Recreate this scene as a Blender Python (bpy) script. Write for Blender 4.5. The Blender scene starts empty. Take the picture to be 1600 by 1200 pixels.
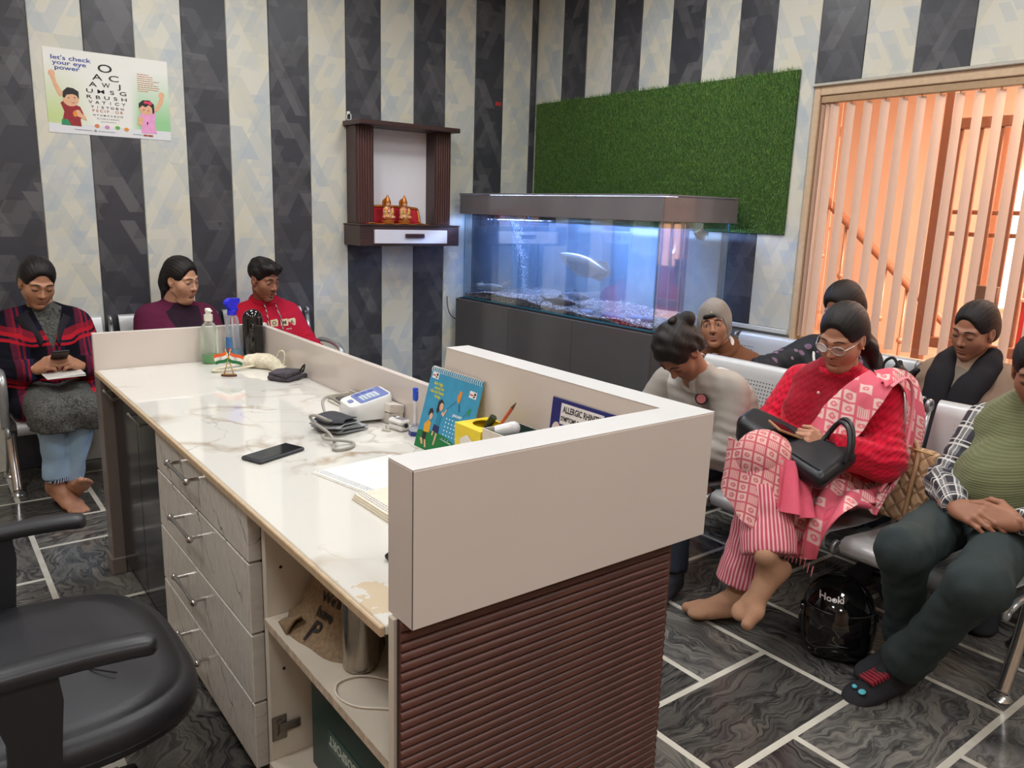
import bpy, bmesh, math, random
import numpy as np
from mathutils import Matrix, Vector, Euler
random.seed(7)
S = bpy.context.scene
COL = S.collection
PI = math.pi
# ------------------------------------------------------------------ camera, world, lights, exposure
cam_d = bpy.data.cameras.new('camera'); cam = bpy.data.objects.new('camera', cam_d); COL.objects.link(cam)
cam_d.sensor_width = 36.0; cam_d.lens = 36.0 * 1237.4 / 1600.0; cam_d.clip_start = 0.02; cam_d.clip_end = 60
def cam_matrix(yaw, pit, rol, h):
    cy, sy, cp, sp = math.cos(yaw), math.sin(yaw), math.cos(pit), math.sin(pit)
    f = Vector((cp*cy, cp*sy, -sp)); r = Vector((sy, -cy, 0)); u = r.cross(f)
    c, s = math.cos(rol), math.sin(rol)
    r2 = c*r + s*u; u2 = -s*r + c*u
    m = Matrix((r2, u2, -f)).transposed().to_4x4(); m.translation = Vector((0, 0, h)); return m
cam.matrix_world = cam_matrix(math.radians(52.4237), math.radians(12.3293), math.radians(1.8507), 1.5)
S.camera = cam
S.view_settings.view_transform = 'Standard'; S.view_settings.look = 'None'
S.view_settings.gamma = 1.0; S.view_settings.exposure = 0.0
S.view_settings.use_curve_mapping = False
W = bpy.data.worlds.new('world'); S.world = W; W.use_nodes = True
W.node_tree.nodes['Background'].inputs[0].default_value = (0.75, 0.82, 0.9, 1)
W.node_tree.nodes['Background'].inputs[1].default_value = 0.12
S.cycles.max_bounces = 8; S.cycles.diffuse_bounces = 4; S.cycles.glossy_bounces = 4
S.cycles.transparent_max_bounces = 16; S.cycles.transmission_bounces = 8
CEIL = 3.15
def area(name, loc, size, power, color=(1, 1, 1), rot=(0, 0, 0), shape='SQUARE', size_y=None):
    l = bpy.data.lights.new(name, 'AREA'); l.shape = shape; l.size = size
    if size_y: l.size_y = size_y
    l.energy = power; l.color = color
    o = bpy.data.objects.new(name, l); o.location = loc; o.rotation_euler = rot; COL.objects.link(o); return o
LAMPS = [(1.35, 3.75), (2.75, 3.2), (1.35, 2.0), (2.75, 1.3), (-.4, 3.4), (-.6, 1.6), (-.2, -.5), (1.3, -.9), (2.75, -.8)]  # last two are unseen, added to brighten the desk's near faces
for lx, ly in LAMPS:
    area('ceiling_panel_light', (lx, ly, CEIL-0.03), 0.5, 18.5, (0.975, 0.99, 1.0))
# warm lamps of the corridor behind the window
area('corridor_lamp', (5.0, 1.4, 2.75), 0.6, 180, (1.0, 0.79, 0.67))
area('corridor_lamp', (5.3, -0.6, 2.75), 0.6, 130, (1.0, 0.79, 0.67))
# aquarium hood lamp (a blue-white LED bar under the hood)
area('aquarium_lamp', (3.55, 3.92, 1.585), 1.7, 66.0, (0.33, 0.50, 1.0), (0, 0, PI/2), 'RECTANGLE', 0.12)

# ------------------------------------------------------------------ node helper
class NT:
    def __init__(s, name):
        s.m = bpy.data.materials.new(name); s.m.use_nodes = True
        s.t = s.m.node_tree; s.n = s.t.nodes
        s.b = s.n['Principled BSDF']; s.out = s.n['Material Output']
    def new(s, typ, **kw):
        n = s.n.new(typ)
        for k, v in kw.items(): setattr(n, k, v)
        return n
    def link(s, a, b): s.t.links.new(a, b)
    def put(s, sock, v):
        if isinstance(v, bpy.types.NodeSocket): s.link(v, sock)
        else:
            if sock.type == 'RGBA' and hasattr(v, '__len__') and len(v) == 3: v = (*v, 1)
            sock.default_value = v
    def math(s, op, a, b=0.0, c=0.0):
        n = s.new('ShaderNodeMath', operation=op)
        s.put(n.inputs[0], a)
        if len(n.inputs) > 1: s.put(n.inputs[1], b)
        if len(n.inputs) > 2: s.put(n.inputs[2], c)
        return n.outputs[0]
    def mix(s, f, a, b, bt='MIX'):
        n = s.new('ShaderNodeMix', data_type='RGBA', blend_type=bt)
        s.put(n.inputs[0], f); s.put(n.inputs[6], a); s.put(n.inputs[7], b)
        return n.outputs[2]
    def coord(s, kind='Object'): return s.new('ShaderNodeTexCoord').outputs[kind]
    def attr(s, name): 
        n = s.new('ShaderNodeAttribute'); n.attribute_name = name; return n.outputs['Vector']
    def sep(s, v):
        n = s.new('ShaderNodeSeparateXYZ'); s.link(v, n.inputs[0]); return n.outputs[0], n.outputs[1], n.outputs[2]
    def comb(s, x, y, z):
        n = s.new('ShaderNodeCombineXYZ')
        for i, v in enumerate((x, y, z)): s.put(n.inputs[i], v)
        return n.outputs[0]
    def noise(s, vec, scale, detail=3, rough=.5, dist=0.0, out='Fac'):
        n = s.new('ShaderNodeTexNoise'); s.link(vec, n.inputs['Vector'])
        n.inputs['Scale'].default_value = scale; n.inputs['Detail'].default_value = detail
        n.inputs['Roughness'].default_value = rough; n.inputs['Distortion'].default_value = dist
        return n.outputs[out]
    def white(s, vec, out='Value'):
        n = s.new('ShaderNodeTexWhiteNoise', noise_dimensions='3D'); s.link(vec, n.inputs[0]); return n.outputs[out]
    def ramp(s, f, stops, interp='LINEAR'):
        n = s.new('ShaderNodeValToRGB'); s.put(n.inputs[0], f); cr = n.color_ramp; cr.interpolation = interp
        while len(cr.elements) < len(stops): cr.elements.new(.5)
        for e, (p, c) in zip(cr.elements, stops): e.position = p; e.color = (*c, 1) if len(c) == 3 else c
        return n.outputs[0]
    def maps(s, vec, loc=(0, 0, 0), rot=(0, 0, 0), sc=(1, 1, 1)):
        n = s.new('ShaderNodeMapping'); s.link(vec, n.inputs[0])
        n.inputs[1].default_value = loc; n.inputs[2].default_value = rot; n.inputs[3].default_value = sc
        return n.outputs[0]
    def bump(s, h, strength=.3, dist=.01):
        n = s.new('ShaderNodeBump'); n.inputs['Strength'].default_value = strength; n.inputs['Distance'].default_value = dist
        s.put(n.inputs['Height'], h); s.link(n.outputs[0], s.b.inputs['Normal'])
    def set(s, **kw):
        names = dict(color='Base Color', rough='Roughness', metal='Metallic', spec='Specular IOR Level', trans='Transmission Weight',
                     ior='IOR', alpha='Alpha', coat='Coat Weight', sheen='Sheen Weight', sss='Subsurface Weight', emit='Emission Color', estr='Emission Strength')
        for k, v in kw.items(): s.put(s.b.inputs[names[k]], v)
        return s
def hexc(r, g, b):
    def f(c):
        c /= 255.0
        return c/12.92 if c <= .04045 else ((c+.055)/1.055)**2.4
    return (f(r), f(g), f(b))
_mc = {}
def M(name, rgb, rough=.5, metal=0, **kw):
    """plain procedural material with a faint noise in colour and roughness; rgb is sRGB 0-255"""
    if name in _mc: return _mc[name]
    n = NT(name); c = hexc(*rgb); v = n.coord()
    f = n.noise(v, kw.pop('nscale', 40), 3)
    amt = kw.pop('vary', .06)
    lo = tuple(x*(1-amt) for x in c); hi = tuple(min(1, x*(1+amt)) for x in c)
    n.set(color=n.ramp(f, [(.3, lo), (.7, hi)]), rough=rough, metal=metal)
    bm = kw.pop('bump', 0)
    if bm: n.bump(f, bm, .004)
    n.set(**kw)
    _mc[name] = n.m; return n.m

# ------------------------------------------------------------------ mesh builder
class MB:
    def __init__(s): s.v = []; s.f = []; s.mi = []; s.cur = 0
    def add(s, vs, fs, mi=None):
        o = len(s.v); s.v.extend([tuple(map(float, p)) for p in vs])
        s.f.extend([tuple(i+o for i in f) for f in fs]); s.mi.extend([s.cur if mi is None else mi]*len(fs)); return s
    def box(s, lo, hi, bev=0.0, M4=None):
        x0, y0, z0 = lo; x1, y1, z1 = hi
        if bev <= 0:
            vs = [(x0,y0,z0),(x1,y0,z0),(x1,y1,z0),(x0,y1,z0),(x0,y0,z1),(x1,y0,z1),(x1,y1,z1),(x0,y1,z1)]
            fs = [(3,2,1,0),(4,5,6,7),(0,1,5,4),(1,2,6,5),(2,3,7,6),(3,0,4,7)]
        else:
            b = min(bev, .49*(x1-x0), .49*(y1-y0), .49*(z1-z0)); vs = []; fs = []
            idx = {}
            X = (x0, x1); Y = (y0, y1); Z = (z0, z1)
            for i in (0, 1):
                for j in (0, 1):
                    for k in (0, 1):
                        sx, sy, sz = (1, -1)[i], (1, -1)[j], (1, -1)[k]
                        idx[i, j, k] = len(vs)
                        vs += [(X[i], Y[j]+sy*b, Z[k]+sz*b), (X[i]+sx*b, Y[j], Z[k]+sz*b), (X[i]+sx*b, Y[j]+sy*b, Z[k])]
                        fs.append(tuple(idx[i, j, k]+q for q in range(3)))
            def V(i, j, k, a): return idx[i, j, k]+a
            for i in (0, 1):
                fs.append([V(i,0,0,0), V(i,1,0,0), V(i,1,1,0), V(i,0,1,0)])
                fs.append([V(0,i,0,1), V(1,i,0,1), V(1,i,1,1), V(0,i,1,1)])
                fs.append([V(0,0,i,2), V(1,0,i,2), V(1,1,i,2), V(0,1,i,2)])
            for i in (0, 1):
                for j in (0, 1):
                    fs.append([V(i,j,0,0), V(i,j,1,0), V(i,j,1,1), V(i,j,0,1)])
                    fs.append([V(i,0,j,0), V(i,1,j,0), V(i,1,j,2), V(i,0,j,2)])
                    fs.append([V(0,i,j,1), V(1,i,j,1), V(1,i,j,2), V(0,i,j,2)])
            c = Vector(((x0+x1)/2, (y0+y1)/2, (z0+z1)/2)); out = []
            for f in fs:
                p = [Vector(vs[q]) for q in f]; n = (p[1]-p[0]).cross(p[2]-p[0])
                m = sum(p, Vector())/len(p)
                out.append(tuple(f) if n.dot(m-c) > 0 else tuple(reversed(f)))
            fs = out
        if M4 is not None: vs = [tuple(M4 @ Vector(p)) for p in vs]
        return s.add(vs, fs)
    def prism(s, poly, a, b, axis='z', M4=None):
        """poly (2d, ccw) extruded from a to b along axis: x -> (y,z), y -> (x,z), z -> (x,y)"""
        n = len(poly)
        def P(p, t): return {'z': (p[0], p[1], t), 'x': (t, p[0], p[1]), 'y': (p[0], t, p[1])}[axis]
        vs = [P(p, a) for p in poly]+[P(p, b) for p in poly]
        fs = [tuple(range(n-1, -1, -1)), tuple(range(n, 2*n))]+[(i, (i+1) % n, n+(i+1) % n, n+i) for i in range(n)]
        if axis == 'y': fs = [tuple(reversed(f)) for f in fs]
        if M4 is not None: vs = [tuple(M4 @ Vector(p)) for p in vs]
        return s.add(vs, fs)
    def lathe(s, prof, c=(0, 0, 0), n=20, M4=None, sx=1, sy=1):
        vs = []; fs = []
        for r, z in prof:
            for k in range(n):
                a = 2*PI*k/n; vs.append((c[0]+r*math.cos(a)*sx, c[1]+r*math.sin(a)*sy, c[2]+z))
        m = len(prof)
        for i in range(m-1):
            for k in range(n):
                k2 = (k+1) % n; fs.append((i*n+k, i*n+k2, (i+1)*n+k2, (i+1)*n+k))
        fs.append(tuple(range(n-1, -1, -1))); fs.append(tuple((m-1)*n+k for k in range(n)))
        if M4 is not None: vs = [tuple(M4 @ Vector(p)) for p in vs]
        return s.add(vs, fs)
    def tube(s, pts, r, n=8, closed=False, flat=1.0, caps=True):
        pts = [Vector(p) for p in pts]; m = len(pts)
        R = [float(q) for q in r] if hasattr(r, '__len__') else [r]*m
        vs = []; fs = []; prev = None
        for i, p in enumerate(pts):
            a = pts[(i-1) % m] if (closed or i > 0) else p
            b = pts[(i+1) % m] if (closed or i < m-1) else p
            t = (b-a).normalized() if (b-a).length > 1e-9 else Vector((0, 0, 1))
            if prev is None:
                up = Vector((0, 0, 1)) if abs(t.z) < .9 else Vector((1, 0, 0))
                u = t.cross(up).normalized()
            else:
                u = prev-t*prev.dot(t)
                u = u.normalized() if u.length > 1e-6 else t.orthogonal().normalized()
            prev = u; w = t.cross(u)
            for k in range(n):
                an = 2*PI*k/n; vs.append(p+R[i]*(math.cos(an)*u+flat*math.sin(an)*w))
        mm = m if closed else m-1
        for i in range(mm):
            j = (i+1) % m
            for k in range(n):
                k2 = (k+1) % n; fs.append((i*n+k, i*n+k2, j*n+k2, j*n+k))
        if not closed and caps:
            fs.append(tuple(range(n-1, -1, -1))); fs.append(tuple((m-1)*n+k for k in range(n)))
        return s.add(vs, fs)
    def ball(s, c, r, nu=14, nv=9, M4=None):
        rx, ry, rz = r if hasattr(r, '__len__') else (r, r, r)
        vs = [(c[0], c[1], c[2]-rz)]; fs = []
        for i in range(1, nv):
            t = -PI/2+PI*i/nv
            for k in range(nu):
                a = 2*PI*k/nu; vs.append((c[0]+rx*math.cos(t)*math.cos(a), c[1]+ry*math.cos(t)*math.sin(a), c[2]+rz*math.sin(t)))
        vs.append((c[0], c[1], c[2]+rz)); L = len(vs)-1
        for k in range(nu):
            k2 = (k+1) % nu; fs.append((0, 1+k2, 1+k)); b = 1+(nv-2)*nu; fs.append((L, b+k, b+k2))
        for i in range(nv-2):
            for k in range(nu):
                k2 = (k+1) % nu; a = 1+i*nu; fs.append((a+k, a+k2, a+nu+k2, a+nu+k))
        if M4 is not None: vs = [tuple(M4 @ Vector(p)) for p in vs]
        return s.add(vs, fs)
    def grid(s, fn, nu, nv, both=False, thick=0.0):
        """sheet fn(u,v)->point; thick>0 makes a solid sheet offset along its normal"""
        P = [[Vector(fn(i/nu, j/nv)) for j in range(nv+1)] for i in range(nu+1)]
        vs = [p for r in P for p in r]; W_ = nv+1
        fs = [(i*W_+j, (i+1)*W_+j, (i+1)*W_+j+1, i*W_+j+1) for i in range(nu) for j in range(nv)]
        if thick:
            N = [Vector((0, 0, 0)) for _ in vs]
            for f in fs:
                nn = (vs[f[1]]-vs[f[0]]).cross(vs[f[3]]-vs[f[0]])
                for q in f: N[q] += nn
            o = len(vs); vs = vs+[vs[q]-N[q].normalized()*thick for q in range(o)]
            fs2 = [tuple(reversed([q+o for q in f])) for f in fs]
            rim = [i*W_ for i in range(nu+1)]+[nu*W_+j for j in range(1, nv+1)]+[i*W_+nv for i in range(nu-1, -1, -1)]+[j for j in range(nv-1, 0, -1)]
            L = len(rim)
            fs = fs+fs2+[(rim[q], rim[(q+1) % L], rim[(q+1) % L]+o, rim[q]+o)[::-1] for q in range(L)]
        return s.add(vs, fs)
    def build(s, name, mats, parent=None, smooth=False, loc=None, label=None, keep=False, angle=None):
        me = bpy.data.meshes.new(name); me.from_pydata(s.v, [], s.f)
        if not isinstance(mats, (list, tuple)): mats = [mats]
        for m in mats: me.materials.append(m)
        if len(mats) > 1: me.polygons.foreach_set('material_index', s.mi)
        if smooth:
            me.polygons.foreach_set('use_smooth', [True]*len(s.f))
            if angle: me.set_sharp_from_angle(angle=math.radians(angle))
        me.update()
        return link(name, me, parent, loc, label, keep)
def link(name, me, parent=None, loc=None, label=None, keep=False):
    o = bpy.data.objects.new(name, me); COL.objects.link(o)
    if loc is not None: o.location = loc
    if parent is not None:
        o.parent = parent
        if not keep: o.matrix_parent_inverse = ROOTM.get(parent.name, Matrix()).inverted()
        ROOTM[o.name] = Matrix.Translation(loc) if (loc is not None and not keep) else Matrix()
    if label: o['label'] = label
    return o
ROOTM = {}
def thing(name, label, cat, loc=(0, 0, 0), rz=0.0, group=None, rot=None):
    o = bpy.data.objects.new(name, None); COL.objects.link(o); o.empty_display_size = .1
    o.location = loc; o.rotation_euler = rot if rot is not None else (0, 0, rz)
    ROOTM[o.name] = Matrix.Translation(loc) @ o.rotation_euler.to_matrix().to_4x4()
    o['label'] = label; o['category'] = cat
    if group: o['group'] = group
    return o
def tag(o, label, cat, group=None):
    o['label'] = label; o['category'] = cat
    if group: o['group'] = group
    return o
def struct(o): o['kind'] = 'structure'; return o
def stuff(o): o['kind'] = 'stuff'; return o
def copytree(root, parent=None):
    c = root.copy(); COL.objects.link(c)
    if parent is not None: c.parent = parent; c.matrix_parent_inverse = root.matrix_parent_inverse.copy()
    for ch in root.children: copytree(ch, c)
    return c
def TR(loc=(0, 0, 0), rx=0, ry=0, rz=0, sc=1.0):
    return Matrix.Translation(loc) @ Euler((rx, ry, rz)).to_matrix().to_4x4() @ Matrix.Scale(sc, 4)
def text_mb(mb, body, size, M4, align='LEFT', sx=1.0, depth=.0004, bold=0.0, font=None):
    c = bpy.data.curves.new('t', 'FONT'); c.body = body; c.size = size; c.align_x = align; c.extrude = depth; c.offset = bold
    c.resolution_u = 3
    o = bpy.data.objects.new('t', c); COL.objects.link(o)
    me = bpy.data.meshes.new_from_object(o.evaluated_get(bpy.context.evaluated_depsgraph_get()))
    vs = [M4 @ Vector((v.co.x*sx, v.co.y, v.co.z)) for v in me.vertices]
    fs = [tuple(p.vertices) for p in me.polygons]
    mb.add(vs, fs)
    bpy.data.objects.remove(o); bpy.data.curves.remove(c); bpy.data.meshes.remove(me)
    return mb
# ================================================================== THE ROOM
YA, XB = 5.0, 3.985
def panel_mat(name, axis, dark):
    n = NT(name); x, y, z = n.sep(n.coord())
    u = x if axis == 'x' else y
    def layer(sg, w, h, seed, lo, hi):
        s_ = n.math('DIVIDE', n.math('MULTIPLY_ADD', z, sg*.52, u), w)
        i = n.math('FLOOR', s_)
        r0 = n.white(n.comb(i, seed, 3.3))
        j = n.math('FLOOR', n.math('ADD', n.math('DIVIDE', z, h), n.math('MULTIPLY', n.math('FLOOR', n.math('MULTIPLY', r0, 4)), .25)))
        r = n.white(n.comb(i, j, seed+.7))
        return n.math('MULTIPLY', n.math('GREATER_THAN', r, lo), n.math('MULTIPLY_ADD', n.white(n.comb(j, i, seed+5.1)), hi, .25))
    a = layer(1, .078, .19, 1.5, .58, .75); b = layer(-1, .078, .19, 8.2, .58, .75)
    c = layer(1, .144, .135, 20.4, .55, .6); d = layer(-1, .05, .085, 31.9, .72, .6)
    if dark:
        base = hexc(43, 45, 55)
        col = n.mix(n.math('MULTIPLY', a, .62), base, hexc(104, 103, 106))
        col = n.mix(n.math('MULTIPLY', b, .5), col, hexc(92, 91, 94))
        col = n.mix(n.math('MULTIPLY', c, .5), col, hexc(33, 34, 42))
        col = n.mix(n.math('MULTIPLY', d, .5), col, hexc(26, 27, 33))
    else:
        base = hexc(214, 212, 198)
        col = n.mix(n.math('MULTIPLY', a, .6), base, hexc(174, 184, 189))
        col = n.mix(n.math('MULTIPLY', b, .55), col, hexc(172, 184, 194))
        col = n.mix(n.math('MULTIPLY', c, .45), col, hexc(216, 208, 178))
        col = n.mix(n.math('MULTIPLY', d, .35), col, hexc(158, 176, 190))
    f = n.noise(n.coord(), 900, 2)
    col = n.mix(.05, col, n.ramp(f, [(.3, (.2, .2, .2)), (.7, (.9, .9, .9))]))
    n.set(color=col, rough=.36, spec=.4)
    return n.m
MDA, MCA = panel_mat('dark_geometric_panel', 'x', True), panel_mat('cream_geometric_panel', 'x', False)
MDB, MCB = panel_mat('dark_geometric_panel_b', 'y', True), panel_mat('cream_geometric_panel_b', 'y', False)
warmw = M('warm_wall', (206, 176, 148), .6)
plaster = M('plaster', (222, 220, 214), .7, vary=.03)
joint = M('panel_joint', (196, 195, 188), .6)
wallA = struct(MB().box((-2.0, YA, 0), (XB+.15, YA+.15, CEIL)).build('wall_left', joint))
b0 = .63 - 11*.2535
k = 0
while b0 < XB-.03:
    b1 = min(b0+.2535, XB-.002)
    dark = (k % 2 == 0) if True else False
    if b1 > -1.95:
        o = MB().box((max(b0, -1.98)+.0016, YA-.009, .002), (b1-.0016, YA+.01, CEIL-.002), .0025).build('wall_panel', MDA if (k % 2 == 0) else MCA, wallA)
    b0 = b1; k += 1
# right wall: window opening y .15..2.60, z .80..2.20
WY0, WY1, WZ0, WZ1 = 0.15, 2.60, .80, 2.20
wb = MB()
wb.box((XB, WY1, 0), (XB+.15, YA, CEIL)); wb.box((XB, -2.0, 0), (XB+.15, WY0, CEIL))
wb.box((XB, WY0, 0), (XB+.15, WY1, WZ0)); wb.box((XB, WY0, WZ1), (XB+.15, WY1, CEIL))
wallB = struct(wb.build('wall_right', joint))
yb = [4.983, 4.692, 4.430, 4.170, 3.908, 3.646, 3.386, 3.127, 2.876, 2.602]
while yb[-1] > -1.7: yb.append(yb[-1]-.262)
for i in range(len(yb)-1):
    y1, y0 = yb[i], yb[i+1]; m_ = MCB if i % 2 == 0 else MDB
    if y0 > WY1-.01: zr = (.885, CEIL)
    elif y1 < WY0: zr = (.885, CEIL)
    else: zr = (WZ1+.012, CEIL)
    MB().box((XB-.009, y0+.0016, zr[0]), (XB+.008, y1-.0016, zr[1]-.002), .0025).build('wall_panel', m_, wallB)
# grey dado below with a pale rail
dado = M('dado_grey', (118, 119, 118), .5, vary=.08, nscale=6)
struct(MB().box((XB-.012, WY1, 0.0), (XB+.002, 4.99, .855), .002).build('trim_1', dado))
struct(MB().box((XB-.012, -2.0, 0.0), (XB+.002, WY1-.001, WZ0-.03), .002).build('trim_2', dado))
struct(MB().box((XB-.022, WY1+.005, .856), (XB+.004, 4.985, .884), .004).build('trim_3', M('rail_white', (205, 206, 202), .45)))
# corner strip and a narrow pale bead over the window
struct(MB().box((XB-.022, WY0, WZ1-.004), (XB+.004, WY1+.004, WZ1+.011), .003).build('trim_4', M('bead', (188, 184, 172), .5)))
# other walls of the room, behind the camera
struct(MB().box((-2.15, -2.15, 0), (-2.0, YA+.15, CEIL)).build('wall_back', warmw))
struct(MB().box((-2.0, -2.15, 0), (XB+.15, -2.0, CEIL)).build('wall_near', warmw))
struct(MB().box((-2.15, -2.15, CEIL), (XB+.15, YA+.15, CEIL+.12)).build('ceiling', M('ceiling_white', (232, 231, 227), .8, vary=.02)))
where = ['over the middle of the reception desk', 'in front of the aquarium', 'over the drawer end of the desk', 'over the front bench', 'near the left striped wall', 'over the office chair', 'behind the camera at the left', 'added behind the camera to brighten the desk end', 'added near the window and rear wall to brighten the desk end']
for (lx, ly), wh_ in zip(LAMPS, where):
    t = thing('ceiling_light', 'square white ceiling light panel '+wh_, 'ceiling light', (lx, ly, CEIL), group='ceiling light panels')
    MB().box((lx-.29, ly-.29, CEIL-.018), (lx+.29, ly-.255, CEIL), .003).box((lx-.29, ly+.255, CEIL-.018), (lx+.29, ly+.29, CEIL), .003)\
        .box((lx-.29, ly-.254, CEIL-.018), (lx-.255, ly+.254, CEIL), .003).box((lx+.255, ly-.254, CEIL-.018), (lx+.29, ly+.254, CEIL), .003).build('frame', M('lamp_frame', (235, 235, 232), .4), t)
    n_ = NT('lamp_diffuser') if 'lamp_diffuser' not in bpy.data.materials else None
    if n_: n_.set(color=(.9, .9, .9), rough=.5, emit=(1, .98, .95), estr=3.0)
    MB().box((lx-.254, ly-.254, CEIL-.012), (lx+.254, ly+.254, CEIL-.004)).build('diffuser', bpy.data.materials['lamp_diffuser'], t)

# ---------------------------------------------------------------- floor: herringbone of dark marble planks with pale inlay strips
def marble_dark():
    n = NT('dark_veined_marble'); v = n.coord()
    oi = n.new('ShaderNodeObjectInfo'); rnd = oi.outputs['Random']
    off = n.comb(n.math('MULTIPLY', rnd, 37.0), n.math('MULTIPLY', rnd, 91.0), n.math('MULTIPLY', rnd, 13.0))
    va = n.new('ShaderNodeVectorMath', operation='ADD'); n.link(v, va.inputs[0]); n.link(off, va.inputs[1])
    p = va.outputs[0]
    warp = n.noise(p, 2.6, 3, .55, 0.6, 'Color')
    wv = n.new('ShaderNodeVectorMath', operation='MULTIPLY_ADD'); n.link(warp, wv.inputs[0]); wv.inputs[1].default_value = (.34, .34, .34); n.link(p, wv.inputs[2])
    q = n.maps(wv.outputs[0], sc=(1.0, 6.5, 1.0))
    f1 = n.noise(q, 1.6, 6, .62, .9); f2 = n.noise(q, 5.5, 4, .6, .4); f3 = n.noise(p, 3.0, 2)
    col = n.ramp(f1, [(.28, hexc(38, 38, 40)), (.40, hexc(84, 83, 81)), (.47, hexc(112, 109, 104)), (.52, hexc(56, 56, 57)), (.58, hexc(126, 122, 115)), (.66, hexc(74, 73, 72)), (.74, hexc(140, 136, 128))])
    col = n.mix(n.math('MULTIPLY', n.math('GREATER_THAN', f2, .6), .45), col, hexc(24, 25, 27))
    col = n.mix(n.ramp(f3, [(.5, (0, 0, 0)), (.75, (.5, .5, .5))]), col, hexc(128, 124, 116))
    tint = n.math('MULTIPLY_ADD', n.white(off), .75, .5)
    col = n.mix(1.0, col, n.comb(tint, tint, tint), 'MULTIPLY')
    n.set(color=col, rough=.12, spec=.5)
    return n.m
fm = marble_dark()
n = NT('pale_inlay'); f = n.noise(n.coord(), 9, 4)
n.set(color=n.ramp(f, [(.3, hexc(190, 186, 172)), (.7, hexc(214, 210, 198))]), rough=.2)
floor = struct(MB().box((-2.15, -2.15, -.12), (XB+.15, YA+.15, -.0012)).build('floor', n.m))
GX, GY, gx0, gy0, gap = .3265, .331, .33, .133, .011
def plank(w, h, name):
    me = bpy.data.meshes.new(name); mb = MB().box((-w/2, -h/2, -.02), (w/2, h/2, 0), .0012)
    me.from_pydata(mb.v, [], mb.f); me.materials.append(fm); me.update(); return me
MH = plank(2*GX-2*gap, GY-2*gap, 'plank_long'); MV = plank(2*GY-2*gap, GX-2*gap, 'plank_cross')
for i in range(-7, 12):
    for j in range(-7, 15):
        c = (i+j+1) % 4
        if c == 0: cx, cy, me, rz = gx0+GX*(i+1), gy0+GY*(j+.5), MH, 0
        elif c == 2: cx, cy, me, rz = gx0+GX*(i+.5), gy0+GY*(j+1), MV, PI/2
        else: continue
        hx, hy = (GX, GY/2) if rz == 0 else (GX/2, GY)
        X0, X1, Y0, Y1 = max(cx-hx, -2.0), min(cx+hx, XB+.01), max(cy-hy, -2.0), min(cy+hy, YA+.01)
        if X1-X0 < .06 or Y1-Y0 < .06: continue
        if X1-X0 < 2*hx-.001 or Y1-Y0 < 2*hy-.001:      # a plank cut at the wall
            dx, dy = (X1-X0)/2-gap, (Y1-Y0)/2-gap
            if rz: dx, dy = dy, dx
            MB().box((-dx, -dy, -.02), (dx, dy, 0), .0012).build('floor_tile', fm, floor, loc=((X0+X1)/2, (Y0+Y1)/2, 0)).rotation_euler = (0, 0, rz)
            bpy.context.view_layer.objects.active = None
            continue
        link('floor_tile', me, floor, (cx, cy, 0)).rotation_euler = (0, 0, rz + (PI if (i*7+j*3) % 2 else 0))

# ---------------------------------------------------------------- poster on the left wall
pw, ph = .615, .428
po = thing('eye_chart_poster', 'paper eye test poster with letter pyramid and two cartoon children on the striped wall', 'poster', (.688, 4.9885, 1.832))
def poster_mat():
    n = NT('poster_paper'); x, y, z = n.sep(n.coord())
    u = n.math('DIVIDE', x, pw); v = n.math('DIVIDE', z, ph)
    left = n.math('MULTIPLY', n.math('SUBTRACT', .36, u), 4.0); left = n.math('MINIMUM', n.math('MAXIMUM', left, 0), 1)
    right = n.math('MINIMUM', n.math('MAXIMUM', n.math('MULTIPLY', n.math('SUBTRACT', u, .66), 12.0), 0), 1)
    vert = n.math('MINIMUM', n.math('MAXIMUM', n.math('MULTIPLY', n.math('SUBTRACT', .85, v), 1.6), 0), 1)
    col = n.mix(n.math('MULTIPLY', left, vert), hexc(233, 233, 226), hexc(196, 214, 150))
    col = n.mix(n.math('MULTIPLY', right, vert), col, hexc(150, 205, 150))
    col = n.mix(n.math('LESS_THAN', v, .115), col, hexc(222, 224, 226))
    n.set(color=col, rough=.35); return n.m
MB().box((0, 0, 0), (pw, .0012, ph)).build('paper', poster_mat(), po, keep=True)
PT = lambda u, v, d=0: TR((u*pw, -.0006-d*.0006, v*ph), rx=PI/2)
ink = M('ink_black', (28, 27, 30), .6); inkb = M('ink_blue', (44, 62, 150), .6); inkr = M('ink_red', (196, 96, 66), .6)
mb = MB()
for v, h, w_, txt in ((.775, .062, .115, 'O'), (.675, .046, .215, 'A C'), (.592, .036, .275, 'A W J'), (.515, .030, .325, 'U M S G'), (.447, .026, .325, 'R B U S H'),
                      (.387, .023, .30, 'V A T I C Y'), (.333, .018, .265, 'T I S T D E N'), (.240, .012, .24, 'N T O M W A S U H'), (.200, .009, .18, 'S T O R A Y F R O T'), (.168, .0055, .12, 'P E O S A R T N F D I Z')):
    lets = txt.split(' '); nl = len(lets); lw = w_*pw/(nl*1.62-.62)
    for q, ch in enumerate(lets):                       # each letter a wide glyph of its own
        cx = .474*pw+(q-(nl-1)/2)*lw*1.62
        st_ = len(mb.v); text_mb(mb, ch, h*1.62*ph*1.36, TR((0, -.0012, v*ph), rx=PI/2), 'LEFT', 1.0, bold=.00035*h/.06)
        xs = [p[0] for p in mb.v[st_:]]; a, b = min(xs), max(xs); k_ = min(lw/max(b-a, 1e-4), 1.9) if ch != 'I' else 1.2
        for z in range(st_, len(mb.v)): p = mb.v[z]; mb.v[z] = (cx+(p[0]-(a+b)/2)*k_, p[1], p[2])
stuff(mb.build('chart_letters', ink, po, keep=True))
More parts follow.
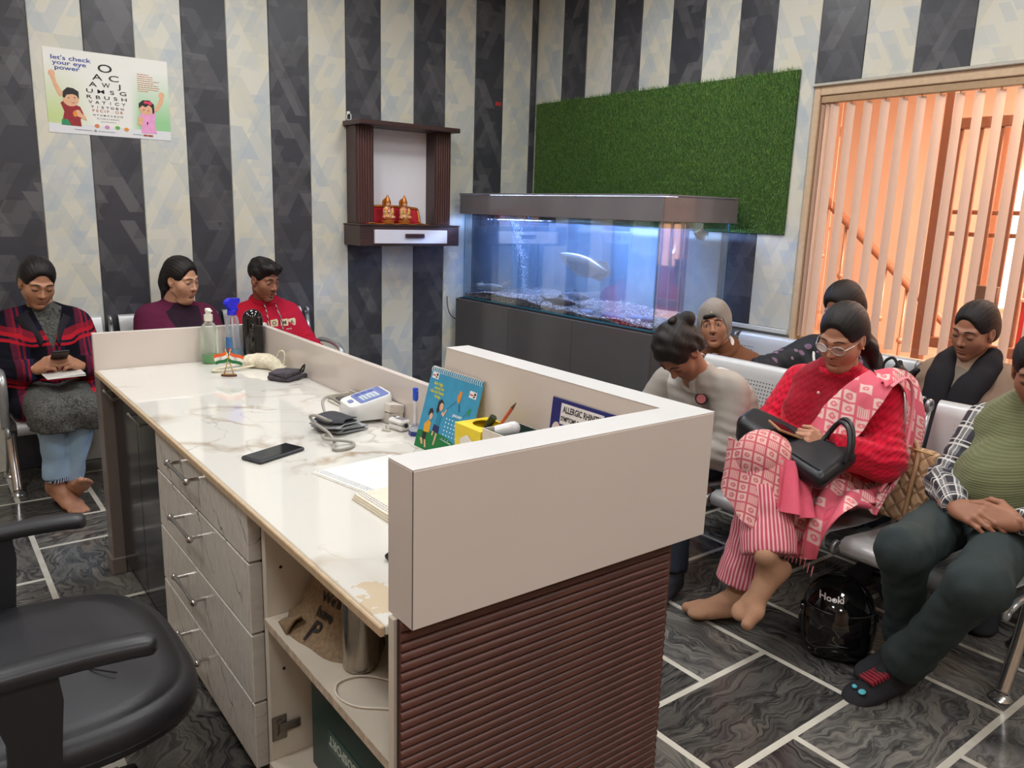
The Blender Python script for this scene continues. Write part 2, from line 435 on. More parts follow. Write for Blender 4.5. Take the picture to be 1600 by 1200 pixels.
mb = text_mb(MB(), 'P E C I F  .  O R', .0185, PT(.474, .286), 'CENTER', 1.25, bold=.0003); stuff(mb.build('red_chart_letters', M('ink_rust', (176, 92, 70), .6), po, keep=True, label='red row of small letters'))
mb = MB()
for i, tx in enumerate(("let's check", 'your eye', 'power')): text_mb(mb, tx, .030, PT(.055+.012*i, .868-.058*i), 'LEFT', 1.5, bold=.0004)
stuff(mb.build('heading', inkb, po, keep=True))
mb = MB()
for i, w_ in enumerate((.10, .13, .13, .19, .14, .18, .19, .18, .09)):
    x0 = .735*pw; z0 = (.80-.026*i)*ph
    kx = x0
    rr = random.Random(i)
    while kx < x0+w_*pw:
        L = rr.uniform(.006, .016); mb.box((kx, -.0012, z0), (min(kx+L, x0+w_*pw), 0, z0+.0032)); kx += L+.003
stuff(mb.build('small_print', inkr, po, keep=True))
def blob(cx, cz, pts):  # flat polygon
    return [((cx+a)*pw, (cz+b)*ph) for a, b in pts]
def flat(poly, d): return MB().prism(poly, -.0006-d*.0004, -.0002, 'y')
def ell(cx, cz, rx, rz, n=18, rot=0): return [((cx+rx*math.cos(2*PI*k/n)*math.cos(rot)-rz*math.sin(2*PI*k/n)*math.sin(rot))*pw, (cz*ph+(rx*math.cos(2*PI*k/n)*math.sin(rot)+rz*math.sin(2*PI*k/n)*math.cos(rot))*pw)) for k in range(n)]
skin_p = M('print_skin', (226, 176, 140), .6); hair_p = M('print_hair', (38, 34, 36), .6)
def printed(name, col, polys, d): 
    mb = MB()
    for q, p in enumerate(polys): mb.prism(p if sum(p[i][0]*p[(i+1) % len(p)][1]-p[(i+1) % len(p)][0]*p[i][1] for i in range(len(p))) > 0 else p[::-1], -.0006-d*.0006-q*.00012, -.0001, 'y')
    o = mb.build(name, col, po, keep=True)
    if len(polys) > 1: stuff(o)
P_ = lambda pts: [(u*pw, v*ph) for u, v in pts]
printed('printed_arm', skin_p, [P_([(.035, .70), (.075, .70), (.085, .60), (.135, .46), (.10, .43), (.065, .55)]), ell(.055, .70, .026, .028)], 1)
printed('printed_shirt', M('print_red', (150, 36, 44), .6), [P_([(.10, .10), (.255, .095), (.25, .18), (.285, .22), (.255, .33), (.20, .36), (.14, .40), (.105, .36), (.13, .26)])], 2)
printed('printed_trousers', M('print_green', (42, 140, 92), .6), [P_([(.10, .10), (.175, .10), (.15, .17), (.105, .165)])], 3)
printed('printed_face', skin_p, [ell(.185, .405, .062, .055), P_([(.22, .22), (.30, .17), (.29, .22), (.235, .29)]), ell(.235, .265, .022, .018)], 3)
printed('printed_hair', hair_p, [P_([(.125, .43), (.13, .50), (.165, .55), (.21, .545), (.25, .51), (.25, .42), (.235, .46), (.20, .475), (.155, .46), (.14, .42)])], 4)
printed('printed_eye', hair_p, [ell(.17, .425, .004, .005), ell(.215, .435, .004, .005), P_([(.19, .372), (.205, .366), (.22, .378), (.205, .372)])], 5)
printed('printed_badge', M('print_orange', (226, 140, 50), .6), [ell(.21, .24, .016, .026)], 5)
printed('printed_arm', skin_p, [P_([(.86, .36), (.895, .36), (.945, .47), (.955, .55), (.925, .55), (.905, .48)]), ell(.935, .565, .026, .03)], 1)
printed('printed_dress', M('print_pink', (232, 160, 205), .6), [P_([(.745, .075), (.88, .075), (.86, .20), (.875, .33), (.83, .36), (.76, .34), (.72, .25), (.75, .22)])], 2)
printed('printed_face', skin_p, [ell(.795, .375, .058, .05), ell(.745, .245, .026, .022), P_([(.71, .19), (.74, .16), (.77, .21), (.74, .24)])], 3)
printed('printed_hair', hair_p, [P_([(.735, .38), (.735, .44), (.77, .485), (.83, .49), (.865, .44), (.865, .34), (.85, .32), (.845, .40), (.82, .43), (.79, .40), (.765, .42)])], 4)
printed('printed_bow', M('print_bow', (214, 60, 96), .6), [ell(.795, .46, .018, .013), ell(.83, .455, .02, .016), ell(.812, .46, .008, .01)], 5)
printed('printed_eye', hair_p, [ell(.775, .365, .004, .005), ell(.815, .36, .004, .005), ell(.80, .20, .005, .014)], 5)
for (u, v, c) in ((.378, .115, (214, 130, 84)), (.46, .108, (206, 140, 190)), (.545, .112, (110, 176, 80)), (.618, .10, (226, 150, 60))):
    printed('printed_fruit', M('print_%d' % c[0], c, .6), [ell(u, v, .02, .016)], 2)
printed('printed_footer', M('print_grey', (150, 156, 170), .6), [P_([(.20, .052), (.34, .050), (.34, .056), (.20, .058)]), P_([(.385, .050), (.52, .048), (.52, .054), (.385, .056)]), ell(.363, .053, .010, .012), P_([(.67, .046), (.75, .044), (.75, .05), (.67, .052)])], 2)
printed('printed_logo', M('print_dkred', (170, 70, 60), .6), [P_([(.76, .034), (.795, .033), (.795, .055), (.76, .056)]), P_([(.80, .033), (.84, .032), (.84, .054), (.80, .055)])], 2)
# small red tape, hooks
tag(MB().box((3.60, 4.988, 2.255), (3.655, 4.9915, 2.283), .0008).build('red_tape', M('tape_red', (176, 52, 56), .5)), 'small red tape scrap on a dark wall stripe near the corner', 'tape')
tag(MB().tube([(2.40, 4.978, 2.075), (2.40, 4.978, 2.05), (2.415, 4.978, 2.045), (2.43, 4.978, 2.052), (2.43, 4.978, 2.082), (2.415, 4.978, 2.09)], .0035, 6, True).box((2.405, 4.977, 2.085), (2.425, 4.992, 2.10), .002).build('wall_hook', M('hook_white', (230, 230, 226), .3)), 'small white hook above the left end of the shrine shelf', 'hook')

# ---------------------------------------------------------------- wall shrine shelf (dark wood) with figurines
def wood(name, c0, c1, sc=(30, 30, 2.2), rough=.38):
    n = NT(name); f = n.noise(n.maps(n.coord(), sc=sc), 3.0, 6, .65, .5)
    n.set(color=n.ramp(f, [(.3, hexc(*c0)), (.7, hexc(*c1))]), rough=rough); return n.m
wd = wood('shrine_wood', (50, 34, 34), (74, 50, 48)); wdx = wood('shrine_wood_x', (50, 34, 34), (76, 52, 50), (2.2, 30, 30))
sh = thing('shrine_shelf', 'dark wood wall shrine shelf with fluted pillars and a white drawer', 'shelf', (2.76, 4.99, 1.24))
MB().box((2.375, 4.745, 2.008), (3.135, 4.99, 2.038), .003).build('top_board', wdx, sh)
MB().box((2.375, 4.75, 1.245), (3.14, 4.99, 1.378), .003).build('base_box', wdx, sh)
MB().box((2.37, 4.742, 1.378), (3.145, 4.99, 1.386), .002).build('ledge', M('shrine_ledge', (70, 52, 50), .35), sh)
MB().box((2.50, 4.972, 1.386), (3.03, 4.99, 2.008)).build('back_panel', M('shrine_white', (232, 231, 236), .4, vary=.01), sh, label='white back panel')
for x0 in (2.40, 3.0):
    MB().box((x0, 4.855, 1.386), (x0+.13, 4.99, 2.008), .002).build('pillar', wd, sh)
    for q in range(6):
        xx = x0+.012+q*.0185
        MB().prism([(xx+.0085-.008*math.cos(a), 4.857-.008*math.sin(a)) for a in [0, PI*.25, PI*.5, PI*.75, PI]][::1][::-1], 1.39, 2.005, 'z').build('flute', wood('flute_wood', (70, 42, 40), (92, 58, 54)) if 'flute_wood' not in bpy.data.materials else bpy.data.materials['flute_wood'], sh, smooth=True, angle=50)
dr = MB().box((2.475, 4.738, 1.262), (3.035, 4.752, 1.352), .002).build('drawer', M('drawer_white', (226, 226, 236), .3, vary=.01), sh, label='white drawer front')
MB().box((2.70, 4.722, 1.300), (2.845, 4.74, 1.327), .003).build('handle', wdx, dr)
th = thing('shrine_cloth', 'red cloth with gold border draped behind the two idols in the wall shrine', 'cloth', (2.69, 4.9, 1.386))
red_cl = M('shrine_red', (178, 20, 36), .75, vary=.15); gold = M('gold_trim', (190, 120, 50), .35, .6, vary=.3, nscale=200)
def seat_back(u, v): return (2.475+.44*u, 4.915+.035*v+.004*math.sin(u*30), 1.388+.115*v*(1-.12*abs(2*u-1)**3))
MB().grid(seat_back, 24, 4, thick=.008).build('back_cloth', red_cl, th, smooth=True)
mbg = MB().tube([seat_back(i/20, 1) for i in range(21)], .010, 6); mbg.tube([seat_back(0, i/5) for i in range(6)], .009, 6); mbg.tube([seat_back(1, i/5) for i in range(6)], .009, 6)
mbg.build('gold_border', gold, th, smooth=True)
MB().grid(lambda u, v: (2.46+.46*u, 4.80+.13*v, 1.3905+.003*math.sin(u*24)*math.sin(v*5)), 24, 5, thick=.003).build('base_cloth', red_cl, th, smooth=True)
MB().tube([(2.46+.46*i/24, 4.80, 1.390+.003*math.sin(i)) for i in range(25)], .0045, 5).build('gold_hem', gold, th, smooth=True)
n = NT('idol_paint'); f = n.noise(n.coord(), 95, 2, .5, 0, 'Color'); r_, g_, b_ = n.sep(f)
n.set(color=n.ramp(r_, [(.25, hexc(196, 40, 60)), (.42, hexc(214, 150, 60)), (.52, hexc(230, 214, 170)), (.6, hexc(180, 70, 130)), (.68, hexc(90, 50, 30)), (.8, hexc(216, 170, 80))], 'CONSTANT'), rough=.3, metal=.15)
idolm = n.m; iskin = M('idol_skin', (214, 150, 110), .4)
for q, (x0, lab) in enumerate(((2.63, 'left small painted idol with gold crown seated on red cloth in the shrine'), (2.757, 'right small painted idol with gold crown seated on red cloth in the shrine'))):
    t = thing('idol', lab, 'figurine', (x0, 4.85, 1.394), group='idols in the shrine')
    MB().lathe([(.0, 0), (.042, 0), (.044, .012), (.036, .02), (.03, .024)], (x0, 4.85, 1.394), 16).build('pedestal', gold, t, smooth=True, angle=40)
    mb = MB().ball((x0, 4.847, 1.435), (.04, .03, .024)).ball((x0, 4.855, 1.472), (.027, .02, .036)).ball((x0-.03, 4.84, 1.468), (.012, .012, .028)).ball((x0+.03, 4.84, 1.468), (.012, .012, .028))\
        .ball((x0-.028, 4.832, 1.432), (.02, .018, .014)).ball((x0+.028, 4.832, 1.432), (.02, .018, .014)).ball((x0, 4.835, 1.462), (.016, .012, .02))
    mb.build('robe', idolm, t, smooth=True)
    MB().ball((x0, 4.848, 1.517), (.016, .017, .02)).ball((x0, 4.831, 1.514), (.004, .005, .006)).build('face', iskin, t, smooth=True)
    MB().lathe([(.02, 0), (.021, .008), (.017, .02), (.012, .034), (.006, .046), (.002, .054)], (x0, 4.852, 1.526), 12).lathe([(.032, -.004), (.034, 0), (.032, .004)], (0, 0, 0), 16, M4=TR((x0, 4.866, 1.525), rx=PI/2)).build('crown', gold, t, smooth=True, angle=50)
    MB().tube([(x0+.026*math.cos(a), 4.828-.006*math.sin(a), 1.475+.03*math.sin(a)) for a in np.linspace(-PI, 0, 9)], .005, 6).build('garland', M('garland', (230, 190, 90), .6, vary=.4, nscale=300), t, smooth=True)

# ---------------------------------------------------------------- artificial grass mat on the right wall
ga = thing('grass_mat', 'green artificial grass mat hung on the striped wall above the aquarium', 'grass mat', (XB-.012, 3.8, 1.4))
gy0_, gy1_, gz0, gz1 = 2.69, 4.955, 1.415, 2.295
MB().box((XB-.022, gy0_, gz0), (XB-.0095, gy1_, gz1), .002).build('mat_backing', M('grass_back', (46, 74, 30), .9), ga)
rng = np.random.default_rng(4); N = 52000
by = rng.uniform(gy0_, gy1_, N); bz = rng.uniform(gz0, gz1+.004, N)
L = rng.uniform(.016, .032, N); ang = rng.normal(0, .5, N)+.15*np.sin(by*7); out = rng.uniform(.006, .016, N)
wv_ = rng.uniform(.0012, .0022, N); x0 = np.full(N, XB-.0215)
p0 = np.stack([x0, by-wv_, bz], 1); p1 = np.stack([x0, by+wv_, bz], 1)
p2 = np.stack([x0-out, by+L*np.sin(ang), bz+L*np.cos(ang)*rng.choice([1, .6, -.5], N, p=[.6, .25, .15])], 1)
vv = np.stack([p0, p1, p2], 1).reshape(-1, 3); ff = np.arange(3*N).reshape(-1, 3)
me = bpy.data.meshes.new('grass_blades'); me.from_pydata(vv.tolist(), [], ff.tolist())
n = NT('grass_blade'); g = n.new('ShaderNodeNewGeometry'); x, y, z = n.sep(n.coord())
big = n.noise(n.coord(), 3.0, 3); seam = n.math('GREATER_THAN', y, 4.705)
col = n.ramp(g.outputs['Random Per Island'], [(0, hexc(58, 98, 38)), (.5, hexc(104, 152, 70)), (1, hexc(146, 184, 106))])
col = n.mix(n.math('MULTIPLY', n.math('GREATER_THAN', n.math('FRACT', n.math('MULTIPLY', g.outputs['Random Per Island'], 57.3)), .93), .7), col, hexc(150, 150, 84))
col = n.mix(n.math('MULTIPLY', big, .3), col, hexc(54, 100, 36)); col = n.mix(n.math('MULTIPLY', seam, .35), col, hexc(116, 150, 84))
n.set(color=col, rough=.55, spec=.2)
me.materials.append(n.m); me.update(); stuff(link('grass_blades', me, ga))
mb = MB()
for q in ((2.70, 2.312), (2.655, 2.28), (2.668, 1.5)): mb.lathe([(.006, 0), (.006, .004), (.002, .006)], n=8, M4=TR((XB-.009, q[0], q[1]), ry=-PI/2))
# ================================================================== WINDOW WITH VERTICAL BLINDS, CORRIDOR BEHIND
frm = M('window_frame', (206, 178, 146), .5)
wi = struct(bpy.data.objects.new('window_1', None)); COL.objects.link(wi); wi.location = (XB+.07, 1.4, 1.5); ROOTM['window_1'] = Matrix.Translation((XB+.07, 1.4, 1.5))
def bar(lo, hi, nm='window_frame', m=frm): return MB().box(lo, hi, .004).build(nm, m, wi)
x0, x1 = XB-.004, XB+.13
bar((x0, WY1-.035, WZ0), (x1, WY1, WZ1)); bar((x0, WY0, WZ0), (x1, WY0+.035, WZ1))
bar((x0, WY0+.036, WZ1-.05), (x1, WY1-.036, WZ1)); bar((x0-.02, WY0+.036, WZ0-.03), (x1, WY1-.036, WZ0+.02))
bar((x0+.04, WY1-.075, WZ0+.021), (x1-.03, WY1-.036, WZ1-.051)); bar((x0+.06, WY1-.105, WZ0+.021), (x1-.05, WY1-.076, WZ1-.051))
bar((x0+.09, 1.28, WZ0+.021), (x1-.01, 1.33, WZ1-.051), 'mullion')
n = NT('window_glass'); lw = n.new('ShaderNodeFresnel'); lw.inputs[0].default_value = 1.45
tr = n.new('ShaderNodeBsdfTransparent'); tr.inputs[0].default_value = (.96, .97, .97, 1); gl = n.new('ShaderNodeBsdfGlossy'); gl.inputs['Roughness'].default_value = .02
mx = n.new('ShaderNodeMixShader'); n.link(n.math('MULTIPLY', lw.outputs[0], .8), mx.inputs[0]); n.link(tr.outputs[0], mx.inputs[1]); n.link(gl.outputs[0], mx.inputs[2]); n.link(mx.outputs[0], n.out.inputs[0])
thin_glass = n.m
MB().box((XB+.105, WY0+.04, WZ0+.03), (XB+.109, 1.275, WZ1-.055)).build('pane', thin_glass, wi)
MB().box((XB+.105, 1.335, WZ0+.03), (XB+.109, WY1-.11, WZ1-.055)).build('pane', thin_glass, wi)
bl = thing('vertical_blinds', 'peach vertical slat blinds hanging open across the window', 'blinds', (XB+.02, 1.4, 2.15))
MB().box((XB+.005, WY0+.05, WZ1-.088), (XB+.045, WY1-.04, WZ1-.052), .003).build('head_rail', M('blind_rail', (176, 146, 112), .5), bl)
n = NT('blind_fabric'); v = n.coord(); f = n.noise(n.maps(v, sc=(60, 60, 3)), 8, 2)
n.set(color=n.ramp(f, [(.3, hexc(236, 218, 202)), (.7, hexc(246, 230, 216))]), rough=.8)
tl = n.new('ShaderNodeBsdfTranslucent'); tl.inputs[0].default_value = (*hexc(250, 226, 206), 1)
mx = n.new('ShaderNodeMixShader'); mx.inputs[0].default_value = .38; n.link(n.b.outputs[0], mx.inputs[1]); n.link(tl.outputs[0], mx.inputs[2]); n.link(mx.outputs[0], n.out.inputs[0])
bf = n.m
ys = [2.487, 2.397, 2.303, 2.212, 2.121, 2.032, 1.942, 1.852, 1.764, 1.675, 1.587]
while ys[-1] > WY0+.12: ys.append(ys[-1]-.0895)
ys = [2.545, 2.52]+ys
me = None
for q, y in enumerate(ys):
    a = math.radians(38+5*math.sin(q*2.3)); w_ = .043
    if q < 2: a = math.radians(72)
    ca, sa = math.cos(a), math.sin(a)
    def fn(u, v): 
        s_ = (u-.5)*2*w_; c_ = .004*(1-(2*u-1)**2)
        return (XB+.024-s_*sa*.5+c_*ca, y+s_*ca*.5+c_*sa, .86+1.245*v)
    MB().grid(fn, 4, 3, thick=.0012).build('slat', bf, bl, smooth=True, angle=40)
    MB().tube([(XB+.024, y, 2.10), (XB+.024, y, 2.115)], .004, 6).build('slat_clip', M('clip', (200, 180, 160), .4), bl)
# ---- corridor behind: peach walls, staircase rail, folding metal gate, red notice board
cw = M('corridor_plaster', (240, 206, 178), .75, vary=.03, nscale=4)
CX0, CX1, CY0, CY1 = XB+.15, 6.6, -3.0, 5.2
struct(MB().box((CX1, CY0, -.12), (CX1+.1, CY1, 2.9)).build('wall_corridor', cw))
struct(MB().box((CX0, CY1, -.12), (CX1, CY1+.1, 2.9)).build('wall_corridor_end', cw))
struct(MB().box((CX0, CY0-.1, -.12), (CX1, CY0, 2.9)).build('wall_corridor_far', cw))
struct(MB().box((CX0+.001, CY0, -.12), (CX1, CY1, 0)).build('floor_corridor', M('corridor_floor', (170, 120, 92), .3)))
struct(MB().box((CX0, CY0, 2.9), (CX1, CY1, 3.0)).build('ceiling_corridor', cw))
# staircase rail
st = thing('stair_railing', 'wooden staircase handrail with balusters beyond the blinds', 'railing', (5.9, 2.9, 0))
rw = M('rail_wood', (176, 118, 86), .4)
A, B = Vector((5.9, 3.72, 1.72)), Vector((5.9, 2.28, .55))
MB().tube([A+(B-A)*t for t in np.linspace(0, 1, 8)], .034, 8).build('handrail', rw, st, smooth=True)
for q in range(8):
    p = A+(B-A)*(q+.5)/8; zb = max(0.0, p.z-1.0)
    mb = MB().tube([(p.x, p.y, zb), (p.x, p.y, p.z)], .012, 8); mb.ball((p.x, p.y, p.z-.42), .026, 10, 7); mb.build('baluster', M('baluster', (196, 150, 120), .35, .3), st, smooth=True)
for q in range(9):
    y1 = A.y-(A.y-B.y)*q/9+.12; z1 = A.z-(A.z-B.z)*q/9-.98
    if z1 > .02: MB().box((5.55, y1-.17, 0), (6.6, y1, z1), .006).build('step', M('stair_step', (206, 160, 128), .5), st)
# sliding metal gate
gt = thing('metal_gate', 'brown collapsible metal gate with thin vertical bars behind the blinds', 'gate', (4.75, 1.6, 0))
gm = M('gate_metal', (150, 98, 74), .45, .2)
MB().box((4.72, 2.205, 0), (4.79, 2.255, 2.6), .004).build('gate_post', gm, gt)
MB().box((4.72, .2, 2.02), (4.79, 2.2, 2.08), .004).build('top_rail', gm, gt); MB().box((4.72, .2, .80), (4.79, 2.2, .86), .004).build('bottom_rail', gm, gt)
for q in range(18):
    y = 2.16-q*.105
    MB().box((4.742, y-.011, .86), (4.762, y+.011, 2.02), .003).build('gate_bar', gm, gt)
for z in (1.44, 1.56):
    MB().box((4.764, .2, z), (4.776, 2.2, z+.025), .003).build('cross_bar', gm, gt)
lk = MB().box((4.70, 1.83, .98), (4.739, 1.99, 1.18), .005).build('lock_plate', M('lock', (120, 92, 78), .4, .5), gt)
MB().box((4.69, 1.90, 1.05), (4.701, 1.94, 1.09), .003).build('keyhole_plate', M('keyhole', (220, 210, 200), .3), lk)
# pale lit doorway and red board beyond the gate
n = NT('daylight_panel'); n.set(color=(.9, .85, .8), emit=(1.0, .90, .74), estr=2.6)
dw = struct(bpy.data.objects.new('door_1', None)); COL.objects.link(dw); dw.location = (6.55, 2.4, 0); ROOTM['door_1'] = Matrix.Translation((6.55, 2.4, 0))
MB().box((6.565, 2.40, .9), (6.585, 2.62, 1.9)).build('lit_pane', n.m, dw); MB().box((6.565, 1.7, .5), (6.585, 2.30, 2.2)).build('lit_pane', n.m, dw)
for y in (1.62, 2.305, 2.63): MB().box((6.55, y, 0), (6.60, y+.07, 2.3), .004).build('door_frame', rw, dw)
MB().box((6.55, 1.69, 2.2), (6.60, 2.63, 2.3), .004).build('door_frame', rw, dw)
rb = thing('red_board', 'red notice board low behind the gate at the right edge', 'board', (5.1, 1.75, .9))
MB().box((5.09, 1.2, .72), (5.11, 1.84, 1.08), .003).build('panel', M('board_red', (196, 40, 44), .5), rb)
MB().box((5.082, 1.19, 1.08), (5.115, 1.85, 1.10), .002).box((5.082, 1.84, .70), (5.115, 1.86, 1.08), .002).box((5.085, 1.55, .72), (5.089, 1.56, 1.08)).build('board_frame', M('board_fr', (220, 190, 160), .5), rb)
MB().tube([(5.1, 1.3, 0), (5.1, 1.3, .72)], .015, 8).tube([(5.1, 1.75, 0), (5.1, 1.75, .72)], .015, 8).build('board_legs', rw, rb)
# ================================================================== RECEPTION DESK
lam = M('white_laminate', (216, 206, 198), .16, vary=.015, nscale=5)
lam_lit_top = M('white_laminate_lit_top', (232, 230, 228), .2, vary=.02, nscale=5)  # same laminate as the sides; light from above put into its tone
lam_in = M('carcass_white', (214, 206, 192), .45, vary=.04, nscale=9)
edge = M('edge_beige', (196, 172, 140), .5, vary=.1)
n = NT('gold_vein_marble'); v = n.coord()
wq = n.noise(v, 2.2, 4, .6, .4, 'Color'); wm = n.new('ShaderNodeVectorMath', operation='MULTIPLY_ADD'); n.link(wq, wm.inputs[0]); wm.inputs[1].default_value = (.5, .5, .5); n.link(v, wm.inputs[2])
def vein(sc, seed, w_):
    f = n.noise(n.maps(wm.outputs[0], loc=(seed, seed*1.7, 0)), sc, 2, .45)
    return n.math('SUBTRACT', 1.0, n.math('MINIMUM', n.math('DIVIDE', n.math('ABSOLUTE', n.math('SUBTRACT', f, .5)), w_), 1.0))
v1 = n.math('POWER', vein(1.25, 3.1, .022), 1.2); v2 = n.math('POWER', vein(2.8, 9.4, .011), 1.5)
gate_ = n.ramp(n.noise(v, 1.7, 2), [(.43, (0, 0, 0)), (.55, (1, 1, 1))])
blot = n.noise(v, 14, 4)
col = n.mix(n.math('MULTIPLY', n.math('MULTIPLY', v1, gate_), n.math('MULTIPLY_ADD', blot, .9, .15)), hexc(224, 221, 213), hexc(150, 118, 74))
col = n.mix(n.math('MULTIPLY', n.math('MULTIPLY', v2, gate_), .7), col, hexc(170, 160, 146))
# worn, yellowed patch by the near front corner
x, y, z = n.sep(v)
d2 = n.math('ADD', n.math('POWER', n.math('SUBTRACT', x, .585), 2), n.math('MULTIPLY', n.math('POWER', n.math('SUBTRACT', y, 1.15), 2), .5))
stain = n.math('MULTIPLY', n.math('LESS_THAN', n.math('ADD', d2, n.math('MULTIPLY', n.math('SUBTRACT', n.noise(v, 26, 4), .5), .02)), .0016), .55)
col = n.mix(stain, col, hexc(205, 172, 118))
n.set(color=col, rough=.06, spec=.5, coat=.3); topm = n.m
def drawer_mat():
    n = NT('drawer_marble'); v = n.coord(); x, y, z = n.sep(v)
    w_ = n.noise(v, 7, 3, .6, .3)
    s_ = n.math('ADD', n.math('MULTIPLY_ADD', z, -1.05, n.math('MULTIPLY', y, 1.0)), n.math('MULTIPLY', w_, .22))
    line = n.math('ABSOLUTE', n.math('SUBTRACT', n.math('FRACT', n.math('MULTIPLY', s_, 4.2)), .5))
    vv = n.math('MULTIPLY', n.math('LESS_THAN', line, .018), n.ramp(n.noise(v, 9, 2), [(.45, (0, 0, 0)), (.6, (1, 1, 1))]))
    bl_ = n.noise(n.maps(v, rot=(.75, 0, 0), sc=(1, 14, 5)), 5, 5, .65)
    col = n.ramp(bl_, [(.35, hexc(222, 217, 208)), (.6, hexc(208, 203, 194)), (.72, hexc(172, 168, 160))])
    col = n.mix(n.math('MULTIPLY', vv, .7), col, hexc(70, 66, 64))
    n.set(color=col, rough=.25); return n.m
drm = drawer_mat()
chrome = M('chrome', (190, 188, 186), .18, 1.0, vary=.02)
black_gloss = M('black_gloss_laminate', (28, 30, 34), .14, vary=.05)
taupe = M('taupe_laminate', (120, 110, 104), .3, vary=.04)
dk = thing('reception_desk', 'white reception counter with marble top, drawers and ribbed dark wood front', 'desk', (.9, 2.2, 0))
ZT = .835
MB().box((.562, 1.046, ZT-.018), (1.214, 3.412, ZT), .002).build('countertop', topm, dk, label='white gold-veined marble worktop')
MB().box((.552, 1.046, ZT-.019), (.5615, 3.412, ZT-.0005), .002).build('edge_strip', edge, dk)
# far side panel, back panel
MB().box((.555, 3.413, ZT-.02), (1.25, 3.436, .982), .002).build('side_panel', lam, dk)
MB().box((.555, 3.335, 0), (1.25, 3.432, ZT-.021), .002).build('side_leg_panel', taupe, dk)
MB().box((.545, 3.325, 0), (.60, 3.434, .07), .003).build('plinth_block', taupe, dk)
MB().box((1.2145, 1.86, ZT-.10), (1.236, 3.412, .980), .002).build('back_panel', lam, dk)
MB().box((1.2145, 1.046, 0), (1.232, 3.412, ZT-.101), .002).build('modesty_panel', taupe, dk)
# raised parapet: long side with a slanted far end, near end
MB().prism([(.90, .865), (1.875, .865), (1.875, .98), (1.845, 1.12), (.97, 1.12), (.97, .865)][1:], 1.186, 1.258, 'x').build('long_parapet', lam, dk)
MB().box((1.184, .969, 1.1203), (1.259, 1.846, 1.1215), .0004).build('parapet_lit_top', lam_lit_top, dk)  # thin sheet that carries the lit tone of the parapet top
MB().box((.566, .968, .860), (1.2575, 1.046, 1.12), .002).build('near_parapet', lam, dk)
MB().box((.566, .969, 1.1203), (1.1835, 1.046, 1.1215), .0004).build('parapet_lit_top', lam_lit_top, dk)
MB().box((.5652, .9672, .86), (.5662, .9682, 1.12)).build('edge_line', M('edge_dark', (60, 52, 50), .6), dk)
MB().box((1.1845, 1.0465, ZT+.0005), (1.1865, 1.86, ZT+.012), .0005).build('back_joint', edge, dk)
# ribbed dark wood cladding: half-round slats on the near end and on the long outer side
ribm = wood('rib_wood', (60, 35, 30), (108, 66, 56), (2.0, 2.0, 40), .42)
pitch = .0176
for axis, (a, b, c) in (('x', (.564, 1.192, 1.004)), ('y', (1.006, 1.872, 1.1985))):
    prof = [(-pitch/2, 0)]+[(-pitch/2*math.cos(t), .0085*math.sin(t)) for t in np.linspace(.35, PI-.35, 6)]+[(pitch/2, 0)]
    me = None
    for q in range(48):
        z = .86-pitch*(q+.5)
        if me is None:
            mb = MB()
            if axis == 'x': mb.prism([(-p[1], p[0]) for p in prof][::-1], a, b, 'x')
            else: mb.prism([(p[1], p[0]) for p in prof][::-1], a, b, 'y')
            me = mb.build('slat', ribm, dk, smooth=True, angle=55, loc=((0, c, z) if axis == 'x' else (c, 0, z))).data
        else: link('slat', me, dk, ((0, c, z) if axis == 'x' else (c, 0, z)))
MB().box((.566, 1.0045, 0), (1.198, 1.016, .859)).build('near_end_board', M('rib_back', (60, 36, 34), .6), dk)
MB().box((1.186, 1.0455, 0), (1.1982, 1.86, .859)).build('outer_board', bpy.data.materials['rib_back'], dk)
MB().box((.560, 1.0165, 0), (.599, 1.034, .8595), .001).build('end_post', lam_in, dk, label='chipped white end panel edge')
# dark two-door cabinet
MB().box((.62, 2.56, .0), (1.2, 3.33, ZT-.021)).build('dark_carcass', M('dark_carcass', (40, 40, 43), .5), dk)
for y0, y1, hy in ((2.565, 2.945, 2.80), (2.95, 3.33, 3.21)):
    d = MB().box((.597, y0, .06), (.619, y1, ZT-.03), .002).build('cabinet_door', black_gloss, dk)
    mb = MB()
    P = [(.562, hy-.085+.17*t, .775) for t in np.linspace(0, 1, 9)]
    mb.tube(P, [.0055-.0022*math.sin(PI*t)+.002*(abs(t-.5) > .45) for t in np.linspace(0, 1, 9)], 8)
    for s_ in (-.075, .075): mb.tube([(.562, hy+s_, .775), (.598, hy+s_, .775)], .004, 8)
    mb.build('handle', chrome, d, smooth=True, angle=40)
# four-drawer unit (fronts stand proud of the carcass)
MB().box((.60, 1.70, .10), (1.2, 2.545, ZT-.021)).build('drawer_carcass', M('carcass_dark', (52, 48, 46), .6), dk)
zs = [.818, .676, .492, .308, .125]
for q in range(4):
    d = MB().box((.567, 1.722, zs[q+1]+.003), (.599, 2.548, zs[q]-.003), .0018).build('drawer', drm, dk)
    hy, hz = 2.18, (zs[q]+zs[q+1])/2+.028
    mb = MB(); T = np.linspace(0, 1, 13)
    mb.tube([(.533, hy-.098+.196*t, hz) for t in T], [.0085-.0042*math.sin(PI*min(1, max(0, t)))**.6 for t in T], 10)
    for s_ in (-.085, .085):
        mb.tube([(.533, hy+s_, hz), (.568, hy+s_, hz)], .005, 8); mb.ball((.533, hy+s_*1.12, hz), .0098, 10, 7)
    mb.build('handle', chrome, d, smooth=True, angle=40)
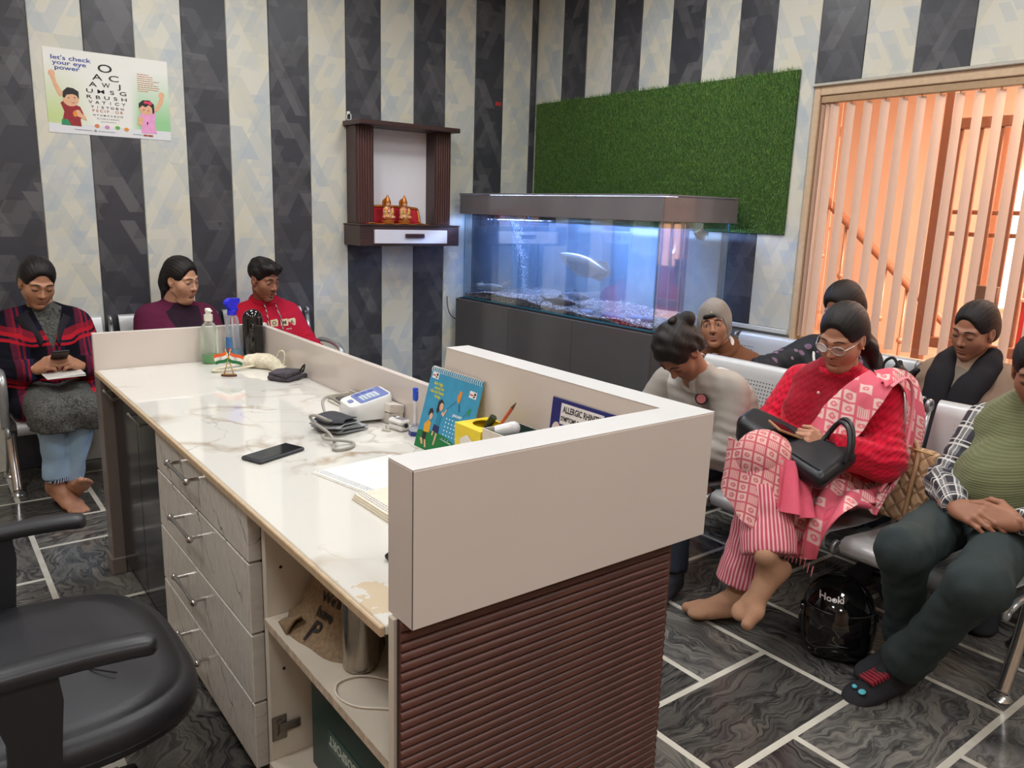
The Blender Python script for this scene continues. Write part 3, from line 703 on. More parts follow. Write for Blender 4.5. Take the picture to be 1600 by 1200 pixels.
# open cabinet
MB().box((.585, 1.66, .06), (1.2, 1.682, ZT-.021), .001).build('divider_panel', lam_in, dk)
MB().box((.60, 1.0345, .06), (1.185, 1.0445, ZT-.021), .001).build('inner_end_panel', lam_in, dk)
MB().box((1.17, 1.045, .06), (1.184, 1.659, ZT-.021), .001).build('cabinet_back', lam_in, dk)
shm = M('shelf_white', (206, 196, 180), .4, vary=.06, nscale=7)
MB().box((.578, 1.045, .545), (1.169, 1.659, .563), .001).build('shelf', shm, dk)
MB().box((.578, 1.045, .165), (1.169, 1.659, .183), .001).build('shelf', shm, dk)
for z in (.5445, .1645): MB().box((.5765, 1.045, z), (.578, 1.659, z+.019)).build('shelf_edging', M('edging_worn', (194, 178, 158), .6, vary=.25, nscale=45), dk)
hg = MB().box((.585, 1.6555, .235), (.622, 1.6595, .30), .003).lathe([(.006, 0), (.006, .003)], (0, 0, 0), 10, M4=TR((.603, 1.6555, .285), rx=PI/2)).lathe([(.006, 0), (.006, .003)], n=10, M4=TR((.603, 1.6555, .25), rx=PI/2)).box((.60, 1.650, .255), (.655, 1.6557, .28), .003).build('hinge', M('hinge_steel', (130, 122, 112), .35, .9), dk)
for (x, z) in ((.62, .68), (.62, .42), (.72, .42), (.80, .70)):
    MB().lathe([(.004, 0), (.004, .001)], n=8, M4=TR((x, 1.6595, z), rx=PI/2)).build('shelf_pin_hole', M('pin_hole', (40, 36, 32), .8), dk)
# ================================================================== THINGS ON AND IN THE DESK
def clear_mat(name, rgb, op=.18, rough=.05):
    n = NT(name); f = n.new('ShaderNodeFresnel'); f.inputs[0].default_value = 1.45
    tr = n.new('ShaderNodeBsdfTransparent'); tr.inputs[0].default_value = (*hexc(*rgb), 1)
    n.set(color=hexc(*rgb), rough=rough)
    mx = n.new('ShaderNodeMixShader'); n.link(n.math('ADD', op, f.outputs[0]), mx.inputs[0]); n.link(tr.outputs[0], mx.inputs[1]); n.link(n.b.outputs[0], mx.inputs[2]); n.link(mx.outputs[0], n.out.inputs[0])
    return n.m
clear = clear_mat('clear_plastic', (246, 250, 245), .10); clearb = clear_mat('clear_blueish', (244, 247, 252), .10)
def liquid(name, rgb):
    n = NT(name); n.set(color=hexc(*rgb), rough=.1, trans=.25, ior=1.33); return n.m
# sanitiser bottle
t = thing('sanitiser_bottle', 'clear pump bottle with white cap and a little green liquid by the low partition', 'bottle', (.985, 3.365, ZT))
MB().lathe([(.03, 0), (.034, .004), (.0345, .05), (.0335, .10), (.0345, .135), (.030, .155), (.018, .170), (.0145, .176), (.0145, .182)], (.985, 3.365, ZT+.0008), 24).build('bottle_body', clear, t, smooth=True, angle=60)
MB().lathe([(.0295, .002), (.0325, .006), (.0325, .034), (.030, .036)], (.985, 3.365, ZT+.001), 24).build('green_liquid', liquid('green_liquid', (110, 226, 110)), t, smooth=True, angle=60, label='green liquid in the bottom')
MB().lathe([(.0165, .178), (.0175, .180), (.0175, .204), (.011, .207), (.010, .214), (.0125, .218), (.0125, .228), (.008, .231)], (.985, 3.365, ZT), 20).box((.975, 3.335, ZT+.217), (.995, 3.362, ZT+.226), .003).build('pump_cap', M('cap_white', (232, 232, 220), .35), t, smooth=True, angle=40)
def lab_sheet(cx, cy, r, a0, a1, z0, z1): return lambda u, v: (cx+r*math.cos(a0+(a1-a0)*u), cy+r*math.sin(a0+(a1-a0)*u), z0+(z1-z0)*v)
MB().grid(lab_sheet(.985, 3.365, .0352, -1.0, -.25, ZT+.045, ZT+.14), 6, 1, thick=-.0004).build('label', M('pale_label', (206, 214, 196), .5), t)
text_mb(MB(), 'ALOE', .016, TR((.985+.0368*math.cos(-.62), 3.365+.0368*math.sin(-.62), ZT+.06), ry=-PI/2, rz=-.62+PI) @ TR((0, 0, 0), rz=0), 'LEFT', 1.0) if False else None
# spray bottle
t = thing('spray_bottle', 'clear spray bottle with blue trigger head and blue liquid beside the black device', 'bottle', (1.085, 3.372, ZT))
MB().lathe([(.030, 0), (.033, .004), (.033, .06), (.028, .10), (.0265, .13), (.0275, .16), (.024, .185), (.015, .198), (.0135, .204)], (1.085, 3.372, ZT+.0008), 24).build('bottle_body', clearb, t, smooth=True, angle=60)
MB().lathe([(.029, .002), (.0315, .006), (.0315, .045), (.029, .047)], (1.085, 3.372, ZT+.001), 24).build('blue_liquid', liquid('blue_liquid', (70, 190, 226)), t, smooth=True, angle=60, label='blue liquid in the bottom')
bb = M('trigger_blue', (40, 44, 214), .3)
mb = MB().lathe([(.018, .197), (.019, .200), (.019, .215), (.016, .218)], (1.085, 3.372, ZT), 18)
mb.prism([(-.034, .246), (-.012, .218), (.014, .218), (.018, .236), (.034, .250), (.034, .266), (-.012, .268), (-.030, .256)], -.013, .013, 'y', M4=TR((1.085, 3.372, ZT), rz=.35))
mb.prism([(.016, .238), (.024, .236), (.030, .214), (.024, .212)], -.006, .006, 'y', M4=TR((1.085, 3.372, ZT), rz=.35))
mb.build('trigger_head', bb, t, smooth=True, angle=30)
MB().tube([(1.085, 3.372, ZT+.19), (1.087, 3.374, ZT+.10), (1.095, 3.38, ZT+.012)], .003, 6).build('dip_tube', M('dip_tube', (225, 228, 235), .4), t)
MB().grid(lab_sheet(1.085, 3.372, .0338, -2.9, -2.0, ZT+.03, ZT+.105), 6, 1, thick=-.0004).build('label', M('spray_label', (64, 120, 180), .45), t)
MB().grid(lab_sheet(1.085, 3.372, .0345, -2.6, -2.2, ZT+.045, ZT+.06), 4, 1, thick=-.0004).build('label_patch', M('label_red', (190, 70, 70), .45), t)
# black capsule-shaped device
t = thing('black_device', 'glossy black capsule shaped device standing in the counter corner', 'speaker', (1.165, 3.352, ZT))
mb = MB(); prof = []
for q in range(9): a = PI/2*q/8; prof.append((.0425*math.sin(a)*.98+.0005, .0425-.0425*math.cos(a)))
for q in range(9): a = PI/2*q/8; prof.append((.0425*math.cos(a)*.98+.0005, .182+.0425*math.sin(a)))
pm = M('piano_black', (18, 18, 20), .08, vary=.01, coat=.5)
mb.lathe([(r_*1.03, z*.98) for r_, z in prof], (1.165, 3.352, ZT), 32, sx=1.0, sy=.72).build('shell', pm, t, smooth=True)
e = MB().lathe([(.013, 0), (.014, .003), (.010, .006), (.006, .004)], n=18, M4=TR((1.154, 3.3225, ZT+.145), rx=PI/2, rz=-.25)).build('lens_ring', M('lens_black', (8, 8, 9), .05), t, smooth=True, angle=30)
MB().ball((1.153, 3.318, ZT+.145), .004, 10, 6).build('lens', M('lens_glass', (60, 62, 70), .03), e, smooth=True)
# crossed Indian table flags
t = thing('flag_stand', 'wooden desk stand with two crossed Indian flags on gold poles', 'flag', (.965, 3.065, ZT))
wdm = M('flag_base', (168, 128, 76), .4)
fz = TR((.965, 3.065, ZT), rz=-.62)
MB().lathe([(.030, 0), (.031, .003), (.030, .0075), (.028, .008)], n=24, sx=1.0, sy=.42, M4=fz).build('base', M('flag_base_dark', (84, 58, 38), .4), t, smooth=True, angle=40)
MB().lathe([(.0285, .0082), (.028, .0095)], n=24, sx=1.0, sy=.4, M4=fz).build('base_top', wdm, t)
goldp = M('flag_gold', (212, 176, 96), .25, .8)
for s_, nm in ((-1, 'left'), (1, 'right')):
    b0_, b1_ = Vector((s_*.018, 0, .009)), Vector((-s_*.011, s_*.004, .105))
    pl = MB().tube([fz @ b0_, fz @ b1_], .0022, 8).ball(tuple(fz @ b1_), .0035, 8, 6).build('pole', goldp, t, smooth=True)
    d = (b1_-b0_).normalized(); up = d
    top = b0_+(b1_-b0_)*.93
    for q, cc in enumerate(((232, 98, 40), (238, 236, 228), (28, 118, 62))):
        def ff(u, v, q=q):
            p = top-up*(.0128*(q+1-v)*1.0)+Vector((-s_*.052*u, -.004*math.sin(u*5), -.020*u-.002*math.sin(u*6)))
            return tuple(fz @ p)
        MB().grid(ff, 8, 2, thick=.0006).build('flag_band', M('flag_%d' % cc[0], cc, .6), pl)
    wc = top-up*.0192+Vector((-s_*.026, -.0055, -.0105))
    MB().tube([tuple(fz @ (wc+Vector((.0042*math.cos(a), 0, .0042*math.sin(a))))) for a in np.linspace(0, 2*PI, 17)[:-1]], .0006, 4, True).build('wheel_emblem', M('wheel_blue', (50, 60, 130), .6), pl)
# cream cloth bag lying by the back panel
n = NT('cream_cotton'); f = n.noise(n.coord(), 90, 4); n.set(color=n.ramp(f, [(.3, hexc(196, 186, 160)), (.7, hexc(222, 214, 190))]), rough=.85); n.bump(f, .25, .004); cream = n.m
def lump(cx, cy, cz, rx, ry, rz, rot=0, seed=0, amp=.16, nu=28, nv=18):
    mb = MB().ball((0, 0, 0), (1, 1, 1), nu, nv); R = random.Random(seed); ks = [(Vector((R.gauss(0, 1), R.gauss(0, 1), R.gauss(0, 1)))*2.2, R.uniform(0, 6)) for _ in range(6)]
    M4 = TR((cx, cy, cz), rz=rot); out = []
    for p in mb.v:
        p = Vector(p); p = p*(1+amp*sum(math.sin(k_.dot(p)+ph_) for k_, ph_ in ks)/6)
        q = M4 @ Vector((p.x*rx, p.y*ry, p.z*rz)); q.z = max(q.z, ZT+.0012); out.append(tuple(q))
    mb.v = out; return mb
# smartphone on the counter
def phone(name, label, loc, rz, L=.158, w_=.075, th=.0095, rot=None, case=(46, 48, 54)):
    t = thing(name, label, 'phone', loc, rz, rot=rot)
    MB().box((-w_/2, -L/2, 0), (w_/2, L/2, th), .0032).build('phone_body', M('phone_case_%d' % case[0], case, .45), t, keep=True)
    MB().box((-w_/2+.004, -L/2+.004, th-.0005), (w_/2-.004, L/2-.004, th+.0006), .0004).build('screen', M('phone_screen', (14, 15, 18), .06), t, keep=True)
    MB().lathe([(.0022, th+.0006), (.0022, th+.0009)], (0, L/2-.012, 0), 10).build('front_camera', M('phone_cam', (4, 4, 6), .05), t, keep=True)
    MB().box((-.005, -L/2-.0006, th*.3), (.005, -L/2+.001, th*.6), .0006).build('port', M('phone_cam', (4, 4, 6), .05), t, keep=True)
    return t
phone('smartphone', 'dark smartphone lying face up on the marble counter', (.742, 2.010, ZT+.0008), math.radians(-68))
# blood pressure monitor on its cuff
bpw = M('bp_white', (228, 228, 226), .3, vary=.01)
Mb = TR((1.125, 2.225, ZT+.012), rz=math.radians(-8), sc=1.08)
t = thing('blood_pressure_monitor', 'white digital blood pressure monitor with blue face beside a grey cuff', 'medical monitor', (1.125, 2.24, ZT))
prof = [(-.062, 0), (.062, 0), (.066, .06), (.050, .068), (-.055, .036), (-.066, .030)]   # (x, z)
def rr(w_, d_, r_, k=5):
    pts = []
    for cx, cy, a0 in ((w_-r_, d_-r_, 0), (-w_+r_, d_-r_, PI/2), (-w_+r_, -d_+r_, PI), (w_-r_, -d_+r_, 1.5*PI)):
        for q in range(k+1): a = a0+PI/2*q/k; pts.append((cx+r_*math.cos(a), cy+r_*math.sin(a)))
    return pts
def slope(x): return .040+.26*(x+.066)
mb = MB(); lay = [(.93, 0, False), (1, .008, False), (1, 1, True), (.95, 1.10, True)]
vs = []; base = rr(.066, .062, .024); nb = len(base)
for sc, z, top in lay:
    for (x, y) in base: vs.append((x*sc, y*sc, (slope(x*sc)-.006 if z == 1 else slope(x*sc)) if top else z))
fs = [tuple(range(nb-1, -1, -1)), tuple(range(3*nb, 4*nb))]
for l in range(3):
    for q in range(nb): q2 = (q+1) % nb; fs.append((l*nb+q, l*nb+q2, (l+1)*nb+q2, (l+1)*nb+q))
mb.add([tuple(Mb @ Vector(p)) for p in vs], fs); mb.build('monitor_case', bpw, t, smooth=True, angle=40)
def on_face(x0, x1, y0, y1, h=.0012, r_=.006):
    cx, cy = (x0+x1)/2, (y0+y1)/2; pts = [(cx+a, cy+b) for a, b in rr((x1-x0)/2, (y1-y0)/2, r_, 3)]
    n_ = len(pts); vs = [tuple(Mb @ Vector((x, y, slope(x)-.001))) for x, y in pts]+[tuple(Mb @ Vector((x, y, slope(x)+h))) for x, y in pts]
    return MB().add(vs, [tuple(range(n_, 2*n_))]+[(q, (q+1) % n_, n_+(q+1) % n_, n_+q) for q in range(n_)])
fp = on_face(-.030, .056, -.052, .052, .0012, .008).build('blue_face', M('bp_blue', (110, 124, 184), .3), t)
on_face(-.018, .034, -.034, .016, .0018, .002).build('display', M('bp_lcd', (196, 208, 222), .12), fp)
for q in range(3): on_face(-.020+.02*q, -.006+.02*q, .024, .046, .0018, .004).build('button', M('bp_btn', (84, 98, 166), .3), fp)
on_face(-.052, -.038, -.014, .014, .0018, .006).build('start_button', M('bp_btn2', (120, 130, 180), .3), t)
mb = MB()
for q in range(4): 
    for k in range(3+q % 2): p = Mb @ Vector((-.010+.011*q, -.028+.011*k, slope(-.010+.011*q)+.0022)); mb.box((p.x-.0012, p.y-.0035, p.z), (p.x+.0012, p.y+.0035, p.z+.0003))
stuff(mb.build('display_digits', M('lcd_digits', (70, 84, 110), .4), fp))
# cuff + tube
cf = M('cuff_grey', (150, 154, 158), .5, vary=.08); cd = M('cuff_dark', (48, 48, 54), .7)
t = thing('pressure_cuff', 'grey folded blood pressure cuff with a coiled air tube', 'cuff', (1.0, 2.12, ZT))
def fold(z0, dx, L, w_, a):
    def fn(u, v):
        s_ = u*2-1; r_ = .011
        x = -.055+ (abs(s_))*L; zz = z0+(r_ if s_ > 0 else -r_*.5)*min(1, abs(s_)*4)+.004*math.sin(v*5+u*4)
        p = Vector((x+dx, (v-.5)*w_, max(zz, .0015))); return tuple(TR((1.03, 2.16, ZT), rz=a) @ p)
    return fn
MB().grid(fold(.008, -.035, .12, .125, .25), 24, 8, thick=.0028).build('cuff_fold', cf, t, smooth=True)
MB().grid(fold(.024, -.05, .10, .115, .42), 24, 8, thick=.0028).build('cuff_fold', cf, t, smooth=True)
MB().grid(fold(.038, -.04, .075, .10, .5), 24, 8, thick=.0028).build('cuff_lining', cd, t, smooth=True)
pts = [(1.065, 2.27, .045), (1.02, 2.27, .075), (.985, 2.235, .072), (.972, 2.19, .05), (.965, 2.13, .038), (.94, 2.10, .05), (.915, 2.12, .062), (.905, 2.145, .055), (.91, 2.12, .04), (.925, 2.06, .022), (.915, 2.0, .008), (.895, 1.965, .006), (.905, 1.945, .006), (.945, 1.955, .006), (.965, 1.985, .006), (.95, 2.0, .010), (.915, 2.0, .018), (.895, 2.02, .02), (.905, 2.06, .018), (.93, 2.075, .012)]
def catmull(P, k=5):
    P = [Vector(p) for p in P]; out = []
    for i in range(len(P)-1):
        a, b, c, d = P[max(i-1, 0)], P[i], P[i+1], P[min(i+2, len(P)-1)]
        for q in range(k):
            s_ = q/k; out.append(.5*((2*b)+(c-a)*s_+(2*a-5*b+4*c-d)*s_*s_+(3*b-a-3*c+d)*s_**3))
    return out+[P[-1]]
MB().tube(catmull([(p[0], p[1], ZT+p[2]) for p in pts]), .0045, 8).build('air_tube', M('tube_grey', (158, 154, 146), .45), t, smooth=True)
# strip pack and black cable behind the monitor
t = thing('medicine_box', 'flat open grey box behind the blood pressure monitor against the partition', 'box', (1.185, 2.40, ZT))
MB().box((1.12, 2.315, ZT+.0005), (1.205, 2.50, ZT+.006), .001).box((1.2, 2.315, ZT+.006), (1.205, 2.50, ZT+.034), .001).box((1.12, 2.496, ZT+.006), (1.2, 2.50, ZT+.024), .001).build('box_tray', M('carton_grey', (200, 194, 180), .6), t)
MB().box((1.14, 2.33, ZT+.0065), (1.195, 2.48, ZT+.018), .002).build('blister_pack', M('blister', (96, 92, 96), .3, .5), t)
MB().tube([(1.195+.012*math.sin(a*2), 2.27+.045*math.cos(a), ZT+.040+.035*math.sin(a)) for a in np.linspace(0, PI, 14)], .005, 7).build('black_cable_loop', M('cable_black', (20, 20, 22), .5), t)
# pulse oximeter and small carton
t = thing('pulse_oximeter', 'small white finger pulse oximeter beside the blue pen stand', 'oximeter', (1.155, 2.055, ZT))
ox = M('oxi_white', (226, 224, 220), .3)
mb = MB(); 
Mo = TR((1.155, 2.06, ZT+.0005), rz=math.radians(12))
mb.box((-.020, -.033, 0), (.020, .033, .017), .006, M4=Mo); mb.build('lower_jaw', ox, t, smooth=True, angle=35)
mb = MB().box((-.020, -.033, .0185), (.020, .033, .036), .007, M4=Mo); u = mb.build('upper_jaw', ox, t, smooth=True, angle=35)
MB().box((-.012, -.026, .0358), (.012, .006, .0368), .0004, M4=Mo).build('display', M('oxi_screen', (120, 124, 130), .1), u)
MB().ball((0, .02, .036), (.006, .006, .0015), 10, 5, M4=Mo).build('button', M('oxi_btn', (60, 70, 90), .3), u)
MB().ball((0, 0, 0), (.008, .003, .0075), 12, 7, M4=Mo @ TR((0, -.0325, .018))).build('finger_hole', M('oxi_hole', (40, 38, 40), .7), t)
MB().tube(catmull([(1.13, 2.09, ZT+.006), (1.115, 2.08, ZT+.014), (1.11, 2.065, ZT+.005), (1.12, 2.05, ZT+.004), (1.105, 2.075, ZT+.004), (1.125, 2.085, ZT+.004)]), .0025, 6).build('lanyard', M('lanyard', (200, 194, 180), .7), t, smooth=True)
t = thing('small_carton', 'little white carton tipped on edge behind the oximeter', 'box', (1.185, 2.15, ZT))
MB().box((-.028, -.04, 0), (.028, .04, .026), .001, M4=TR((1.178, 2.165, ZT+.034), ry=.18, rz=.1)).build('carton', M('carton_white', (222, 214, 204), .5), t)
MB().box((-.026, -.038, 0), (.026, .038, .034), .001, M4=TR((1.180, 2.165, ZT+.0005), rz=.05)).build('carton_base', M('carton_side', (206, 198, 190), .5), t)
# pen stand: blue foot, white sleeve, blue pen
t = thing('pen_stand', 'desk pen with blue cap standing upright in a clear stand with blue foot', 'pen stand', (1.168, 1.985, ZT))
MB().prism([(1.168+.021*math.cos(PI/3*q+.3), 1.985+.021*math.sin(PI/3*q+.3)) for q in range(6)], ZT+.0005, ZT+.013, 'z').build('foot', M('foot_blue', (36, 56, 140), .25), t)
MB().lathe([(.0195, .0135), (.018, .02), (.009, .034), (.007, .036)], (1.168, 1.985, ZT), 6).build('clear_dome', clearb, t)
MB().lathe([(.006, .03), (.0062, .05), (.0055, .075), (.0055, .105)], (1.168, 1.985, ZT), 12).build('sleeve', M('sleeve_white', (226, 226, 230), .3), t, smooth=True, angle=40)
MB().lathe([(.0055, .105), (.0085, .110), (.0085, .140), (.0075, .144)], (1.168, 1.985, ZT), 12).build('cap', M('pen_blue', (40, 84, 214), .3), t, smooth=True, angle=40)
MB().box((1.165, 1.974, ZT+.112), (1.171, 1.9765, ZT+.138), .001).build('clip', M('pen_blue', (40, 84, 214), .3), t)
t = thing('clear_bag', 'small clear plastic packet lying behind the pen stand', 'packet', (1.172, 1.945, ZT))
lump(1.168, 1.938, ZT+.014, .014, .026, .016, .2, 12, .2).build('packet', clear_mat('packet_film', (226, 214, 214), .35, .2), t, smooth=True)
# ---- tent calendar: face tilted, spiral on top
A_ = Vector((1.112, 1.895, ZT+.0006)); Bn = Vector((1.118, 1.665, ZT+.0006))   # foot line of the face
ex = (Bn-A_).normalized(); Wc = .245; Hc = .232
nrm = Vector((-1, 0, 0)); nrm = (nrm-ex*nrm.dot(ex)).normalized()          # towards the clerk side
tilt = math.radians(15.5)
ez = Vector((0, 0, 1))*math.cos(tilt)-nrm*math.sin(tilt)
def CF(u, v, d=0.0):
    p = A_+ex*(u*Wc)+ez*(v*Hc)+nrm*d; return tuple(p)
t = thing('tent_calendar', 'blue and green tent desk calendar with kite flying cartoon children', 'calendar', tuple(A_))
def cal_poly(pts, d, name, m_, mb=None, par=None):
    n_ = len(pts); own = mb is None; mb = mb or MB()
    vs = [CF(u, v, d-.0004) for u, v in pts]+[CF(u, v, d) for u, v in pts]
    fs = [tuple(range(n_, 2*n_)), tuple(range(n_-1, -1, -1))]+[(q, (q+1) % n_, n_+(q+1) % n_, n_+q) for q in range(n_)]
    mb.add(vs, fs)
    return mb.build(name, m_, par or t) if own else mb
def cel(cx, cy, rx, ry, k=14): return [(cx+rx*math.cos(2*PI*q/k), cy+ry*math.sin(2*PI*q/k)) for q in range(k)]
board = M('calendar_board', (214, 206, 186), .6)
R90 = [(0, 0), (1, 0), (1, 1), (0, 1)]
pg = cal_poly(R90, 0.0008, 'page', M('calendar_blue', (62, 150, 190), .35))
cal_poly([(0, 0), (1, 0), (1, .10), (.85, .17), (.6, .235), (.38, .255), (.18, .235), (0, .20)], .0014, 'printed_hill', M('calendar_green', (22, 118, 62), .4), par=pg)
cal_poly([(0, 0), (1, 0), (1, 1), (0, 1)], -.0015, 'front_board', board)
back = MB(); top = A_+ez*Hc
def CB(u, v, d):   # rear leaf of the tent
    b0c = A_+ex*(u*Wc)-nrm*.070; tp = A_+ex*(u*Wc)+ez*Hc-nrm*.004
    return tuple(b0c+(tp-b0c)*v+nrm*d)
vs = [CB(u, v, d) for d in (0, .0025) for u, v in R90]
MB().add(vs, [(3, 2, 1, 0), (4, 5, 6, 7), (0, 1, 5, 4), (1, 2, 6, 5), (2, 3, 7, 6), (3, 0, 4, 7)]).build('rear_board', board, t)
wire = M('spiral_white', (232, 232, 226), .35)
for q in range(26):
    u = .02+.96*q/25; c0 = Vector(CF(u, 1.0, -.002))
    pts_ = [tuple(c0+ez*(.008*math.cos(a)-.006)+nrm*(.007*math.sin(a))) for a in np.linspace(0, 2*PI, 11)[:-1]]
    MB().tube(pts_, .0011, 4, True).build('spiral_ring', wire, t)
for q, (u, v) in enumerate(((.035, .87), (.80, .78))):
    lg = cal_poly([(u, v), (u+.13, v-.005), (u+.13, v+.075), (u, v+.08)], .0014, 'printed_logo', M('logo_white', (232, 230, 230), .4), par=pg)
    cal_poly([(u+.01, v+.03), (u+.07, v+.028), (u+.07, v+.042), (u+.01, v+.044)], .0018, 'logo_mark', M('logo_red', (190, 50, 60), .4), par=pg)
    cal_poly(cel(u+.10, v+.05, .018, .016), .0018, 'logo_mark', M('ink_black', (28, 27, 30), .6), par=pg)
    cal_poly(cel(u+.09, v+.018, .016, .01), .0018, 'logo_mark', M('ink_black', (28, 27, 30), .6), par=pg)
MC = Matrix((( ex.x, ez.x, nrm.x, 0), (ex.y, ez.y, nrm.y, 0), (ex.z, ez.z, nrm.z, 0), (0, 0, 0, 1)))
def cal_text(body, size, u, v, m_, nm, al='CENTER', sx=1.0, bold=.0003):
    p = CF(u, v, .0014); M4 = Matrix.Translation(p) @ MC
    mb = text_mb(MB(), body, size, M4, al, sx, .0002, bold); stuff(mb.build(nm, m_, pg))
yl = M('calendar_yellow', (206, 206, 70), .5)
for q, tx in enumerate(('Aim high,', 'enjoy the', 'ride and keep', 'flying.')): cal_text(tx, .0125, .20+.03*(q % 2), .80-.05*q, yl, 'slogan')
wt = M('calendar_white', (220, 232, 240), .5)
cal_text('JANUARY', .010, .68, .505, wt, 'month_name')
mb = MB()
for r_ in range(6):
    for c_ in range(7):
        if r_ == 5 and c_ > 2: continue
        u, v = .50+.058*c_, .455-.048*r_; cal_poly(cel(u, v, .011, .0095, 7), .0014, '', None, mb)
stuff(mb.build('date_grid', wt, pg))
cal_poly([(.46, .195), (.68, .18), (.68, .19), (.46, .205)], .0014, 'date_note', wt, par=pg)
sk = M('print_skin', (226, 176, 140), .6); hr = M('print_hair', (38, 34, 36), .6)
# girl flying a kite
cal_poly([(.27, .50), (.28, .62), (.33, .655), (.385, .62), (.375, .55), (.33, .52), (.31, .47)], .0016, 'printed_hair', hr, par=pg)
cal_poly(cel(.355, .565, .036, .05), .0020, 'printed_face', sk, par=pg)
cal_poly([(.31, .50), (.385, .50), (.40, .42), (.385, .34), (.31, .36)], .0016, 'printed_shirt', M('print_teal', (40, 130, 160), .6), par=pg)
cal_poly([(.29, .34), (.40, .33), (.41, .245), (.28, .26)], .0016, 'printed_skirt', M('print_navy', (34, 40, 92), .6), par=pg)
cal_poly([(.385, .48), (.43, .46), (.47, .55), (.455, .56), (.425, .50), (.39, .515)], .0020, 'printed_arm', sk, par=pg)
cal_poly([(.36, .245), (.39, .245), (.375, .10), (.35, .095)], .0020, 'printed_leg', sk, par=pg); cal_poly([(.29, .255), (.32, .255), (.31, .20), (.285, .2)], .0020, 'printed_leg', sk, par=pg)
# boy crouching
cal_poly([(.135, .42), (.145, .50), (.19, .515), (.225, .48), (.215, .42)], .0016, 'printed_hair', hr, par=pg)
cal_poly(cel(.20, .415, .032, .042), .0020, 'printed_face', sk, par=pg)
cal_poly([(.10, .30), (.17, .37), (.225, .34), (.23, .22), (.12, .20)], .0016, 'printed_shirt', M('print_amber', (222, 164, 40), .6), par=pg)
cal_poly([(.11, .21), (.19, .21), (.185, .12), (.12, .12)], .0020, 'printed_shorts', hr, par=pg)
cal_poly([(.17, .12), (.20, .12), (.235, .035), (.205, .03)], .0022, 'printed_leg', sk, par=pg); cal_poly([(.08, .12), (.125, .13), (.16, .06), (.135, .05)], .0022, 'printed_leg', sk, par=pg)
cal_poly([(.60, .74), (.635, .82), (.675, .81), (.665, .70), (.63, .665)], .0016, 'printed_kite', M('print_orange', (226, 140, 50), .6), par=pg)
cal_poly([(.66, .66), (.672, .66), (.70, .575), (.69, .57)], .0016, 'printed_tail', M('print_navy', (34, 40, 92), .6), par=pg)
cal_poly([(.82, .60), (.86, .66), (.90, .65), (.87, .57)], .0016, 'printed_kite', M('print_green', (42, 140, 92), .6), par=pg)
cal_poly([(.455, .555), (.458, .562), (.625, .705), (.622, .697)], .0012, 'printed_string', hr, par=pg)
cal_poly([(.78, .535), (.785, .545), (.835, .60), (.83, .588)], .0012, 'printed_string', hr, par=pg)
# yellow pen box with pens, dark green card box
t = thing('pen_box', 'yellow cardboard pen holder with round opening beside the calendar', 'pen holder', (1.10, 1.537, ZT))
ylw = M('card_yellow', (232, 206, 30), .45, vary=.03)
mb = MB(); ZP = ZT+.052; bx = (1.050, 1.482, 1.148, 1.592); zt = ZP+.094
mb.box((bx[0], bx[1], ZT+.0006), (bx[0]+.003, bx[3], zt)); mb.box((bx[2]-.003, bx[1], ZT+.0006), (bx[2], bx[3], zt)); mb.box((bx[0]+.003, bx[1], ZT+.0006), (bx[2]-.003, bx[1]+.003, zt)); mb.box((bx[0]+.003, bx[3]-.003, ZT+.0006), (bx[2]-.003, bx[3], zt)); mb.box((bx[0]+.003, bx[1]+.003, ZT+.0006), (bx[2]-.003, bx[3]-.003, ZT+.003))
mb.build('box_walls', ylw, t)
k = 24; cx, cy = (bx[0]+bx[2])/2+.01, (bx[1]+bx[3])/2; vs = []; fs = []
for q in range(k):
    a = 2*PI*q/k; c_, s_ = math.cos(a), math.sin(a); m_ = max(abs(c_), abs(s_))
    ox_, oy_ = (bx[0]+bx[2])/2+c_/m_*(bx[2]-bx[0])/2, (bx[1]+bx[3])/2+s_/m_*(bx[3]-bx[1])/2
    vs += [(ox_, oy_, zt), (cx+.034*c_, cy+.040*s_, zt), (ox_, oy_, zt+.002), (cx+.034*c_, cy+.040*s_, zt+.002)]
for q in range(k):
    a, b = 4*q, 4*((q+1) % k); fs += [(a+2, b+2, b+3, a+3), (a, a+1, b+1, b), (a+1, a+3, b+3, b+1), (a, b, b+2, a+2)]
MB().add(vs, fs).build('box_lid', ylw, t)
pp = [(bx[0]-.0006, bx[3]-.02-.07*(.5+.5*math.cos(2*PI*q/12)*(.85+.15*(q % 2))), ZP+.045+.032*math.sin(2*PI*q/12)*(.85+.15*(q % 2))) for q in range(12)]
MB().add(pp, [tuple(range(12))]).add([(p[0]-.0003, p[1], p[2]) for p in pp], [tuple(range(11, -1, -1))]).build('printed_splash', M('card_white', (232, 228, 222), .5), t)
t = thing('marker_pen', 'thick dark green marker leaning in the yellow pen holder', 'pen', (1.10, 1.517, ZP+.02))
MB().tube([(1.085, 1.572, ZP+.006), (1.105, 1.522, ZP+.10)], .0085, 12).build('barrel', M('marker_green', (60, 74, 52), .35), t, smooth=True, angle=40)
MB().tube([(1.105, 1.522, ZP+.1005), (1.1095, 1.511, ZP+.120)], .0092, 12).build('cap', M('marker_cap', (44, 56, 40), .35), t, smooth=True, angle=40)
t = thing('orange_pencil', 'orange red pencil sticking out behind the yellow pen holder', 'pencil', (1.12, 1.517, ZP+.02))
MB().tube([(1.118, 1.577, ZP+.006), (1.128, 1.462, ZP+.150)], .0042, 6).build('shaft', M('pencil_orange', (206, 96, 62), .4), t)
MB().tube([(1.128, 1.462, ZP+.1505), (1.1295, 1.449, ZP+.166)], [.0042, .0008], 6).build('tip', M('pencil_tip', (110, 60, 44), .5), t)
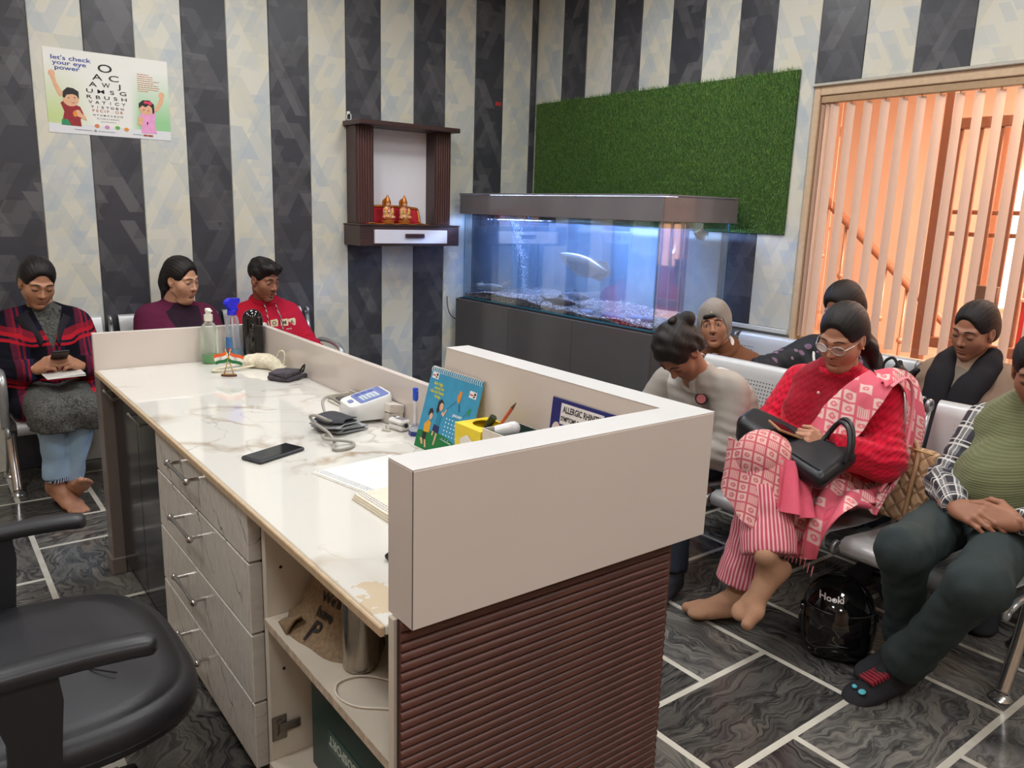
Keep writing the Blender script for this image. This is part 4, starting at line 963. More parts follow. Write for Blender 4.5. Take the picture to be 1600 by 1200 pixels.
t = thing('green_card_box', 'white and dark green open box beside the yellow pen holder', 'box', (1.10, 1.43, ZT))
g1, g2 = M('box_white', (216, 208, 196), .5), M('box_green', (40, 66, 62), .5); ZG = ZT+.160
MB().box((1.052, 1.392, ZT+.0006), (1.055, 1.476, ZG)).box((1.152, 1.392, ZT+.0006), (1.155, 1.476, ZG)).box((1.055, 1.392, ZT+.0006), (1.152, 1.395, ZG)).box((1.055, 1.473, ZT+.0006), (1.152, 1.476, ZG)).box((1.055, 1.395, ZT+.0006), (1.152, 1.473, ZT+.003)).build('box_walls', g1, t)
MB().box((1.0555, 1.3955, ZG-.03), (1.1515, 1.4725, ZG-.027)).box((1.0555, 1.3955, ZG-.0265), (1.057, 1.4725, ZG+.001)).box((1.150, 1.3955, ZG-.0265), (1.1515, 1.4725, ZG+.001)).box((1.0575, 1.3955, ZG-.0265), (1.1495, 1.397, ZG+.001)).build('green_liner', g2, t)
t = thing('white_tube', 'white rounded bottle cap lying in the green box', 'cap', (1.09, 1.435, ZG-.026))
MB().tube([(1.075, 1.452, ZG-.008), (1.105, 1.425, ZG+.004)], [.016, .017], 14).ball((1.105, 1.425, ZG+.004), .017, 14, 8).build('cap_body', M('tube_white', (224, 224, 226), .25), t, smooth=True, angle=60)
# allergic rhinitis sign leaning on the parapet
t = thing('allergy_sign', 'navy blue allergic rhinitis sign card leaning against the inner parapet', 'sign', (1.17, 1.27, ZT+.1))
Ms = Matrix(((0, math.sin(.10), -math.cos(.10), 1.165), (-1, 0, 0, 1.377), (0, math.cos(.10), math.sin(.10), ZT+.072), (0, 0, 0, 1)))
# local x -> -Y, local y -> up (leaning to +X), local z -> -X
MB().box((0, -.071, -.003), (.215, .172, 0), .001, M4=Ms).build('card', M('sign_navy', (34, 38, 110), .35), t)
MB().box((.034, .114, .0001), (.176, .163, .0006), M4=Ms).build('title_panel', M('sign_white', (232, 228, 226), .4), t)
stuff(text_mb(MB(), 'ALLERGIC RHINITIS', .0205, Ms @ TR((.105, .1425, .0008)), 'CENTER', .72, .0002, .0005).build('sign_title', ink, t))
stuff(text_mb(MB(), 'SYMPTOMS & MANAGEMENT', .0150, Ms @ TR((.105, .1225, .0008)), 'CENTER', .70, .0002, .0004).build('sign_title', ink, t))
MB().lathe([(.019, .0001), (.019, .0008)], (0, 0, 0), 22, sx=.8, sy=1.15, M4=Ms @ TR((.024, .094, 0))).build('printed_disc', M('sign_disc', (226, 206, 200), .4), t)
MB().lathe([(.011, .0009), (.011, .0013)], (0, 0, 0), 18, sx=1, sy=1, M4=Ms @ TR((.024, .091, 0))).build('printed_nose', M('sign_red', (196, 50, 46), .4), t)
MB().box((.08, .086, .0001), (.15, .096, .0006), M4=Ms).build('printed_line', M('sign_white', (232, 228, 226), .4), t)
# papers and the pad
def sheet_stack(name, label, P, h, lines=True, col=(232, 230, 222), off=.05):
    t = thing(name, label, 'papers', (P[0][0], P[0][1], ZT))
    n_ = 3
    for q in range(n_):
        z0 = ZT+.0006+h*q/n_; z1 = ZT+.0006+h*(q+1)/n_-.0002; j = .0025*(q-1)
        MB().prism([(x+j, y-j*.6) for x, y in P], z0, z1, 'z').build('sheet', M(name+'_paper', col, .6), t)
    if lines:
        a, b = Vector((*P[0], 0)), Vector((*P[1], 0)); d = (b-a); inw = (Vector((*P[3], 0))-a).normalized(); mb = MB()
        for r_ in range(3):
            s0 = .02
            R = random.Random(r_+len(name))
            while s0 < .95:
                L = R.uniform(.02, .05); p = a+d*s0+inw*(.010+.007*r_); e = d.normalized()*(L*d.length); w2 = inw*.0022
                z = ZT+.0006+h+.0002; mb.add([(p.x, p.y, z), (p.x+e.x, p.y+e.y, z), (p.x+e.x+w2.x, p.y+e.y+w2.y, z), (p.x+w2.x, p.y+w2.y, z)], [(0, 1, 2, 3)]); s0 += L+.012
        stuff(mb.build('printed_text', M('print_blue_grey', (120, 138, 166), .6), t))
    return t
sheet_stack('paper_sheets', 'loose white printed sheets fanned on the counter by the near parapet', [(.768, 1.815), (.815, 1.600), (1.02, 1.64), (1.00, 1.84)], .004)
sheet_stack('paper_pad', 'thick white prescription pad at the counter edge next to the near parapet', [(.772, 1.592), (.775, 1.36), (.92, 1.36), (.92, 1.594)], .014, True, (226, 216, 196))
# keypad phone at the edge
t = thing('keypad_phone', 'small dark keypad phone half hidden behind the near parapet', 'phone', (.72, 1.26, ZT))
Mk = TR((.735, 1.27, ZT+.0006), rz=math.radians(-62))
MB().box((-.024, -.055, 0), (.024, .055, .014), .005, M4=Mk).build('phone_body', M('keypad_black', (34, 38, 48), .4), t, smooth=True, angle=40)
for r_ in range(4):
    for c_ in range(3): MB().box((-.018+.0125*c_, -.045+.012*r_, .0135), (-.008+.0125*c_, -.036+.012*r_, .0152), .001, M4=Mk).build('key', M('key_grey', (120, 126, 140), .4), t)
MB().box((-.018, .012, .0135), (.018, .046, .0148), .001, M4=Mk).build('screen', M('phone_screen', (14, 15, 18), .06), t)
# ---- in the open cabinet
n = NT('brown_bag_fabric'); f = n.noise(n.coord(), 120, 3); f2 = n.noise(n.coord(), 6, 3)
n.set(color=n.ramp(f, [(.3, hexc(112, 93, 69)), (.7, hexc(144, 121, 92))]), rough=.75); n.bump(n.math('ADD', f2, n.math('MULTIPLY', f, .1)), .35, .02); brn = n.m
t = thing('brown_cloth_bag', 'brown cloth bag with dark printed words slumped on the cabinet shelf', 'bag', (.69, 1.52, .564))
def bagf(u, v):
    a = 2*PI*u
    w_ = .105*(1-.38*v+.12*math.sin(v*7)); d_ = .062*(1-.25*v+.10*math.sin(v*9+1))
    k_ = 1+.06*math.sin(3*a+4*v)+.04*math.sin(7*a-6*v)
    flare = .06*max(0, .12-v)/.12
    cx = .692+.05*v; cy = 1.522+.02*math.sin(v*2.5)
    return (cx+(d_+flare*.4)*k_*math.cos(a), cy+(w_+flare)*k_*math.sin(a), .5642+.245*v+.004*math.sin(5*a)*v)
mb = MB().grid(bagf, 40, 20)
mb.v = [p for p in mb.v]
o = mb.build('bag_body', brn, t, smooth=True)
MB().add([bagf(q/24, 0) for q in range(24)], [tuple(range(23, -1, -1))]).add([bagf(q/24, 1) for q in range(24)], [tuple(range(24))]).build('bag_ends', brn, t)
def fold_ear(u, v):
    return (.640-.045*u*(1-.3*v)-.02*v, 1.60+.02*u-.06*v, .5655+.05*v*(1-u)+.012*math.sin(u*3))
MB().grid(fold_ear, 8, 8, thick=.006).build('bag_fold', brn, t, smooth=True)
prt = M('bag_print', (34, 28, 24), .7)
def bag_text(body, size, yc, z):
    mb = text_mb(MB(), body, size, Matrix.Identity(4), 'CENTER', 1.0, .0003, .0006)
    out = []
    for p in mb.v:      # wrap the words round the bag face
        v = (z+p[1]-.5642)/.245; yy = yc-p[0]
        best = None
        for q in range(161):
            u = .25+.5*q/160; b = bagf(u, v)
            if best is None or abs(b[1]-yy) < abs(best[1]-yy): best = b
        out.append((best[0]-.0035-p[2], yy, z+p[1]))
    mb.v = out; stuff(mb.build('bag_words', prt, t))
bag_text("We'll", .030, 1.486, .648); bag_text('have', .030, 1.490, .616); bag_text('P', .052, 1.500, .572)
t = thing('steel_flask', 'tall brushed steel flask standing on the open cabinet shelf', 'flask', (.672, 1.36, .564))
n = NT('brushed_steel'); f = n.noise(n.maps(n.coord(), sc=(30, 30, .3)), 6, 2); n.set(color=hexc(168, 160, 150), metal=1.0, rough=n.math('MULTIPLY_ADD', f, .15, .2)); steel = n.m
MB().lathe([(.034, 0), (.0365, .003), (.037, .008), (.037, .20), (.034, .212), (.028, .218)], (.672, 1.36, .5638), 28).build('flask_body', steel, t, smooth=True, angle=40)
MB().lathe([(.029, .2185), (.031, .221), (.031, .245), (.028, .248)], (.672, 1.36, .5638), 24).build('flask_lid', M('flask_lid', (60, 58, 58), .35), t, smooth=True, angle=40)
tag(MB().tube(catmull([(.735, 1.105, .60), (.72, 1.16, .568), (.70, 1.26, .5665), (.655, 1.32, .5665), (.605, 1.325, .5665), (.585, 1.285, .5665), (.60, 1.235, .5665), (.65, 1.19, .5665), (.70, 1.13, .5675), (.74, 1.104, .575)]), .0024, 7).build('white_cable', M('cable_white', (222, 214, 200), .4), smooth=True), 'thin white cable looped on the open cabinet shelf', 'cable')
t = thing('dark_green_box', 'dark green cardboard box with white lettering on the lower shelf', 'box', (.78, 1.36, .184))
MB().box((.662, 1.125, .184), (.90, 1.60, .405), .002).build('carton', M('carton_dkgreen', (26, 62, 58), .4), t)
MB().box((.6605, 1.335, .282), (.6622, 1.505, .332), .0004).build('label_panel', M('carton_label', (60, 92, 86), .4), t)
Mt = Matrix(((0, 0, -1, .6602), (1, 0, 0, 1.342), (0, -1, 0, .320), (0, 0, 0, 1)))
stuff(text_mb(MB(), 'ECOSPORT', .034, Mt @ TR((0, 0, 0)), 'LEFT', .92, .0003, .001).build('label_words', M('label_ltr', (196, 206, 196), .5), t))
t = thing('purple_pouch', 'purple and green fabric scrap hanging under the counter by the divider', 'pouch', (.64, 1.64, .74))
MB().ball((.655, 1.637, .765), (.018, .016, .020), 12, 8).build('purple_cloth', M('cloth_purple', (104, 60, 110), .8, vary=.2), t, smooth=True)
MB().ball((.648, 1.636, .785), (.014, .014, .018), 12, 8).build('green_cloth', M('cloth_green', (84, 96, 60), .8), t, smooth=True)
MB().tube([(.65, 1.637, .80), (.65, 1.637, .816)], .002, 6).build('hanging_string', M('string', (180, 170, 150), .8), t)
# ================================================================== AQUARIUM
hoodm = M('hood_laminate', (114, 110, 114), .12, vary=.05, nscale=6); cabm = M('cabinet_grey_gloss', (88, 86, 88), .16, vary=.04, nscale=5)
AX0, AX1, AY0, AY1 = 3.25, 3.86, 2.965, 4.875
aq = thing('aquarium', 'large lit glass fish tank with grey hood on a grey cabinet', 'aquarium', (3.55, 3.92, 0))
MB().box((AX0-.005, AY0-.005, .05), (AX1+.03, AY1+.035, .862), .003).build('cabinet_body', cabm, aq)
MB().box((AX0+.02, AY0+.02, 0), (AX1, AY1, .0495)).build('plinth', M('plinth_dark', (40, 40, 42), .6), aq)
w3 = (AY1+.035-AY0+.005)/3
for q in range(3):
    MB().box((AX0-.024, AY0-.005+w3*q+.0018, .06), (AX0-.0055, AY0-.005+w3*(q+1)-.0018, .858), .002).build('cabinet_door', cabm, aq)
MB().box((AX0-.006, AY0-.004, .8625), (AX1, AY1+.004, .8675)).build('foam_mat', M('foam_black', (24, 24, 26), .9), aq)
def glassm(name, tint, op):
    n = NT(name); f = n.new('ShaderNodeFresnel'); f.inputs[0].default_value = 1.4
    tr = n.new('ShaderNodeBsdfTransparent'); tr.inputs[0].default_value = (*tint, 1); gl = n.new('ShaderNodeBsdfGlossy'); gl.inputs['Roughness'].default_value = .03
    mx = n.new('ShaderNodeMixShader'); n.link(n.math('MULTIPLY', f.outputs[0], op), mx.inputs[0]); n.link(tr.outputs[0], mx.inputs[1]); n.link(gl.outputs[0], mx.inputs[2]); n.link(mx.outputs[0], n.out.inputs[0]); return n.m
gpm = glassm('tank_glass', (.97, .985, .985), .55)
gedge = M('glass_edge_cyan', (70, 150, 178), .15, trans=.2)
th_ = .010
MB().box((AX0, AY0+th_, .868), (AX0+th_, AY1-th_, 1.475)).build('front_pane', gpm, aq)
MB().box((AX1-th_, AY0+th_, .868), (AX1, AY1-th_, 1.475)).build('back_pane', gpm, aq)
MB().box((AX0, AY0, .868), (AX1, AY0+th_, 1.475)).build('end_pane', gpm, aq)
MB().box((AX0, AY1-th_, .868), (AX1, AY1, 1.475)).build('end_pane', gpm, aq)
MB().box((AX0+th_, AY0+th_, .868), (AX1-th_, AY1-th_, .876)).build('bottom_pane', gedge, aq)
sil = M('silicone_seam', (60, 138, 170), .25)
for x in (AX0+.0105, AX1-.0105-.008):
    for y in (AY0+.0105, AY1-.0105-.008): MB().box((x, y, .877), (x+.008, y+.008, 1.47), .003).build('silicone_seam', sil, aq)
# hood: four sides and a lid, open below
hz0, hz1 = 1.468, 1.600; o_ = .012
MB().box((AX0-o_, AY0-o_-.008, hz0), (AX0-.001, AY1+o_+.006, hz1), .002).build('hood_front', hoodm, aq)
MB().box((AX1+.001, AY0-o_-.008, hz0), (AX1+o_, AY1+o_+.006, hz1), .002).build('hood_rear', hoodm, aq)
MB().box((AX0-.0005, AY0-o_-.008, hz0), (AX1+.0005, AY0-.001-.004, hz1), .002).build('hood_end', hoodm, aq)
MB().box((AX0-.0005, AY1+.001, hz0), (AX1+.0005, AY1+o_+.006, hz1), .002).build('hood_end', hoodm, aq)
MB().box((AX0-o_-.004, AY0-o_-.012, hz1+.001), (AX1+o_+.002, AY1+o_+.010, hz1+.012), .003).build('hood_lid', hoodm, aq)
n = NT('led_bar'); n.set(color=(.8, .85, 1), emit=(.45, .58, 1.0), estr=25)
MB().box((3.44, 3.05, 1.586), (3.47, 4.80, 1.596)).build('led_bar', n.m, aq)
n = NT('tank_water'); n.n.remove(n.b); vs_ = n.new('ShaderNodeVolumeScatter'); vs_.inputs['Color'].default_value = (.45, .66, 1, 1); vs_.inputs['Density'].default_value = .75
va_ = n.new('ShaderNodeVolumeAbsorption'); va_.inputs['Color'].default_value = (.25, .6, 1, 1); va_.inputs['Density'].default_value = .30
ad = n.new('ShaderNodeAddShader'); n.link(vs_.outputs[0], ad.inputs[0]); n.link(va_.outputs[0], ad.inputs[1]); n.link(ad.outputs[0], n.out.inputs['Volume'])
MB().box((AX0+th_+.001, AY0+th_+.001, .877), (AX1-th_-.001, AY1-th_-.001, 1.432)).build('water', n.m, aq)
MB().grid(lambda u, v: (AX0+th_+.002+(AX1-AX0-2*th_-.004)*u, AY0+th_+.002+(AY1-AY0-2*th_-.004)*v, 1.4335+.0012*math.sin(u*19+v*40)+.001*math.sin(v*75-u*9)), 10, 60).build('water_surface', glassm('water_film', (.95, .97, 1), 1.0), aq, smooth=True)
# gravel: bed + loose pebbles
def gh(x, y): return .905+.018*math.sin(y*3.1+1)+.012*math.sin(x*9+y*5)+.006*math.sin(y*14)+.03*max(0, (x-3.4))
n = NT('gravel_mix'); g = n.new('ShaderNodeNewGeometry')
n.set(color=n.ramp(g.outputs['Random Per Island'], [(0, hexc(96, 84, 78)), (.2, hexc(196, 186, 186)), (.4, hexc(150, 128, 118)), (.6, hexc(222, 220, 226)), (.8, hexc(120, 112, 116)), (1, hexc(232, 226, 224))], 'CONSTANT'), rough=.6); gvm = n.m
MB().grid(lambda u, v: (AX0+.012+(AX1-AX0-.024)*u, AY0+.012+(AY1-AY0-.024)*v, gh(AX0+.6*u, AY0+1.9*v)-.002), 10, 40).build('gravel_bed', M('gravel_base', (120, 112, 110), .9, vary=.5, nscale=120), aq, smooth=True)
mb = MB(); R = random.Random(5)
oct_f = [(0, 2, 4), (2, 1, 4), (1, 3, 4), (3, 0, 4), (2, 0, 5), (1, 2, 5), (3, 1, 5), (0, 3, 5)]
for q in range(5200):
    u, v = R.random(), R.random(); x, y = AX0+.02+(AX1-AX0-.04)*u**1.4, AY0+.02+(AY1-AY0-.04)*v; s_ = R.uniform(.003, .0075)
    if x < AX0+.022+s_: s_ *= .8
    z = gh(x, y)+R.uniform(-.004, .003) if R.random() < .7 else .882+R.random()*(gh(x, y)-.882)
    if z < gh(x, y)-.006: x = AX0+.0135+s_
    c_, n_ = math.cos(R.random()*3), math.sin(R.random()*3); a = R.random()*3; ca, sa = math.cos(a), math.sin(a); e = [s_*R.uniform(.7, 1.4) for _ in range(3)]
    P = [(e[0]*ca, e[0]*sa, 0), (-e[0]*ca, -e[0]*sa, 0), (-e[1]*sa, e[1]*ca, 0), (e[1]*sa, -e[1]*ca, 0), (0, 0, e[2]*.7), (0, 0, -e[2]*.7)]
    mb.add([(x+p[0], y+p[1], z+p[2]) for p in P], oct_f)
stuff(mb.build('gravel', gvm, aq))
def stone(x, y, r, nm, label, seed, colr=(108, 118, 146)):
    mb = MB().ball((0, 0, 0), (1, 1, 1), 14, 9); R = random.Random(seed); k_ = [Vector((R.gauss(0, 1), R.gauss(0, 1), R.gauss(0, 1)))*1.6 for _ in range(3)]
    mb.v = [(x+p[0]*r[0]*(1+.12*math.sin(k_[0].dot(Vector(p))*2)), y+p[1]*r[1]*(1+.12*math.sin(k_[1].dot(Vector(p))*2)), gh(x, y)+r[2]*.35+p[2]*r[2]*(1+.1*math.sin(k_[2].dot(Vector(p))*3))) for p in mb.v]
    tag(mb.build(nm, M('stone_%d' % colr[0], colr, .7, vary=.15, nscale=20), smooth=True), label, 'stone', 'stones on the aquarium gravel')
stone(3.34, 3.62, (.035, .06, .020), 'stone', 'flat blue grey stone behind the dark catfish on the gravel', 1); stone(3.42, 3.50, (.03, .055, .022), 'stone', 'blue grey stone in the middle of the gravel', 2, (120, 128, 156))
stone(3.35, 3.36, (.03, .06, .018), 'stone', 'flat blue grey stone right of the middle, close to the front glass', 3); stone(3.46, 3.30, (.035, .05, .02), 'stone', 'second row blue grey stone toward the near tank end', 4, (112, 122, 150)); stone(3.40, 3.15, (.03, .05, .024), 'stone', 'large rounded stone next to the near tank end pane', 5, (116, 124, 150)); stone(3.62, 3.10, (.03, .045, .02), 'stone', 'pale stone at the back of the near tank end', 6, (140, 146, 168))
# fish
def fish(name, label, pos, L, H, Wd, col, heading, tilt=0, belly=.5, tailk=1.0, fins='std', rough=.3, metal=.3, whisk=0):
    t = thing(name, label, 'fish', pos, rot=(0, -tilt, heading))
    m_ = M('fish_%s_%d' % (name, col[0]), col, rough, metal, vary=.12, nscale=60)
    fin = M('fin_%s_%d' % (name, col[0]), tuple(int(c*.8) for c in col), .4, vary=.1)
    def prof(s_): return max(.02, math.sin(PI*min(1, (s_*.92+.04)))**.75)
    def bod(u, v):
        s_ = u; a = 2*PI*v; h = H*prof(s_)*(1 if s_ < .6 else 1-.45*(s_-.6)/.4)
        w_ = Wd*prof(s_)*(1-.5*s_)
        up = h*.5*(1-belly*.4); dn = h*.5*(1+belly*.4)
        z = (up if math.sin(a) > 0 else dn)*math.sin(a)
        return (L*(.5-s_), w_*math.cos(a)*.5, z)
    MB().grid(bod, 20, 14).build('fish_body', m_, t, smooth=True, keep=True)
    def sheet(pts, nm):
        pv = [(p[0]*L, .0012, p[1]*H) for p in pts]; pw_ = [(p[0]*L, -.0012, p[1]*H) for p in pts]; k_ = len(pts)
        MB().add(pv+pw_, [tuple(range(k_)), tuple(range(2*k_-1, k_-1, -1))]+[(q, (q+1) % k_, k_+(q+1) % k_, k_+q) for q in range(k_)]).build(nm, fin, t, keep=True)
    sheet([(-.46, .10), (-.60*tailk, .42*tailk), (-.56, 0), (-.60*tailk, -.42*tailk), (-.46, -.12)], 'tail_fin')
    if fins == 'aro': sheet([(-.20, .30), (-.46, .42), (-.47, .08), (-.40, .14)], 'dorsal_fin'); sheet([(-.08, -.55), (-.42, -.55), (-.47, -.12), (-.3, -.3)], 'anal_fin')
    else: sheet([(.12, .38), (-.02, .82), (-.12, .34)], 'dorsal_fin'); sheet([(-.12, -.40), (-.26, -.66), (-.28, -.28)], 'anal_fin')
    for s_ in (-1, 1):
        MB().grid(lambda u, v: (L*(.24-.16*u), s_*(Wd*.40+.02*u*L*.6), -H*.22-H*.35*u*v-.05*H*v), 3, 3, thick=.0012).build('side_fin', fin, t, keep=True)
        MB().ball((L*.405, s_*Wd*.30, H*.07), (.006, .003, .006), 8, 6).build('eye', M('fish_eye', (16, 16, 18), .1), t, keep=True)
        if whisk:
            for k_ in range(2): MB().tube([(L*.46, s_*.008, -.004), (L*.58, s_*.03*(1+k_), .012*(1-2*k_)), (L*.66, s_*.05*(1+k_), .02-.03*k_)], .0014, 5).build('barbel', fin, t, keep=True)
    return t
HY = PI/2   # heading +Y (to the left end)
fish('arowana', 'large silver arowana fish swimming in the middle of the tank', (3.47, 3.80, 1.19), .46, .135, .06, (230, 224, 206), HY, .18, .9, .8, 'aro', .25, .45)
fish('catfish', 'dark catfish with reddish tail resting on the gravel at the front glass', (3.315, 3.83, .945), .26, .055, .06, (86, 66, 66), HY+PI+.12, 0, .2, 1.2, 'std', .4, .1, 1)
fish('catfish', 'pale speckled catfish lying behind the dark one on the gravel', (3.47, 3.86, .972), .30, .055, .065, (146, 152, 172), HY+PI-.15, 0, .2, .9, 'std', .4, .1, 1)
fish('silver_fish', 'pale silver fish near the end pane halfway up the tank', (3.60, 3.16, 1.285), .17, .07, .035, (206, 214, 222), HY+2.2, 0, .4, .9, 'std', .25, .4)
fish('yellow_fish', 'yellowish fish just under the water at the back near end', (3.72, 3.07, 1.405), .20, .065, .04, (206, 172, 104), HY+1.9, 0, .4, .9, 'std', .3, .3)
fish('grey_catfish', 'grey catfish with upright fins at the far left end of the gravel', (3.36, 4.66, .955), .24, .06, .055, (140, 146, 150), HY+PI+.25, .05, .2, 1, 'std', .4, .15, 1)
fish('pale_catfish', 'pale catfish pointing at the left end pane', (3.38, 4.80, .95), .15, .05, .05, (196, 200, 200), HY, 0, .2, 1, 'std', .4, .15, 1)
fish('white_fish', 'slim white fish rising off the gravel at the left end', (3.40, 4.56, .975), .16, .03, .03, (226, 222, 206), HY+PI, .6, .1, 1, 'std', .3, .2)
# filter, air hose, bubble curtain
t = thing('tank_filter', 'dark internal filter head with hoses at the far left of the tank', 'filter', (3.70, 4.70, 1.35))
MB().box((3.66, 4.55, 1.30), (3.80, 4.80, 1.425), .008).build('filter_box', M('filter_black', (30, 40, 44), .4), t)
MB().tube([(3.58, 4.74, 1.428), (3.55, 4.69, 1.44), (3.53, 4.66, 1.41), (3.55, 4.62, 1.28), (3.57, 4.56, 1.05), (3.58, 4.53, .93)], .005, 7).build('air_hose', M('hose_dark', (56, 80, 110), .4), t, smooth=True)
MB().tube([(3.75, 4.62, 1.30), (3.75, 4.62, .95)], .012, 8).build('intake_pipe', M('filter_black', (30, 40, 44), .4), t)
mb = MB(); R = random.Random(9)
for q in range(520):
    f_ = R.random(); z = .93+.50*f_; s_ = R.uniform(.0015, .005)
    mb.ball((3.57+R.gauss(0, .010+.012*f_), 4.53+.15*f_**1.5+R.gauss(0, .008+.018*f_), z), s_, 6, 4)
for q in range(150): mb.ball((3.40+R.random()*.4, 4.5+R.random()*.3, 1.43+R.random()*.006), R.uniform(.002, .006), 6, 4)
o = mb.build('air_bubbles', M('bubble_white', (226, 236, 250), .1), t); stuff(o)
MB().box((3.70, 4.838, .90), (3.84, 4.86, 1.425), .003).build('side_filter_strip', M('filter_teal', (52, 118, 140), .4), t)
# power strip and cable on the wall behind the tank
t = thing('power_socket', 'white wall socket strip with a plugged cable seen through the tank', 'socket', (3.97, 4.03, 1.35))
pwm = M('socket_white', (222, 226, 230), .4)
MB().box((3.958, 3.88, 1.30), (3.975, 4.19, 1.385), .004).build('socket_plate', pwm, t)
MB().box((3.93, 4.07, 1.315), (3.957, 4.11, 1.36), .005).build('plug', pwm, t)
for y in (3.93, 3.98, 4.15): MB().box((3.954, y-.012, 1.325), (3.9575, y+.012, 1.36), .001).build('switch', M('switch_grey', (186, 190, 196), .4), t)
MB().tube(catmull([(3.93, 4.09, 1.33), (3.92, 4.11, 1.30), (3.93, 4.10, 1.28), (3.945, 4.09, 1.2), (3.95, 4.10, 1.0), (3.95, 4.11, .9)]), .004, 6).build('power_cable', M('cable_dark', (40, 44, 50), .5), t)
tag(MB().tube(catmull([(3.20, 4.985, .86), (3.19, 4.97, .852), (3.185, 4.955, .80), (3.195, 4.94, .74), (3.235, 4.93, .70), (3.30, 4.935, .68)]), .0035, 6).build('thin_cable', M('cable_dark', (40, 44, 50), .5), smooth=True), 'thin dark cable from the left wall to the aquarium cabinet', 'cable')
# ================================================================== WAITING BENCHES, OFFICE CHAIR
def perf_mat():
    n = NT('perforated_steel'); x, y, z = n.sep(n.coord())
    # holes in a staggered grid over the middle of each shell (object space: x across, y depth, z height)
    lx = n.math('SUBTRACT', n.math('FRACT', n.math('ADD', n.math('DIVIDE', x, PITCH), .5)), .5)
    def dots(a, b, s_):
        ca = n.math('SUBTRACT', n.math('FRACT', n.math('DIVIDE', a, s_)), .5); cb = n.math('SUBTRACT', n.math('FRACT', n.math('DIVIDE', b, s_)), .5)
        return n.math('LESS_THAN', n.math('ADD', n.math('POWER', ca, 2), n.math('POWER', cb, 2)), .055)
    back = n.math('MULTIPLY', n.math('GREATER_THAN', z, .50), n.math('LESS_THAN', z, .77))
    seat = n.math('MULTIPLY', n.math('LESS_THAN', z, .455), n.math('MULTIPLY', n.math('GREATER_THAN', y, -.05), n.math('LESS_THAN', y, .22)))
    mid = n.math('LESS_THAN', n.math('ABSOLUTE', n.math('MULTIPLY', lx, PITCH)), .17)
    d1 = n.math('MULTIPLY', dots(x, z, .0165), back); d2 = n.math('MULTIPLY', dots(x, y, .0165), seat)
    d = n.math('MULTIPLY', n.math('MAXIMUM', d1, d2), mid)
    n.set(color=n.mix(d, hexc(198, 199, 199), hexc(80, 80, 80)), rough=.38, metal=n.math('MULTIPLY_ADD', d, -.3, .35)); return n.m
PITCH = .56
pfm = perf_mat(); stl = M('bench_steel', (168, 170, 170), .3, .6); chm = M('bench_chrome', (196, 196, 194), .2, .9)
SEATP = [(.272, .352), (.296, .366), (.305, .392), (.296, .412), (.27, .422), (.20, .415), (.08, .402), (-.05, .396), (-.13, .402), (-.168, .42), (-.188, .46), (-.21, .55), (-.238, .66), (-.262, .76), (-.28, .825), (-.292, .842), (-.306, .846), (-.318, .838)]
def bench(label, loc, rz, xs, pitch, arms=False, group='steel waiting benches'):
    t = thing('waiting_bench', label, 'bench', loc, rz, group)
    sp = [Vector((0, *p)) for p in SEATP]
    for q, x in enumerate(xs):
        seg = [i for i in range(len(SEATP))]
        def shell(idx, nm):
            P = [SEATP[i] for i in idx]
            def fn(u, v):
                f_ = u*(len(P)-1); i = min(int(f_), len(P)-2); s_ = f_-i
                y = P[i][0]*(1-s_)+P[i+1][0]*s_; z = P[i][1]*(1-s_)+P[i+1][1]*s_
                xx = (v-.5)*.505; c_ = 1-(2*v-1)**2
                return (xx, y-.010*c_*(z > .5), z-.012*c_*(z < .45)*(y < .25))
            mb = MB().grid(fn, (len(P)-1)*2, 12, thick=.004)
            mb.v = [(p[0]+x, p[1], p[2]) for p in mb.v]
            return mb.build(nm, pfm, t, smooth=True, keep=True, angle=60)
        shell(list(range(0, 9)), 'seat'); shell(list(range(9, 18)), 'backrest')
    ends = [xs[0]-pitch/2]+[(xs[i]+xs[i+1])/2 for i in range(len(xs)-1)]+[xs[-1]+pitch/2]
    for x in ends:
        mb = MB().tube([(x, .262, .372), (x, .20, .384), (x, .02, .372), (x, -.12, .376), (x, -.175, .41), (x, -.205, .50), (x, -.25, .68), (x, -.278, .80)], .013, 8, flat=.75)
        mb.build('side_bracket', stl, t, smooth=True, keep=True)
        for (y, z) in ((.275, .372), (-.284, .818)):
            MB().tube([(x, y+.02*math.cos(a), z+.02*math.sin(a)) for a in np.linspace(0, 2*PI, 15)[:-1]], .009, 7, True).build('bracket_ring', stl, t, smooth=True, keep=True)
    L0, L1 = ends[0], ends[-1]
    MB().box((L0+.02, -.045, .315), (L1-.02, .025, .360), .006).build('beam', M('beam_grey', (120, 122, 124), .35, .5), t, keep=True)
    for x in (L0+.03, L1-.03):
        lg = MB().tube(catmull([(x, .105, .022), (x, .085, .06), (x, .03, .19), (x, 0, .315)], 4), .022, 10, flat=.8).tube(catmull([(x, -.235, .022), (x, -.20, .06), (x, -.08, .20), (x, -.02, .315)], 4), .022, 10, flat=.8).build('leg', chm, t, smooth=True, keep=True)
        for y in (.108, -.238): MB().lathe([(.034, 0), (.036, .004), (.028, .016), (.012, .024)], (x, y, .0006), 16).build('foot_pad', chm, lg, smooth=True, keep=True, angle=50)
    if arms:
        for x in (L0, L1):
            MB().tube(catmull([(x, -.20, .50), (x, -.12, .635), (x, 0, .665), (x, .17, .66), (x, .235, .63), (x, .25, .57), (x, .235, .45), (x, .22, .385)], 4), .020, 10, flat=.7).build('armrest', stl, t, smooth=True, keep=True)
    return t
bench('steel three seat waiting bench against the left striped wall', (1.20, 4.66, 0), PI, [-.59, 0, .595], .58, True)
bench('front steel bench with the red dressed woman and the man in the green vest', (2.80, 1.655, 0), PI/2, [-.565, 0, .555], .555)
